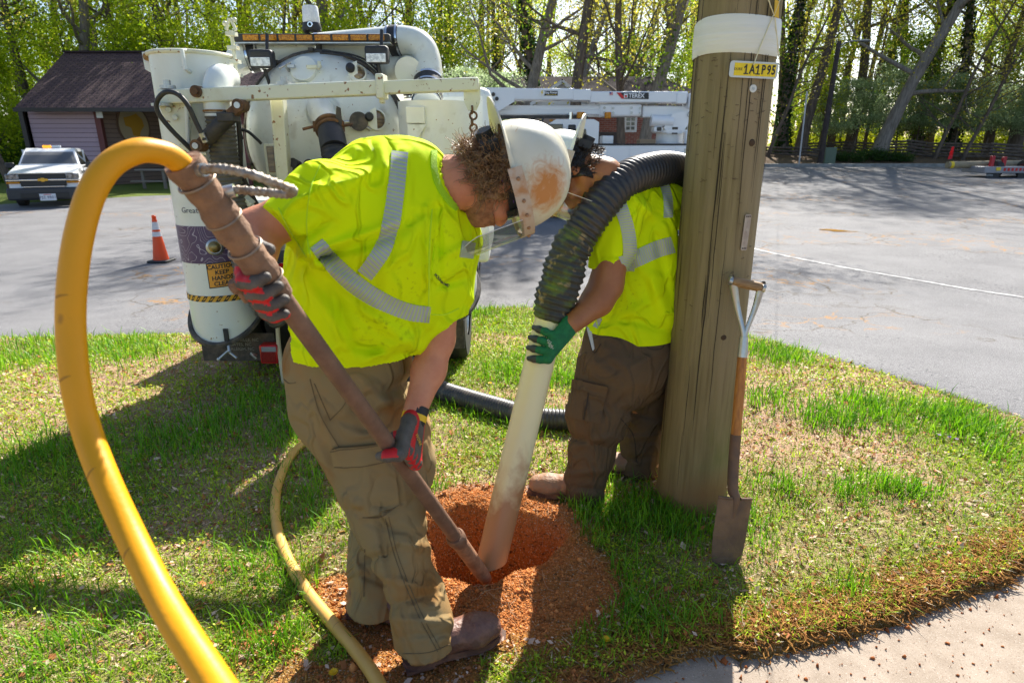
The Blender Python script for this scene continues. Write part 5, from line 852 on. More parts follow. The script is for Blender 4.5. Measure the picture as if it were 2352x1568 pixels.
# ------------------------------------------------------------------ cones
cone_o = mat('cone_orange', (.86, .085, .012), .45, (.8, .1, .02), 6, trans=.15); cone_w = mat('cone_sleeve', (.72, .70, .72), .5, (.6, .58, .6), 20)
def traffic_cone(u, v, H, label):
    g = GT(u, v); x, y = g[0], g[1]; z = float(base_z(np.array([x]), np.array([y]))[0]) + .006; t = thing('traffic_cone', (x, y, z), label, 'cone', 'orange traffic cones'); b = MB(); b.box((x, y, z + .02 * H / .8), (.38 * H / .9, .38 * H / .9, .045)); b.build('base', blk, t, .02)
    c = MB(); r0, r1 = .15 * H / .9, .032 * H / .9; rr = lambda h: r0 + (r1 - r0) * (h / H) ** .92
    c.lathe([(rr(h * H), h * H) for h in (.04, .3, .6, .9, .93)] + [(r1 * 1.0, .93 * H), (r1 * 1.25, .95 * H), (r1 * 1.25, .985 * H), (r1 * .8, H), (r1 * .6, H)], (x, y, z), n=32); bo = c.build('body', cone_o, t)
    for a, b_ in ((.555, .655), (.70, .86)): c = MB(); c.lathe([(rr(h * H) + .004, h * H) for h in np.linspace(a, b_, 4)], (x, y, z), n=32); c.build('reflective_sleeve', cone_w, bo)
    return t
traffic_cone(372, 606, .80, 'orange traffic cone alone on the asphalt left of the white truck'); traffic_cone(1567, 715, .80, 'orange traffic cone half hidden behind the utility pole')
# ------------------------------------------------------------------ the two workers
lime = mat('hi_vis_lime', (.80, 1.0, .003), .75, (.74, .97, .004), 2.5, .4, .7, trans=.2, bump=.06, bscale=320, spec=.1, folds_=.75)
dirt_lime = lime
skinA = mat('skin_fair', (.62, .26, .145), .5, (.54, .19, .10), 14, .4, .7, bump=.1, bscale=160, spec=.35)
skinB = mat('skin_tan', (.36, .14, .055), .45, (.30, .105, .04), 12, .4, .7, bump=.1, bscale=160, spec=.4)
khaki = mat('khaki_canvas', (.27, .195, .095), .9, (.34, .18, .06), 4, .48, .72, bump=.12, bscale=400, spec=.12, folds_=.7, specks=[(5, .6, .75, (.26, .12, .035))])
brownp = mat('brown_canvas', (.108, .072, .043), .9, (.15, .09, .042), 4, .45, .75, bump=.12, bscale=400, spec=.12, folds_=.7)
leather = mat('work_leather', (.13, .055, .038), .5, (.27, .12, .07), 14, .48, .72, bump=.35, bscale=60)
leather2 = mat('dusty_leather', (.25, .15, .09), .6, (.36, .155, .065), 14, .48, .7, bump=.3, bscale=60)
sole_m = mat('boot_sole', (.10, .042, .028), .85, (.25, .11, .06), 16, .45, .68)
tape = None
def tape_mat():
    m = mat('reflective_tape', (.40, .42, .42), .35, spec=.6); nt = m.node_tree; N = nt.nodes; L = nt.links; b = N['Principled BSDF']; uvn = N.new('ShaderNodeTexCoord'); sp = N.new('ShaderNodeSeparateXYZ'); L.new(uvn.outputs['UV'], sp.inputs[0])
    at = N.new('ShaderNodeAttribute'); at.attribute_type = 'OBJECT'; at.attribute_name = 'bands'; mu = N.new('ShaderNodeMath'); mu.operation = 'MULTIPLY'; L.new(sp.outputs[0], mu.inputs[0]); L.new(at.outputs['Fac'], mu.inputs[1])
    sk = N.new('ShaderNodeMath'); sk.operation = 'MULTIPLY_ADD'; L.new(sp.outputs[1], sk.inputs[0]); sk.inputs[1].default_value = .6; L.new(mu.outputs[0], sk.inputs[2]); fr = N.new('ShaderNodeMath'); fr.operation = 'FRACT'; L.new(sk.outputs[0], fr.inputs[0])
    gt = N.new('ShaderNodeMath'); gt.operation = 'GREATER_THAN'; gt.inputs[1].default_value = .76; L.new(fr.outputs[0], gt.inputs[0]); mx = N.new('ShaderNodeMix'); mx.data_type = 'RGBA'; L.new(gt.outputs[0], mx.inputs['Factor']); mx.inputs[6].default_value = (.36, .38, .39, 1); mx.inputs[7].default_value = (.45, .62, .04, 1); L.new(mx.outputs[2], b.inputs['Base Color']); return m
tape = tape_mat()
def folds(spec):
    """sculpted creases: (u0,v0,u1,v1,width,height in mm) measured off the cloth"""
    A = [(np.array(s[:2], float), np.array(s[2:4], float), s[4] * .8, s[5] * .0024) for s in spec]
    def f(P):
        u, v = uv_of(P); Q = np.stack([u, v], 1); o = np.zeros(len(P))
        for a, b, wd, h in A: d = b - a; t = np.clip((Q - a) @ d / (d @ d), 0, 1); r = np.linalg.norm(Q - a - t[:, None] * d, axis=1); o += h * np.exp(-(r / wd) ** 2) * (.35 + .65 * np.sin(np.pi * np.clip(t, .02, .98)))
        return o
    return f
def crease(P, amp, sc, d, st=2.6):
    d = nrm(d); Q = P + .05 * np.stack([fbm(P * 7 + 3, 2), fbm(P * 7 + 9, 2), fbm(P * 7 + 21, 2)], 1); Q = Q - np.outer(Q @ d, d) * (1 - 1 / st); n = fbm(Q * sc, 2); m = ss(.42, .62, fbm(P * 4.5 + 31, 2)); return amp * (1 - np.abs(n - .5) * 7).clip(-.6, 1) * (.25 + .75 * m)
def wr(P, amp, sc, st=(1, 1, 1)): return amp * (fbm(P * np.array(st) * sc, 3) - .5) * 2
def lframe(U, F): U = nrm(U); F = nrm(np.array(F) - U * np.dot(F, U)); return np.stack([np.cross(F, U), F, U], 1)   # columns: right ear, face, crown
UPI = V3(0, ST, CT)
def head_sdf(jaw=1.):
    return union([ell((0, -.015, .035), (.074, .097, .088)), ell((0, .034, -.045), (.058, .062, .082)), cone((0, .074, -.102), (0, .078, -.098), .024 * jaw, .024 * jaw), cone((.056, .0, -.045), (.02, .07, -.1), .026, .022 * jaw), cone((-.056, .0, -.045), (-.02, .07, -.1), .026, .022 * jaw),
        cone((0, .098, .004), (0, .119, -.034), .009, .0145), cone((-.012, .104, -.04), (.012, .104, -.04), .010, .010), cone((-.036, .086, .024), (.036, .086, .024), .014, .014), ell((.04, .07, -.028), (.026, .026, .026)), ell((-.04, .07, -.028), (.026, .026, .026)), cone((-.02, .092, -.066), (.02, .092, -.066), .0075, .0075), cone((-.018, .09, -.078), (.018, .09, -.078), .009, .009)], .022)
def head_full(jaw=1.):
    b = head_sdf(jaw); ears = union([ell((s * .079, -.012, -.008), (.011, .020, .032)) for s in (-1, 1)], .01); eye = union([ell((s * .033, .108, .006), (.017, .016, .012)) for s in (-1, 1)], .004); mouth = cone((-.022, .106, -.072), (.022, .106, -.072), .0035, .0035)
    def f(P): d = smin(b(P), ears(P), .012); d = -smin(-d, eye(P), .012); return -smin(-d, mouth(P), .006)
    return f
def inloc(f, o, Rm): return lambda P: f((P - o) @ Rm)
def helmet(o, Rm, parent, m, dirt=None):
    """full-shell hard hat worn back to front: bill over the nape"""
    a, b, h, z0 = .128, .158, .163, .035; nth, nph = 56, 12; rows = []
    def shell(k):
        out = []
        for i in range(nph + 1):
            ph = math.pi / 2 * (1 - i / nph); r = math.cos(ph) ** .82; z = math.sin(ph)
            out.append([((a - k) * r * math.cos(t), (b - k) * r * math.sin(t) * (1. if math.sin(t) > 0 else .98), z0 + (h - k) * z + (.007 * math.exp(-(math.cos(t) * r * a / .012) ** 2) * (z > .25) if k == 0 else 0)) for t in np.arange(nth) * 2 * np.pi / nth])
        return out
    A = shell(0); B = shell(.004)[::-1]; brim = []
    for e_, dz in ((.5, -.004), (1., -.012)):
        row = []
        for t in np.arange(nth) * 2 * np.pi / nth:
            bk = max(0, -math.sin(t)) ; e = .008 + .060 * ss(.35, .95, np.array(bk)); row.append(((a + e * e_ * .7) * math.cos(t), (b + e * e_) * math.sin(t), z0 + dz + .006 * e_ * float(ss(.45, .95, np.array(bk)))))
        brim.append(row)
    low = [[(p[0], p[1], p[2] - .004) for p in r] for r in brim[::-1]]; rows = A + brim + low + B; mb = MB(); vs = [o + Rm @ np.array(p) for r in rows for p in r]
    mb.add(vs, [(i * nth + j, (i + 1) * nth + j, (i + 1) * nth + (j + 1) % nth, i * nth + (j + 1) % nth) for i in range(len(rows) - 1) for j in range(nth)]); hm = mb.build('hard_hat', m, parent, ang=55)
    L = lambda *q: o + Rm @ np.array(q, float)
    # suspension band, ratchet
    t = MB(); n = 40; P = [L(.088 * math.cos(q), .108 * math.sin(q) - .005, .012) for q in np.arange(n + 1) * 2 * np.pi / n]; vs = []
    for q in P: vs += [q + Rm @ V3(0, 0, .016), q - Rm @ V3(0, 0, .018)]
    t.add(vs, [(2 * i, 2 * i + 1, 2 * i + 3, 2 * i + 2) for i in range(n)]); bd_ = 0; t.cyl(L(0, -.122, -.012), L(0, -.152, -.015), .024, n=18); t.box(L(0, -.118, -.012), (.11, .03, .05), Rm); t.build('suspension_band', mat('band_black', (.02, .022, .026), .6), hm)
    # shield bracket round the front edge
    t = MB(); n = 40; vs = []
    for i in range(n + 1): q = R(-25) + R(230) * i / n; vs += [L((a + .012) * math.cos(q), (b + .012) * math.sin(q), z0 + .012), L((a + .014) * math.cos(q), (b + .014) * math.sin(q), z0 - .026)]
    vs2 = [v + Rm @ V3(0, 0, 0) + nrm(v - L(0, 0, z0)) * .006 for v in vs]; k = len(vs); t.add(vs + vs2, [(2 * i, 2 * i + 1, 2 * i + 3, 2 * i + 2) for i in range(n)] + [(k + 2 * i + 2, k + 2 * i + 3, k + 2 * i + 1, k + 2 * i) for i in range(n)] + [(2 * i + 2, k + 2 * i + 2, k + 2 * i, 2 * i) for i in range(n)] + [(2 * i + 1, k + 2 * i + 1, k + 2 * i + 3, 2 * i + 3) for i in range(n)])
    t.m = 1
    for q in (-15, 5, 20, 38, 60, 90, 120, 142, 160, 175, 195): c = L((a + .02) * math.cos(R(q)), (b + .02) * math.sin(R(q)), z0 - .006); t.sph(c, .0055, 8, 6)
    t.build('shield_bracket', [mat('bracket_tan', (.50, .40, .31), .5, (.42, .2, .08), 22, .5, .7), mat('rivet_rusty', (.35, .19, .1), .5, metal=.4)], hm)
    t = MB(); n = 36; m2 = 8; vs = []
    for j in range(m2 + 1):
        f = j / m2
        for i in range(n + 1): q = R(90) + R(66) * (2 * i / n - 1) * (1 - .10 * max(0, f - .8) * 5); vs.append(L((a + .022 + .01 * f) * math.cos(q), (b + .018 + .012 * f) * math.sin(q), z0 - .02 - .20 * f * (1 - .12 * abs(2 * i / n - 1) ** 4)))
    t.add(vs, [(j * (n + 1) + i, j * (n + 1) + i + 1, (j + 1) * (n + 1) + i + 1, (j + 1) * (n + 1) + i) for j in range(m2) for i in range(n)]); t.m = 1; edge = [vs[m2 * (n + 1) + i] for i in range(n + 1)]; t.tube([vs[j * (n + 1)] for j in range(m2)] + edge + [vs[j * (n + 1) + n] for j in range(m2 - 1, -1, -1)], .0011, 5); t.build('face_shield', [shield_m, mat('shield_edge', (.75, .70, .66), .3)], hm, ang=0)
    return hm
def shield_mat():
    m = bpy.data.materials.new('clear_shield'); m.use_nodes = True; nt = m.node_tree; N = nt.nodes; L = nt.links; o = N['Material Output']; N.remove(N['Principled BSDF']); tr = N.new('ShaderNodeBsdfTransparent'); tr.inputs[0].default_value = (.94, .95, .95, 1); gl = N.new('ShaderNodeBsdfGlossy'); gl.inputs['Roughness'].default_value = .06; di = N.new('ShaderNodeBsdfTranslucent'); di.inputs[0].default_value = (.8, .8, .8, 1)
    fr = N.new('ShaderNodeFresnel'); fr.inputs[0].default_value = 1.5; m1 = N.new('ShaderNodeMixShader'); fm = N.new('ShaderNodeMath'); fm.operation = 'MULTIPLY'; fm.inputs[1].default_value = .45; L.new(fr.outputs[0], fm.inputs[0]); L.new(fm.outputs[0], m1.inputs[0]); L.new(tr.outputs[0], m1.inputs[1]); L.new(gl.outputs[0], m1.inputs[2]); m2 = N.new('ShaderNodeMixShader'); m2.inputs[0].default_value = .09; L.new(m1.outputs[0], m2.inputs[1]); L.new(di.outputs[0], m2.inputs[2]); L.new(m2.outputs[0], o.inputs[0]); return m
shield_m = shield_mat()
def hat_mat(name, base, stain):
    m = mat(name, base, .4, (base[0] * .93, base[1] * .92, base[2] * .84), 6, .4, .7, coat=.2, bump=.02, bscale=60); return m
def hand(C, A, N_, rp, m_list, parent, name, ext=None, sz=1., cuff=None, spread=1., flip=1, wrist=None):
    """five-fingered glove gripping a rod: C rod point, A rod axis (towards the index side), N_ from the rod to the palm; fingers wrap towards T = A x N"""
    A = nrm(A); N_ = nrm(np.array(N_) - A * np.dot(N_, A)); T = np.cross(A, N_); C = np.array(C); prims = []; mats = []
    def pt(a, phi, r): return C + A * a + (N_ * math.cos(phi) + T * math.sin(phi)) * r
    R1 = rp + .0125 * sz
    offs = tuple(flip * q for q in (.034, .0115, -.011, -.033)); lens = (.074, .083, .078, .062)
    for i, (a, l) in enumerate(zip(offs, lens)):
        a *= sz * spread; l *= sz; ph0 = .55 * min(1, .03 / R1); tot = l / R1; P = [pt(a * .9, ph0 - .2 * .03 / R1, R1 + .004 * sz)] + [pt(a * (1 + .06 * q), ph0 + tot * q / 3, R1 - .0015 * sz * q) for q in (1, 2, 3)]; rad = np.array([.0125, .0115, .0105, .0088]) * sz
        for k in range(3): prims.append(cone(P[k], P[k + 1], rad[k], rad[k + 1])); mats.append(('f', i, k, P[k], P[k + 1]))
    kn = [pt(a * sz * spread * .9, .35 * .03 / R1, R1 + .003 * sz) for a in offs]; wr_ = wrist if wrist is not None else pt(0, 0, R1 + .012 * sz) - T * .085 * sz
    wr_ = np.array(wr_)
    for i in range(4): s_ = wr_ + A * (offs[i] * .62 * sz); prims.append(cone(kn[i], s_ * .9 + kn[i] * .1, .0125 * sz, .017 * sz)); mats.append(('p', i, 0, kn[i], s_))
    tb = wr_ * .72 + kn[0] * .28 + A * .024 * sz * flip; th = [tb, pt(.050 * flip * sz, -.35 * .035 / R1, R1 + .006 * sz), pt(.058 * flip * sz, -1.15 * .035 / R1, R1 - .001 * sz), pt(.052 * flip * sz, -1.95 * .035 / R1, R1 - .002 * sz)]; rad = np.array([.017, .0145, .0125, .0100]) * sz
    for k in range(3): prims.append(cone(th[k], th[k + 1], rad[k], rad[k + 1])); mats.append(('t', 4, k, th[k], th[k + 1]))
    groups = [union(prims[3 * i:3 * i + 3], .010 * sz) for i in range(4)]; palm = union(prims[12:16], .022 * sz); thumb = union(prims[16:19], .012 * sz)
    def f(P):
        d = groups[0](P)
        for g in groups[1:]: d = smin(d, g(P), .0035 * sz)
        d = smin(d, palm(P), .012 * sz); d = smin(d, thumb(P), .012 * sz)
        if cuff is not None: d = smin(d, cuff[0](P), .015)
        return d
    allp = np.array([q for mm in mats for q in (mm[3], mm[4])] + ([cuff[1], cuff[2]] if cuff else [])); lo, hi = allp.min(0) - .035, allp.max(0) + .035
    def mi(c):
        D = np.stack([p(c) for p in prims] + ([cuff[0](c)] if cuff else []), 1); return np.array([ext(mats, int(k), q, A, N_, T, C) for k, q in zip(D.argmin(1), c)])
    return sdf_obj(name, f, lo, hi, .0036, m_list, parent, mi=mi)
def boot(name, heel, toe, zg, m, parent, H=.16, wd=.047, tilt=0., shaft=None):
    h = np.array(heel, float); t_ = np.array(toe, float); L = np.linalg.norm(t_ - h); X_ = nrm(t_ - h); S = nrm(np.cross(V3(0, 0, 1), X_)); Zv = np.cross(X_, S); P = lambda a, s, z: h + X_ * a * L + S * s + Zv * z
    up = union([cone(P(.14, 0, .056), P(.40, 0, .050), .038, .040), cone(P(.40, 0, .050), P(.72, 0, .045), .040, wd * .92, S, 1.12), cone(P(.72, 0, .045), P(.88, 0, .046), wd * .95, .042, S, 1.12), cone(P(.20, 0, .07), P(.20, 0, H - .05), .040, .038), cone(P(.30, 0, .066), P(.52, 0, .058), .044, .036)], .035)
    f = inter(lambda Q: up(Q) - wr(Q, .0022, 34), halfspace(P(0, 0, .022), -Zv)); lo = np.min([P(-.15, -.1, 0), P(1.1, .1, 0), P(-.15, .1, H + .06), P(1.1, -.1, H + .05)], 0) - .03; hi = np.max([P(-.15, -.1, 0), P(1.1, .1, 0), P(-.15, .1, H + .06), P(1.1, -.1, H + .05)], 0) + .03
    ob, g = sdf_obj(name, f, lo, hi, .006, m, parent)
    out = []
    for a, w_ in ((-.02, .0), (-.0, .026), (.06, .040), (.2, .044), (.38, .040), (.55, .046), (.72, .053), (.86, .048), (.95, .034), (1.0, .016), (1.01, 0)): out.append((a, w_))
    poly = [(a * L, w_) for a, w_ in out] + [(a * L, -w_) for a, w_ in out[-2:0:-1]]; s = MB(); s.prism(poly, h + Zv * .0, X_, S, Zv * .024); so = s.build('sole', sole_m, ob, .004)
    s = MB(); s.prism([(.0, -.036), (.27 * L, -.04), (.27 * L, .04), (.0, .036)], h - Zv * .012, X_, S, Zv * .014); s.build('boot_heel', sole_m, ob, .004); return ob
# ================================================================== front worker
p1 = thing('person', (-.3, 1.72, 0), 'front worker in lime shirt and khaki trousers bending over the hole with a lance', 'person')
LT, LB_ = W(436, 395, 1.08), W(1112, 1322, 2.0); LB_[2] = .0; LAX = nrm(LB_ - LT)
def on_lance(u, v):
    r = nrm(ray(u, v)); w0 = LT - V3(0, 0, CAMZ); b = LAX @ r; d = LAX @ w0; e = r @ w0; s = (b * e - d) / (1 - b * b); return LT + LAX * s
VD = nrm(ray(850, 600))
T1 = chain([px(803, 815, 1.80, 152), px(822, 740, 1.78, 164), px(850, 640, 1.75, 180), px(885, 525, 1.73, 184), px(905, 440, 1.72, 118), px(958, 395, 1.74, 60)], .06, VD, .8)
sh = [(735, 455, 1.56), (1030, 565, 1.84)]
aR = cone(W(748, 455, 1.57), W(655, 552, 1.49), 88 * M(745, 455, 1.57), 84 * M(650, 545, 1.49)); aR = inter(aR, halfspace(W(663, 540, 1.49), W(640, 552, 1.48) - W(745, 470, 1.56)))
aL = cone(W(1032, 555, 1.82), W(1020, 740, 1.78), 72 * M(1030, 555, 1.82), 56 * M(1021, 730, 1.78)); aL = inter(aL, halfspace(W(1021, 729, 1.78), V3(.06, .0, -1)))
hemN = W(790, 905, 1.78) - W(806, 850, 1.79)
torso1 = inter(T1, halfspace(W(800, 852, 1.79), hemN)); neckhole = inter(T1, halfspace(W(985, 360, 1.74), (1, 0, .2)))
F1 = folds([(710, 455, 900, 370, 26, 9), (870, 330, 900, 440, 16, 7), (830, 560, 1000, 480, 20, -9), (690, 590, 950, 500, 14, 10), (700, 600, 900, 545, 14, -10), (710, 590, 860, 690, 18, 9), (730, 660, 930, 800, 20, -8), (700, 640, 820, 820, 18, 9), (760, 650, 830, 840, 16, -8), (680, 700, 720, 850, 16, 8), (840, 720, 960, 800, 22, 9), (790, 790, 950, 815, 16, -11), (830, 835, 960, 770, 16, 10), (760, 640, 870, 720, 12, -7), (980, 480, 985, 720, 12, 9), (1005, 480, 1010, 640, 12, -9), (1000, 600, 1080, 560, 14, 6), (990, 660, 1070, 640, 14, -8), (660, 480, 730, 430, 14, 7), (680, 560, 760, 500, 14, -9), (905, 600, 985, 470, 16, 5), (640, 760, 780, 835, 12, -7), (880, 430, 960, 640, 20, 4)])
SH1 = union([torso1, aR, aL], .055)
fsh1 = inter(lambda P: SH1(P) - F1(P) - crease(P, .0075, 9, (.5, .3, -.8)), halfspace(W(1002, 372, 1.75), (.94, 0.05, -.02)) if False else halfspace(W(1012, 400, 1.75), W(1080, 395, 1.75) - W(1000, 400, 1.75)) if False else (lambda P: np.full(len(P), -1.)))
# neck opening: cut away a slanted cylinder round the neck
nk0, nk1 = W(1000, 415, 1.745), W(1110, 432, 1.77)
nkc = cone(nk0 + (nk1 - nk0) * .1, nk1 + (nk1 - nk0), .064, .10)
fsh1b = lambda P: np.maximum(fsh1(P), -nkc(P))
lo1, hi1 = W(600, 900, 1.3) - V3(.05, .0, .05), W(1120, 290, 2.15) + V3(.02, 0, .05); lo1[1], hi1[1] = 1.3, 2.1
shirt1, gs1 = sdf_obj('shirt', fsh1b, lo1, hi1, .0068, lime, p1); b1 = bvh_of(gs1)
def tape_on(b, parent, pts, wd, n, bands, nv=6, name='reflective_stripe', m=None): o = patch(name, b, ribbon(pts, wd), n, nv, m or tape, parent, .0015, .002); o['bands'] = float(bands); return o
tape_on(b1, shirt1, [(918, 350), (905, 470), (885, 560), (858, 605), (838, 632)], 38, 60, 34)
tape_on(b1, shirt1, [(726, 560), (765, 605), (820, 655), (885, 695), (940, 716), (986, 722)], [36, 40, 42, 40, 38, 36], 60, 38)
tape_on(b1, shirt1, [(1076, 556), (1070, 592)], 30, 14, 9)
pk1 = patch('chest_pocket', b1, [(997, 565), (1052, 612), (1022, 668), (988, 640)], 14, 14, lime, shirt1, .001, .0022)
# embroidered company name on the pocket
def proj_text(body, size_px, u, v, ang, b, m, parent, sx=1.):
    c = math.cos(R(ang)); s_ = math.sin(R(ang)); cache = {}
    def fn(x, y, z):
        uu = u + (x * c + y * s_); vv = v + (x * s_ - y * c); p, n = hit(b, uu, vv)
        if p is None: p, n = W(uu, vv, 1.8), V3(0, -1, 0)
        return p + n * (.005 + z)
    return text(body, size_px, None, (1, 0, 0), (0, 1, 0), m, 'lettering', parent, .0004, fn, sx=sx)
ink = mat('navy_print', (.03, .04, .05), .8)
proj_text('MCKIM&CREED', 9.5, 1012, 645, 43, b1, ink, shirt1, .72)
stain = mat('grease_smudge', (.22, .34, .02), .85, (.10, .16, .02), 60, .4, .6)
for pts, w_ in (([(640, 478), (668, 532), (704, 590)], 2.5), ([(990, 722), (1022, 722), (1054, 708)], 2.5), ([(992, 480), (986, 560), (985, 650), (984, 735)], 2.5), ([(735, 380), (712, 440), (704, 520), (712, 590)], 2.5)): patch('seam', b1, ribbon(pts, w_), 36, 1, mat('lime_seam', (.55, .78, .004), .8), shirt1, .0008, .0009)
patch('collar_rib', b1, ribbon([(996, 347), (996, 385), (1006, 425), (1030, 462), (1050, 480)], 13), 30, 3, mat('lime_rib', (.40, .68, .004), .8, bump=.3, bscale=260), shirt1, .001, .003)
def smudge(spots):
    nt = lime.node_tree; N = nt.nodes; L = nt.links; b = N['Principled BSDF']; tr = [n for n in N if n.type == 'BSDF_TRANSLUCENT'][0]; base = b.inputs['Base Color'].links[0].from_socket; g = N.new('ShaderNodeTexCoord')
    for c, r, sc, lo in spots:
        vm = N.new('ShaderNodeVectorMath'); vm.operation = 'DISTANCE'; L.new(g.outputs['Object'], vm.inputs[0]); vm.inputs[1].default_value = c; mr = N.new('ShaderNodeMapRange'); mr.inputs[1].default_value = r; mr.inputs[2].default_value = 0; L.new(vm.outputs['Value'], mr.inputs[0]); nz = N.new('ShaderNodeTexNoise'); nz.inputs['Scale'].default_value = sc; nz.inputs['Detail'].default_value = 6; L.new(g.outputs['Object'], nz.inputs[0])
        m1 = N.new('ShaderNodeMapRange'); m1.inputs[1].default_value = lo; m1.inputs[2].default_value = lo + .16; L.new(nz.outputs[0], m1.inputs[0]); m2 = N.new('ShaderNodeMath'); m2.operation = 'MULTIPLY'; L.new(m1.outputs[0], m2.inputs[0]); L.new(mr.outputs[0], m2.inputs[1]); mx = N.new('ShaderNodeMix'); mx.data_type = 'RGBA'; L.new(m2.outputs[0], mx.inputs['Factor']); L.new(base, mx.inputs[6]); mx.inputs[7].default_value = (.34, .46, .01, 1); base = mx.outputs[2]
    L.new(base, b.inputs['Base Color']); L.new(base, tr.inputs[0])
smudge([(tuple(W(885, 740, 1.6)), .11, 55, .53), (tuple(W(935, 640, 1.58)), .09, 70, .56), (tuple(W(1000, 560, 1.66)), .10, 60, .57), (tuple(W(1440, 690, 2.5)), .12, 60, .58)])
# body ---------------------------------------------------------------------------------------------
HU = nrm(V3(.95, .04, 0) + .30 * UPI); HF = nrm(V3(.26, .58, 0) - .9 * UPI); HR = lframe(HU, HF); HO = W(1186, 404, 1.80) - HU * .045
h1 = inloc(head_full(), HO, HR); LH = lambda *q: HO + HR @ np.array(q, float)
wR = on_lance(612, 668); gR = wR; elb = W(584, 535, 1.52); wristR = W(588, 640, 1.40); gl = on_lance(908, 1050); wristL = W(951, 960, 1.64)
armR = chain([px(735, 460, 1.56, 58), (elb, .052), (elb + (wristR - elb) * .4, .048), (wristR, .031)], .03)
armL = chain([px(1035, 560, 1.83, 46), px(1004, 780, 1.765, 37), px(985, 850, 1.73, 36), px(953, 945, 1.65, 27)], .03)
core = chain([px(805, 860, 1.81, 90), px(830, 740, 1.77, 105), px(885, 525, 1.72, 110), px(960, 410, 1.74, 45)], .05, VD, .7); neck = chain([px(960, 410, 1.745, 50), (LH(0, -.035, -.13), .066), (LH(0, -.03, -.04), .064)], .04)
legs = chain([px(815, 900, 1.82, 70), px(870, 1050, 1.80, 70), px(892, 1150, 1.77, 50), px(921, 1276, 1.69, 34), px(967, 1420, 1.625, 30)], .02), chain([px(830, 900, 1.85, 60), px(895, 1130, 1.90, 44), px(864, 1270, 1.87, 30), px(861, 1390, 1.83, 28)], .02)
fb1 = union([core, armR, armL, neck, h1, *legs], .022); sdf_obj('body', fb1, V3(-.95, 1.3, .0), V3(.15, 2.15, 1.75), .0095, skinA, p1)
# sharper copy of the face is not needed: the head is part of the body surface
hairM = mat('brown_hair', (.20, .10, .045), .4, (.38, .22, .10), 40, .4, .6, spec=.5); beardM = mat('auburn_beard', (.38, .17, .085), .75, (.24, .10, .05), 70, .4, .6)
hs = head_sdf(); fh = lambda q: np.maximum(np.maximum(hs(q) - .012 - .006 * (fbm(q * 60, 2) - .5), q[:, 1] - .035 - .6 * np.clip(q[:, 2], -.05, .05)), q[:, 2] - .06); fh2 = lambda q: np.maximum(fh(q), -(q[:, 2] + .085 + .25 * q[:, 1]))
hair, _ = sdf_obj('hair', lambda P: fh2((P - HO) @ HR), HO - .16, HO + .16, .006, hairM, p1)
rr = random.Random(3); cb = MB()
for i in range(1300):
    th = rr.uniform(-math.pi * .98, .02) if rr.random() < .9 else rr.uniform(-.4, 3.5); zz = rr.uniform(-.085, .03); q = V3(math.cos(th) * .086, math.sin(th) * .108 - .01, zz)
    if q[1] > .02: continue
    n = nrm(q + V3(0, 0, -.01)); tx = nrm(V3(rr.gauss(0, 1), rr.gauss(0, 1), rr.gauss(-.5, .8))); tx = nrm(tx - n * (tx @ n) * .4 + n * rr.uniform(.0, .45)); s_ = np.cross(n, tx); ph = rr.uniform(0, 6.28); P = []; L_ = rr.uniform(.03, .06); cr = rr.uniform(.005, .010); k_ = rr.uniform(.6, 1.5)
    for j in range(9): f = j / 8; P.append(LH(*(q + tx * L_ * f + (s_ * math.cos(ph + f * 6.28 * k_) + n * math.sin(ph + f * 6.28 * k_)) * cr * (.3 + f))))
    cb.tube(P, [.0017 * (1 - .75 * j / 8) for j in range(9)], 4, cap=False)
cb.build('curls', hairM, hair, ang=0)
fbd = lambda q: np.maximum(np.maximum(np.maximum(hs(q) - .005 - .004 * (fbm(q * 90, 2) - .3), q[:, 2] + .052 - .35 * np.maximum(0, .05 - q[:, 1])), -(q[:, 1] - .005)), -(np.linalg.norm((q - np.array([0, .1, -.071])) / np.array([.024, .03, .009]), axis=1) - 1) * .01)
sdf_obj('beard', lambda P: fbd((P - HO) @ HR), HO - .17, HO + .17, .0045, beardM, p1)
t = MB()
for s in (-1, 1): t.sph(LH(s * .033, .088, .006), .0125, 12, 8)
t.build('eyes', mat('eye_white', (.75, .72, .68), .2), p1)
t = MB(); n = 24; vs = []
for i in range(n + 1): q = R(90) + R(66) * (2 * i / n - 1); vs += [LH(.082 * math.cos(q), .088 * math.sin(q) + .028, .024), LH(.080 * math.cos(q), .088 * math.sin(q) + .026, -.016)]
t.add(vs, [(2 * i, 2 * i + 1, 2 * i + 3, 2 * i + 2) for i in range(n)]); gls = t.build('safety_glasses', mat('smoke_lens', (.03, .028, .03), .08, coat=1.), p1); t = MB(); t.tube([LH(.08, .04, .01), LH(.084, 0, .006), LH(.084, -.04, -.01)], .0022, 6); t.build('glasses_arm', mat('purple_arm', (.12, .05, .25), .4), gls)
hat1 = hat_mat('white_hat_stained', (.70, .66, .53), True)
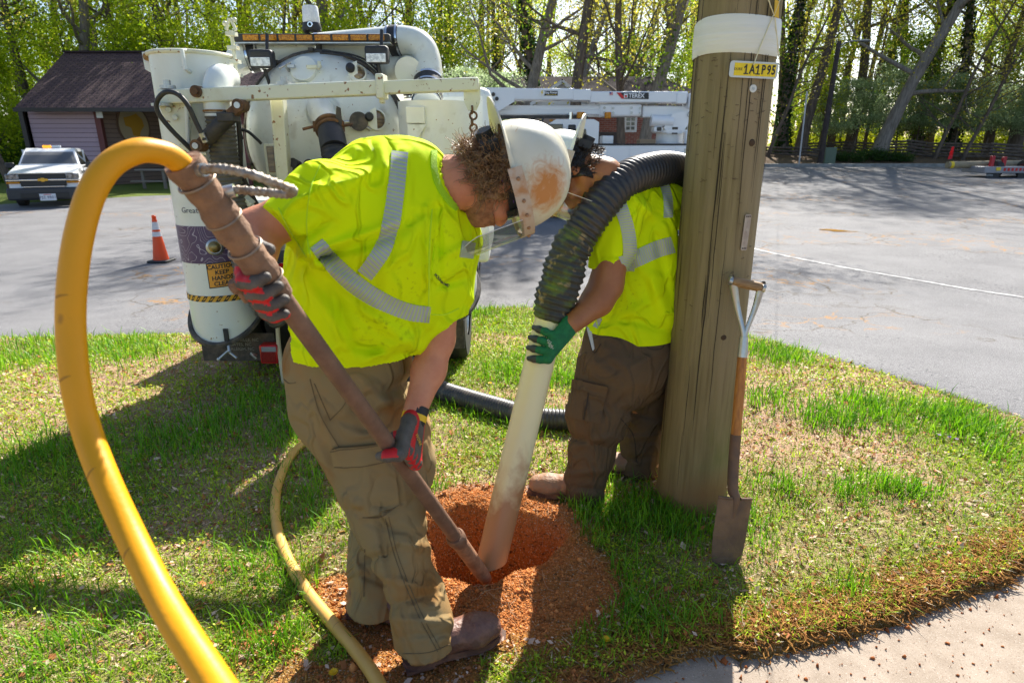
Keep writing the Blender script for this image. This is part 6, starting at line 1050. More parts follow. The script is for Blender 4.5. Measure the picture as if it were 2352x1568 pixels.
def stain_hat():
    nt = hat1.node_tree; N = nt.nodes; L = nt.links; b = N['Principled BSDF']; base = b.inputs['Base Color'].links[0].from_socket; g = N.new('ShaderNodeTexCoord'); vm = N.new('ShaderNodeVectorMath'); vm.operation = 'DISTANCE'; L.new(g.outputs['Object'], vm.inputs[0]); c = W(1268, 436, 1.69); vm.inputs[1].default_value = c; mr = N.new('ShaderNodeMapRange'); mr.inputs[1].default_value = .145; mr.inputs[2].default_value = .03; L.new(vm.outputs['Value'], mr.inputs[0])
    nz = N.new('ShaderNodeTexNoise'); nz.inputs['Scale'].default_value = 26; nz.inputs['Detail'].default_value = 7; nz.inputs['Roughness'].default_value = .65; nz.inputs['Distortion'].default_value = 1.6; L.new(g.outputs['Object'], nz.inputs[0]); ad = N.new('ShaderNodeMath'); ad.operation = 'ADD'; L.new(nz.outputs[0], ad.inputs[0]); L.new(mr.outputs[0], ad.inputs[1]); m2 = N.new('ShaderNodeMapRange'); m2.inputs[1].default_value = .98; m2.inputs[2].default_value = 1.42; L.new(ad.outputs[0], m2.inputs[0]); mx = N.new('ShaderNodeMix'); mx.data_type = 'RGBA'; L.new(m2.outputs[0], mx.inputs['Factor']); L.new(base, mx.inputs[6]); mx.inputs[7].default_value = (.50, .19, .035, 1); L.new(mx.outputs[2], b.inputs['Base Color'])
stain_hat(); helmet(HO, HR, p1, hat1)
# trousers -----------------------------------------------------------------------------------------
pel = chain([px(802, 842, 1.80, 142), px(806, 920, 1.82, 136)], .05, VD, .8)
legN = chain([px(815, 920, 1.82, 122), px(855, 984, 1.82, 126), px(879, 1074, 1.80, 114), px(886, 1134, 1.77, 98), px(896, 1191, 1.74, 76), px(908, 1226, 1.72, 69), px(921, 1276, 1.70, 61), px(935, 1326, 1.665, 55), px(958, 1368, 1.645, 61), px(970, 1425, 1.60, 65), px(981, 1525, 1.555, 70)], .03, VD, .82)
legF = chain([px(850, 930, 1.86, 108), px(905, 1060, 1.88, 88), px(895, 1130, 1.90, 76), px(866, 1240, 1.88, 57), px(860, 1300, 1.85, 54), px(861, 1395, 1.785, 62)], .04)
legN = inter(legN, halfspace(V3(-.21, 1.56, .078), V3(-.06, .05, -1))); legF = inter(legF, halfspace(W(860, 1388, 1.79), (0, 0, -1)))
F2 = folds([(700, 900, 790, 1060, 16, 6), (790, 880, 870, 1000, 18, -6), (860, 930, 990, 900, 16, 8), (880, 900, 960, 860, 14, -8), (930, 880, 970, 1000, 14, -12), (820, 860, 900, 940, 14, 7), (760, 960, 860, 990, 14, -6), (800, 1170, 960, 1150, 16, -9), (790, 1140, 900, 1190, 14, 8), (850, 1200, 980, 1230, 14, -7), (830, 1290, 900, 1270, 12, -6), (870, 1180, 900, 1330, 14, -10), (900, 1240, 985, 1260, 14, 7), (890, 1330, 990, 1350, 12, 6), (900, 1390, 1010, 1360, 12, -7), (905, 1420, 1030, 1430, 13, 7), (915, 1460, 1035, 1450, 12, -6), (985, 1300, 1000, 1400, 12, 6), (815, 1280, 840, 1370, 12, 5), (820, 1320, 900, 1345, 12, -6), (720, 1000, 760, 1100, 16, 6), (950, 1000, 985, 1120, 14, -7)])
_tn = union([pel, legN], .05); _tf = union([pel, legF], .05); TR1 = lambda P: smin(_tn(P), _tf(P), .012); ftr1 = inter(lambda P: TR1(P) - F2(P) - crease(P, .006, 9, (1, .2, -.3)), halfspace(W(805, 788, 1.80), W(810, 780, 1.80) - W(800, 850, 1.80)))
trs1, gt1 = sdf_obj('trousers', ftr1, V3(-.85, 1.40, .02), V3(.05, 2.2, 1.12), .0068, khaki, p1); bt1 = bvh_of(gt1)
stitch = mat('dark_stitch', (.14, .095, .045), .9)
cp = patch('cargo_pocket', bt1, [(772, 1052), (902, 1048), (918, 1165), (822, 1190)], 18, 18, khaki, trs1, .001, .006); fl_ = patch('pocket_flap', bt1, [(766, 1026), (884, 1016), (892, 1062), (772, 1072)], 18, 8, khaki, trs1, .009, .005)
for pts, w_ in (([(765, 1030), (825, 1024), (884, 1018)], 1.8), ([(773, 1066), (830, 1066), (888, 1056)], 1.8)): patch('seam', bt1, ribbon(pts, w_), 24, 1, stitch, trs1, .0145, .0008)
patch('seam', bt1, ribbon([(835, 1186), (880, 1182), (916, 1160)], 1.8), 24, 1, stitch, trs1, .0075, .0008)
for pts in ([(712, 870), (735, 950), (775, 1020), (800, 1052)], [(722, 880), (752, 950), (758, 965)], [(758, 965), (790, 930), (800, 900)], [(885, 1190), (905, 1270), (930, 1340), (965, 1420), (1005, 1495)], [(893, 1186), (912, 1268), (938, 1338), (973, 1418), (1012, 1490)], [(925, 1500), (985, 1497), (1034, 1478)], [(838, 1260), (836, 1370)], [(652, 870), (664, 880), (680, 878)]): patch('seam', bt1, ribbon(pts, 1.4), 30, 1, stitch, trs1, .0012, .0008)
zN = tz(-.2, 1.62)
bN = boot('boot', G(932, 1530, .01) + V3(0, 0, .012), G(1148, 1466, .01) + V3(.0, .0, .022), 0, leather, p1, H=.17, wd=.052)
bF = boot('boot', G(803, 1402, .01) + V3(0, 0, .012), G(970, 1418, .01) + V3(.0, 0, .012), 0, leather, p1, H=.15)
# gloves -------------------------------------------------------------------------------------------
gk = mat('glove_grey', (.075, .062, .052), .65, (.12, .10, .085), 30, .4, .65, bump=.2, bscale=200); gr = mat('glove_red', (.62, .008, .012), .6, (.5, .006, .012), 30, bump=.15, bscale=200); gbk = mat('glove_black', (.018, .017, .018), .65); gyl = mat('glove_yellow', (.78, .50, .015), .6)
def ext1(mm, k, q, A, N_, T, C):
    if k >= len(mm): return 2
    kind, i, seg, a, b = mm[k]; d = nrm(b - a); r = q - a - d * ((q - a) @ d)
    n = np.linalg.norm(r); r = r / max(n, 1e-6)
    if kind == 'f':
        if seg == 2 and i < 3 and (q - a) @ d > np.linalg.norm(b - a) * .35: return 0
        return 1 if (r @ A) < -.15 or (seg < 2 and abs(r @ A) > .72) else 0
    if kind == 't': return 1 if seg == 1 and abs(r @ A) > .5 else 0
    return 0 if (q - C) @ N_ > 0 and i in (1, 2) else 1
cufR = cone(wristR + (wristR - elb) * .0, wristR + nrm(gR - wristR) * .03, .034, .032)
hR, _ = hand(gR, -LAX, nrm(V3(-.80, .35, .1)), .0265, [gk, gr, gk], p1, 'glove', ext1, 1.25, None, .98, wrist=wristR)
cl0, cl1 = wristL + nrm(px(985, 850, 1.73, 1)[0] - wristL) * .035, wristL - nrm(px(985, 850, 1.73, 1)[0] - wristL) * .02
cufL = (cone(cl0, cl1, .034, .035), cl0, cl1)
hL, _ = hand(gl, -LAX, nrm(V3(.55, -.62, .35)), .0265, [gk, gr, gbk], p1, 'glove', ext1, 1.2, None, 1.0, wrist=wristL)
ax_ = nrm(cl0 - cl1); t = MB(); t.tube([cl1, cl1 + ax_ * .02, cl0 - ax_ * .0], [.036, .0355, .0365], 24); cfo = t.build('cuff', gbk, hL); t = MB(); t.tube([cl1 + ax_ * .013, cl1 + ax_ * .031], [.0375, .0377], 24, cap=False); t.build('cuff_stripe', gyl, hL)
# ================================================================== second worker
p2 = thing('person', (.45, 2.62, 0), 'standing worker in lime shirt and brown trousers steadying the white pipe', 'person')
VD2 = nrm(ray(1450, 620)); Y2 = .06
T2 = chain([px(1447, 765, 2.66, 99), px(1462, 700, 2.68, 96), px(1462, 600, 2.68, 93), px(1455, 520, 2.66, 90), px(1440, 460, 2.62, 62), px(1405, 415, 2.6, 40)], .05, VD2, .82)
s2L = cone(W(1425, 490, 2.50), W(1390, 640, 2.46), 62 * M(1425, 490, 2.5), 38 * M(1390, 620, 2.46)); s2L = inter(s2L, halfspace(W(1392, 617, 2.46), V3(-.10, 0, -1)))
s2R = cone(W(1515, 460, 2.72), W(1578, 492, 2.76), 50 * M(1515, 460, 2.72), 42 * M(1580, 492, 2.76)); s2R = inter(s2R, halfspace(W(1574, 490, 2.76), V3(1, 0, -.35)))
t2 = inter(T2, halfspace(W(1447, 780, 2.66), V3(.03, .0, -1)))
F3 = folds([(1440, 440, 1530, 520, 14, 7), (1400, 500, 1360, 590, 12, 6), (1450, 560, 1540, 740, 18, 8), (1500, 520, 1540, 700, 14, -8), (1400, 720, 1540, 760, 14, -9), (1390, 750, 1480, 700, 14, 8), (1430, 640, 1470, 780, 14, 6), (1360, 745, 1440, 735, 12, -8), (1540, 470, 1572, 520, 8, -7), (1525, 450, 1545, 500, 8, 6), (1480, 600, 1500, 770, 14, -7)])
SH2 = union([t2, s2L, s2R], .05); nk2 = cone(W(1402, 410, 2.58), W(1340, 395, 2.52), .062, .085)
fs2 = lambda P: np.maximum(SH2(P) - F3(P) - crease(P, .008, 7, (.3, .2, -.9)), -nk2(P)); lo2, hi2 = W(1330, 800, 2.3), W(1620, 360, 3.0); lo2[1], hi2[1] = 2.25, 3.02; lo2[2] -= .06; hi2[2] += .06; lo2[0] -= .03; hi2[0] += .03
shirt2, gs2 = sdf_obj('shirt', fs2, lo2, hi2, .0085, lime, p2); b2 = bvh_of(gs2)
tape_on(b2, shirt2, [(1424, 470), (1440, 520), (1446, 570), (1442, 622)], 30, 36, 26); tape_on(b2, shirt2, [(1428, 608), (1470, 590), (1510, 572), (1545, 562)], 38, 36, 24); tape_on(b2, shirt2, [(1526, 425), (1534, 460), (1534, 500)], 20, 20, 14); tape_on(b2, shirt2, [(1378, 730), (1368, 752)], 12, 8, 1, 3)
U2 = nrm(V3(-.93, .10, 0) + .30 * UPI); F2_ = nrm(V3(-.28, .25, 0) - .93 * UPI); HR2 = lframe(U2, F2_); HO2 = W(1292, 392, 2.5) - U2 * .045; h2 = inloc(head_full(1.05), HO2, HR2); LH2 = lambda *q: HO2 + HR2 @ np.array(q, float)
wr2 = W(1310, 748, 2.28)
a2L = chain([px(1425, 495, 2.5, 45), px(1392, 655, 2.44, 37), px(1372, 690, 2.40, 35), px(1312, 745, 2.28, 23)], .03); eR2 = W(1640, 520, 2.86); hR2 = V3(.98, 2.86, 1.52)
a2R = chain([px(1515, 460, 2.72, 40), (eR2, .05), (hR2 - V3(.0, .0, .1), .036)], .03); c2 = chain([px(1447, 770, 2.66, 70), px(1455, 520, 2.66, 60), px(1405, 415, 2.6, 32)], .05, VD2, .75); n2_ = chain([px(1408, 418, 2.6, 36), (LH2(0, -.03, -.12), .062), (LH2(0, -.03, -.04), .064)], .04)
l2 = [chain([px(1420, 820, 2.65, 50), px(1373, 950, 2.57, 40), px(1347, 1110, 2.545, 24)], .02), chain([px(1475, 820, 2.72, 45), px(1478, 960, 2.78, 36), px(1468, 1090, 2.80, 24)], .04)]
fb2 = union([c2, a2L, a2R, n2_, h2, *l2], .022); sdf_obj('body', fb2, V3(.05, 2.15, .0), V3(1.15, 3.05, 1.85), .011, skinB, p2)
blackh = mat('black_hair', (.018, .014, .012), .45, (.035, .028, .022), 60); fh3 = lambda q: np.maximum(np.maximum(hs(q) - .013 - .005 * (fbm(q * 90, 2) - .5), q[:, 1] - .02 - .5 * np.clip(q[:, 2], -.05, .05)), np.maximum(q[:, 2] - .06, -(q[:, 2] + .085 + .2 * q[:, 1])))
hr2, _ = sdf_obj('hair', lambda P: fh3((P - HO2) @ HR2), HO2 - .16, HO2 + .16, .006, blackh, p2); cb = MB(); rr = random.Random(8)
for i in range(900):
    th = rr.uniform(-math.pi, 0); q = V3(math.cos(th) * .088, math.sin(th) * .112 - .008, rr.uniform(-.08, .03)); n = nrm(q); d_ = nrm(n + V3(rr.gauss(0, .5), rr.gauss(0, .5), rr.gauss(-.4, .5))); cb.tube([LH2(*q), LH2(*(q + d_ * .009)), LH2(*(q + d_ * .017))], [.0014, .0012, .0005], 3, cap=False)
cb.build('hair_strands', blackh, hr2, ang=0)
fb3 = lambda q: np.maximum(np.maximum(hs(q) - .003 - .002 * (fbm(q * 90, 2) - .3), q[:, 2] + .066), -(q[:, 1] - .05)); sdf_obj('beard', lambda P: fb3((P - HO2) @ HR2), HO2 - .17, HO2 + .17, .0055, blackh, p2)
t = MB()
for s in (-1, 1): t.sph(LH2(s * .033, .088, .006), .0125, 12, 8)
t.build('eyes', mat('eye_white', (.75, .72, .68), .2), p2)
helmet(HO2, HR2, p2, hat_mat('white_hat_clean', (.76, .77, .70), False))
pel2 = chain([px(1440, 790, 2.67, 100), px(1440, 840, 2.66, 98)], .05, VD2, .85); lN2 = chain([px(1412, 850, 2.60, 90), px(1373, 950, 2.565, 67), px(1358, 1040, 2.54, 47), px(1345, 1100, 2.54, 43), px(1344, 1150, 2.54, 44)], .05); lF2 = chain([px(1490, 850, 2.74, 68), px(1486, 940, 2.78, 48), px(1474, 1020, 2.80, 42), px(1468, 1075, 2.80, 38), px(1468, 1130, 2.80, 43)], .05)
lN2 = inter(lN2, halfspace(W(1345, 1140, 2.56), (.0, 0, -1))); lF2 = inter(lF2, halfspace(W(1466, 1122, 2.80), (0, 0, -1)))
F4 = folds([(1300, 1000, 1400, 1030, 10, -7), (1310, 1030, 1410, 1000, 10, 7), (1300, 1090, 1390, 1080, 10, 6), (1300, 1115, 1390, 1125, 9, -6), (1420, 940, 1510, 960, 10, -7), (1420, 1010, 1505, 1000, 10, 7), (1430, 1060, 1505, 1045, 10, -7), (1425, 1090, 1500, 1100, 9, 6), (1440, 850, 1530, 800, 14, 6), (1360, 800, 1440, 870, 14, -5), (1400, 940, 1450, 900, 12, -6), (1330, 860, 1360, 1000, 12, 5)])
_un = union([pel2, lN2], .05); _uf = union([pel2, lF2], .05); TR2 = lambda P: smin(_un(P), _uf(P), .012); ft2 = inter(lambda P: TR2(P) - F4(P) - crease(P, .007, 8, (1, .2, -.3)), halfspace(W(1445, 752, 2.67), (0, 0, 1)))
trs2, gt2 = sdf_obj('trousers', ft2, V3(.12, 2.25, .02), V3(.95, 3.1, 1.1), .0085, brownp, p2); bt2 = bvh_of(gt2); st2_ = mat('dark_stitch2', (.035, .024, .016), .9)
c_ = patch('cargo_pocket', bt2, [(1305, 890), (1392, 905), (1378, 972), (1302, 955)], 14, 12, brownp, trs2, .001, .009); patch('pocket_flap', bt2, [(1302, 866), (1398, 886), (1392, 912), (1300, 888)], 14, 6, brownp, trs2, .012, .006); patch('pocket_pleat', bt2, ribbon([(1352, 902), (1344, 962)], 3), 10, 1, st2_, trs2, .0105, .001)
patch('front_pocket', bt2, [(1348, 752), (1358, 752), (1366, 800), (1362, 806)], 4, 10, mat('pocket_lining', (.5, .52, .54), .8), trs2, .001, .002)
for pts in ([(1352, 752), (1355, 785), (1365, 810), (1380, 790)], [(1480, 780), (1490, 800), (1520, 800), (1528, 775)], [(1425, 960), (1455, 1000), (1462, 1060)]): patch('seam', bt2, ribbon(pts, 1.8), 20, 1, st2_, trs2, .0012, .001)
boot('boot', W(1372, 1168, 2.55) * V3(1, 1, 0) + V3(.02, .0, .014), W(1214, 1130, 2.6) * V3(1, 1, 0) + V3(0, 0, .014), 0, leather2, p2, H=.14, wd=.05); boot('boot', W(1510, 1128, 2.76) * V3(1, 1, 0) + V3(0, 0, .012), W(1376, 1100, 2.82) * V3(1, 1, 0) + V3(0, 0, .012), 0, leather2, p2, H=.14)
# ------------------------------------------------------------------ lance, hoses, pole, shovel
iron = mat('lance_iron', (.17, .092, .06), .6, (.25, .14, .09), 14, .4, .7, metal=.25, bump=.15, bscale=60); iron2 = mat('muddy_tape', (.27, .15, .085), .8, (.16, .085, .05), 18, .4, .65, bump=.4, bscale=50)
hoseY = mat('yellow_hose', (.76, .33, .004), .45, (.66, .28, .006), 2.5, .5, .8, bump=.04, bscale=90, spec=.35, specks=[(21, .66, .74, (.46, .19, .012))])
ln = thing('air_lance', LB_, 'long rusty digging lance with its fat yellow air hose held by the front worker', 'lance')
t = MB(); t.tube([LT + LAX * .12, LT + LAX * .6, LT + (LB_ - LT) * .80], [.0215, .0225, .0240], 24); lp_ = t.build('lance_pipe', iron, ln)
q = LT + (LB_ - LT) * .80; t = MB(); t.tube([q - LAX * .01, q, q + LAX * .015, q + LAX * .045], [.029, .034, .034, .030], 24); t.build('collar', iron, lp_); t = MB(); t.tube([q + LAX * .03, LB_ - LAX * .03, LB_ + LAX * .03], [.029, .0275, .023], 24); t.build('lance_tip', mat('muddy_tip', (.38, .19, .10), .8, (.22, .10, .05), 22, bump=.3, bscale=60), lp_)
P = resample([LT - LAX * .02, LT + LAX * .30], .012); k = np.arange(len(P)); t = MB(); t.tube(P, .0305 + .002 * np.sin(k * 1.7) + .002 * np.sin(k * .7 + 1), 20); cg_ = t.build('coupling', iron2, ln)
t = MB()
for s in (.02, .10, .17, .25): t.torus(LT + LAX * s, LAX, .0325, .0026, 24, 6)
t.build('coupling_bands', mat('steel_band', (.30, .22, .16), .45, metal=.6), cg_)
sd = nrm(np.cross(LAX, V3(0, 1, 0))); t = MB(); c_ = LT + LAX * .235; d_ = nrm(V3(-.9, -.1, -.45)); t.cyl(c_, c_ + d_ * .07, .014, n=12); t.cyl(c_ + d_ * .06 - LAX * .015, c_ + d_ * .06 + LAX * .04, .009); t.build('trigger_lever', iron2, cg_)
gal2 = mat('cable_steel', (.40, .36, .31), .45, (.27, .2, .14), 60, .4, .6, metal=.55, bump=.5, bscale=140)
CP = [W(445, 392, 1.07), W(510, 388, 1.03), W(580, 402, 1.02), W(640, 424, 1.05), W(672, 436, 1.08), W(660, 446, 1.11), W(600, 441, 1.13), W(540, 436, 1.13), W(505, 442, 1.13), W(490, 452, 1.12)]
Pc = resample(spline(CP, 8), .004); t = MB(); t.tube(Pc, .0078 + .0012 * np.cos(np.arange(len(Pc)) * 2.1), 8); wc = t.build('whip_check_cable', gal2, ln, ang=0); t = MB(); t.cyl(W(500, 446, 1.125), W(540, 437, 1.13), .0115); t.build('cable_ferrule', galv, wc); t = MB(); t.cyl(W(448, 393, 1.07), W(470, 390, 1.055), .011); t.build('cable_ferrule', galv, wc)
HP = [LT + LAX * .06, LT + LAX * .01, W(400, 364, 1.05), W(360, 348, 1.02), W(312, 348, .99), W(255, 378, .96), W(212, 440, .93), W(182, 540, .90), W(166, 650, .875), W(163, 760, .855), W(174, 880, .83), W(200, 990, .81), W(245, 1110, .765), W(300, 1230, .72), W(365, 1360, .66), W(430, 1470, .60), W(495, 1570, .55), W(570, 1690, .49), W(650, 1800, .44)]
HPs = spline(HP, 10); t = MB(); t.tube(HPs, .0192, 28); ho_ = t.build('yellow_air_hose', hoseY, ln, ang=0)
t = MB(); k = 0
for i in (83, 99, 118, 133): d = nrm(HPs[i + 1] - HPs[i] + V3(.25, 0, .3) * np.linalg.norm(HPs[i + 1] - HPs[i])); t = MB(); t.lathe([(.0193, -.002), (.0196, 0), (.0193, .002)], HPs[i], d, 14, xr=(.3, -1, 0), a0=-1.1, a1=.9); t.build('hose_mark', mat('hose_mark', (.46, .19, .01), .7), ho_)
# tan ground hose
tanh = mat('tan_hose', (.68, .38, .085), .5, (.56, .29, .05), 5, .4, .7, bump=.06, bscale=60)
def onground(u, v, up): p = GT(u, v); p[2] = tz(p[0], p[1]) + up; return p
gpts = [onground(u, v, .02) for u, v in ((900, 985), (790, 985), (722, 1010), (675, 1050), (645, 1105), (633, 1165), (640, 1230), (668, 1305), (712, 1375), (765, 1440), (815, 1500), (862, 1568), (895, 1640))]
Pg = spline(gpts, 10); t = MB(); t.tube(Pg, .0225, 22); gh = t.build('ground_hose', tanh, None, ang=0); tag(gh, 'tan rubber air hose curving through the grass behind the near boot', 'hose'); t = MB()
for i in (66, 68, 72, 74, 76, 92): t.torus(Pg[i], Pg[i + 1] - Pg[i] + V3(.004, .002, 0), .0222, .0009, 24, 4)
t.build('scuff_rings', mat('scuff_dark', (.12, .08, .04), .8), gh)
# ------------------------------------------------------------------ suction pipe and hose
pvc = mat('pvc_pipe', (.80, .70, .42), .4, (.62, .42, .20), 4, .52, .8, bump=.03, bscale=20, stretch=(2, 2, .6)); hoseB = mat('suction_rubber', (.028, .027, .028), .42, (.075, .055, .04), 9, .5, .75)
B0, B1 = W(1127, 1322, 2.05), W(1262, 735, 2.33); B0[2] = .015; AXP = nrm(B1 - B0); sv = thing('suction_hose', B0, 'fat black ribbed suction hose ending in a white pipe stuck in the hole', 'hose')
def pvc_mud():
    nt = pvc.node_tree; N = nt.nodes; L = nt.links; b = N['Principled BSDF']; base = b.inputs['Base Color'].links[0].from_socket; g = N.new('ShaderNodeTexCoord'); sp = N.new('ShaderNodeSeparateXYZ'); L.new(g.outputs['Object'], sp.inputs[0]); nz = N.new('ShaderNodeTexNoise'); nz.inputs['Scale'].default_value = 9; nz.inputs['Detail'].default_value = 6; L.new(g.outputs['Object'], nz.inputs[0]); ma = N.new('ShaderNodeMath'); ma.operation = 'MULTIPLY_ADD'; L.new(nz.outputs[0], ma.inputs[0]); ma.inputs[1].default_value = -.55; L.new(sp.outputs[2], ma.inputs[2]); mr = N.new('ShaderNodeMapRange'); mr.inputs[1].default_value = .16; mr.inputs[2].default_value = .02; L.new(ma.outputs[0], mr.inputs[0]); mx = N.new('ShaderNodeMix'); mx.data_type = 'RGBA'; L.new(mr.outputs[0], mx.inputs['Factor']); L.new(base, mx.inputs[6]); mx.inputs[7].default_value = (.42, .20, .09, 1); L.new(mx.outputs[2], b.inputs['Base Color'])
pvc_mud()
t = MB(); n = 40; x_ = nrm(np.cross(AXP, V3(0, 1, 0))); y_ = np.cross(AXP, x_); rp_ = .0605; ring = lambda c, r, sl=0: [c + r * (math.cos(a) * x_ + math.sin(a) * y_) + AXP * sl * math.cos(a) for a in np.arange(n) * 2 * np.pi / n]
rows = [ring(B0, rp_ - .006, -.03), ring(B0, rp_, -.03), ring(B0 + AXP * .3, rp_), ring(B0 + AXP * .8, rp_ * .985), ring(B1 + AXP * .08, rp_ * .97)]; t.add([p for r in rows for p in r], [(i * n + j, i * n + (j + 1) % n, (i + 1) * n + (j + 1) % n, (i + 1) * n + j) for i in range(4) for j in range(n)]); t.add(ring(B0 + AXP * .3, rp_ - .007) + ring(B0, rp_ - .006, -.03), [(j, (j + 1) % n, n + (j + 1) % n, n + j) for j in range(n)]); t.build('white_pipe', pvc, sv)
hc = [W(1262, 735, 2.33), W(1274, 690, 2.34), W(1290, 640, 2.35), W(1310, 578, 2.36), W(1338, 530, 2.37), W(1367, 487, 2.38), W(1399, 446, 2.41), W(1430, 419, 2.46), W(1465, 400, 2.54), W(1530, 388, 2.70), W(1585, 402, 2.80), W(1630, 450, 2.87)]
hb = hc + [V3(1.06, 2.96, 1.0), V3(1.12, 3.08, .5), V3(1.12, 3.2, .2), V3(1.0, 3.32, .09)]
Pw = resample(spline(hc[:5], 10), .006); k = np.arange(len(Pw)); f = k / len(Pw); rw = .068 + .014 * np.sin(np.pi * np.clip(f, 0, 1) ** .8) + .0045 * np.sin(k * 1.57) + .003 * np.sin(k * .37 + 2) - .012 * (k < 2)
t = MB(); t.tube(Pw, rw, 36); wrap = t.build('tape_wrap', mat('mossy_wrap', (.035, .036, .032), .55, (.10, .15, .018), 7, .49, .62, bump=.5, bscale=26, specks=[(22, .6, .7, (.26, .19, .09))]), sv, ang=0)
for v_ in wrap.data.vertices: q = np.array([v_.co]); v_.co = tuple(q[0] + wr(q, .006, 16)[0] * nrm(q[0] - Pw[np.argmin(np.linalg.norm(Pw - q[0], axis=1))]))
Ps = spline([hc[4] - (hc[5] - hc[4]) * .3] + hc[4:] + hb[len(hc):], 12); Pp, rr_ = corr(Ps, .0685, .024, amp=.075, sub=4); t = MB(); t.tube(Pp, rr_, 30); cor = t.build('ribbed_hose', hoseB, sv, ang=0)
gl2 = [hb[-1] - (hb[-1] - hb[-2]) * .2, W(1500, 935, 3.42), W(1440, 955, 3.35)]
gr_ = [V3(1.0, 3.32, .09)] + [onground(u, v, .07) for u, v in ((1430, 985), (1360, 992), (1290, 990), (1220, 982), (1150, 962), (1080, 940), (1010, 915), (930, 870))] + [V3(-.75, 4.15, .12), V3(-1.05, 4.38, .30), V3(-1.26, 4.36, .5)]
Pq, rq = corr(spline([hb[-2], *gr_], 12), .062, .022, amp=.07, sub=4); t = MB(); t.tube(Pq, rq, 24); t.build('ground_hose', mat('grey_rubber', (.045, .042, .042), .4, (.14, .11, .085), 14, .5, .7), sv, ang=0)
# second worker's gloved hands
gg = mat('glove_green', (.006, .16, .055), .75, (.004, .12, .045), 60, .4, .6, bump=.3, bscale=420); gd_ = mat('glove_dip', (.022, .030, .026), .55, (.05, .055, .05), 30); 
def ext2(mm, k, q, A, N_, T, C):
    if k >= len(mm): return 0
    kind, i, seg, a, b = mm[k]; d = nrm(b - a); u_ = (q - a) @ d / np.linalg.norm(b - a)
    if kind in 'ft': return 1 if (seg == 2 or (seg == 1 and u_ > .55)) else 0
    return 0
pc_ = B0 + AXP * ((W(1252, 795, 2.3) - B0) @ AXP); ce = px(1372, 690, 2.40, 1)[0]; cu0 = wr2 + nrm(ce - wr2) * .045; cufG = (cone(wr2 - nrm(ce - wr2) * .01, cu0, .033, .036), wr2, cu0)
cufG = (inter(cufG[0], halfspace(cu0, ce - wr2)), wr2, cu0)
gvo, _g = hand(pc_, -AXP, nrm(V3(.42, -.9, .0)), rp_ * .98, [gg, gd_], p2, 'glove', ext2, 1.18, cufG, 1.3, flip=-1, wrist=wr2); t = MB(); d_ = nrm(ce - wr2); t.torus(cu0, d_, .0355, .0035, 28, 6); t.build('cuff_edge', mat('green_edge', (.01, .38, .06), .7), gvo)
bg = bvh_of(_g); proj = mat('glove_print', (.6, .62, .58), .7)
for i, tx in enumerate(('ATG', 'MAXI', 'FLEX')): proj_text(tx, 6, 1262 + 2 * i, 785 + 6 * i, 38, bg, proj, gvo)
pr = Pp[np.argmin(np.linalg.norm(Pp - hR2, axis=1))]; hand(pr, nrm(V3(.5, .2, -.8)), nrm(V3(.3, .6, -.4)), .072, [gg, gd_], p2, 'glove', ext2, 1.1, None, 1.2, wrist=hR2 - V3(0, 0, .1))
proj2 = mat('glove_letter', (.75, .42, .02), .6); bL = BVHTree.FromPolygons([tuple(v.co) for v in hL.data.vertices], [tuple(p.vertices) for p in hL.data.polygons]); proj_text('WORK', 9, 958, 1010, 68, bL, proj2, hL)
# ------------------------------------------------------------------ utility pole
pw = mat('pole_wood', (.275, .215, .105), .85, (.20, .155, .072), 3.2, .38, .68, bump=.22, bscale=24, stretch=(9, 9, .7), spec=.2)
def pole_extra():
    nt = pw.node_tree; N = nt.nodes; L = nt.links; b = N['Principled BSDF']; base = b.inputs['Base Color'].links[0].from_socket; g = N.new('ShaderNodeTexCoord')
    def add(scale, stretch, lo, hi, col, det=3, zr=None):
        nonlocal base
        mp = N.new('ShaderNodeMapping'); mp.inputs['Scale'].default_value = stretch; L.new(g.outputs['Object'], mp.inputs[0]); nz = N.new('ShaderNodeTexNoise'); nz.inputs['Scale'].default_value = scale; nz.inputs['Detail'].default_value = det; L.new(mp.outputs[0], nz.inputs[0]); mr = N.new('ShaderNodeMapRange'); mr.inputs[1].default_value = lo; mr.inputs[2].default_value = hi; L.new(nz.outputs[0], mr.inputs[0]); f = mr.outputs[0]
        if zr:
            sp = N.new('ShaderNodeSeparateXYZ'); L.new(g.outputs['Object'], sp.inputs[0]); z = N.new('ShaderNodeMapRange'); z.inputs[1].default_value = zr[0]; z.inputs[2].default_value = zr[1]; L.new(sp.outputs[2], z.inputs[0]); z2 = N.new('ShaderNodeMapRange'); z2.inputs[1].default_value = zr[3]; z2.inputs[2].default_value = zr[2]; L.new(sp.outputs[2], z2.inputs[0])
            for s_ in (z.outputs[0], z2.outputs[0]): m_ = N.new('ShaderNodeMath'); m_.operation = 'MULTIPLY'; L.new(f, m_.inputs[0]); L.new(s_, m_.inputs[1]); f = m_.outputs[0]
        mx = N.new('ShaderNodeMix'); mx.data_type = 'RGBA'; L.new(f, mx.inputs['Factor']); L.new(base, mx.inputs[6]); mx.inputs[7].default_value = (*col, 1); base = mx.outputs[2]; L.new(base, b.inputs['Base Color'])
    add(60, (1, 1, .03), .56, .70, (.185, .14, .065)); add(2.5, (1, 1, .35), .55, .75, (.33, .25, .15)); add(3, (1, 1, .5), .5, .72, (.135, .15, .035), 5, (.2, .3, .42, .62)); add(2.2, (1, 1, .6), .35, .6, (.25, .135, .06), 5, (-.3, -.1, .12, .25))
pole_extra()
PX, PY = .852, 2.555; pr_ = lambda z: .158 - .0042 * z; po = thing('utility_pole', (PX, PY, 0), 'weathered wooden utility pole with white wrap and yellow number plate', 'pole')
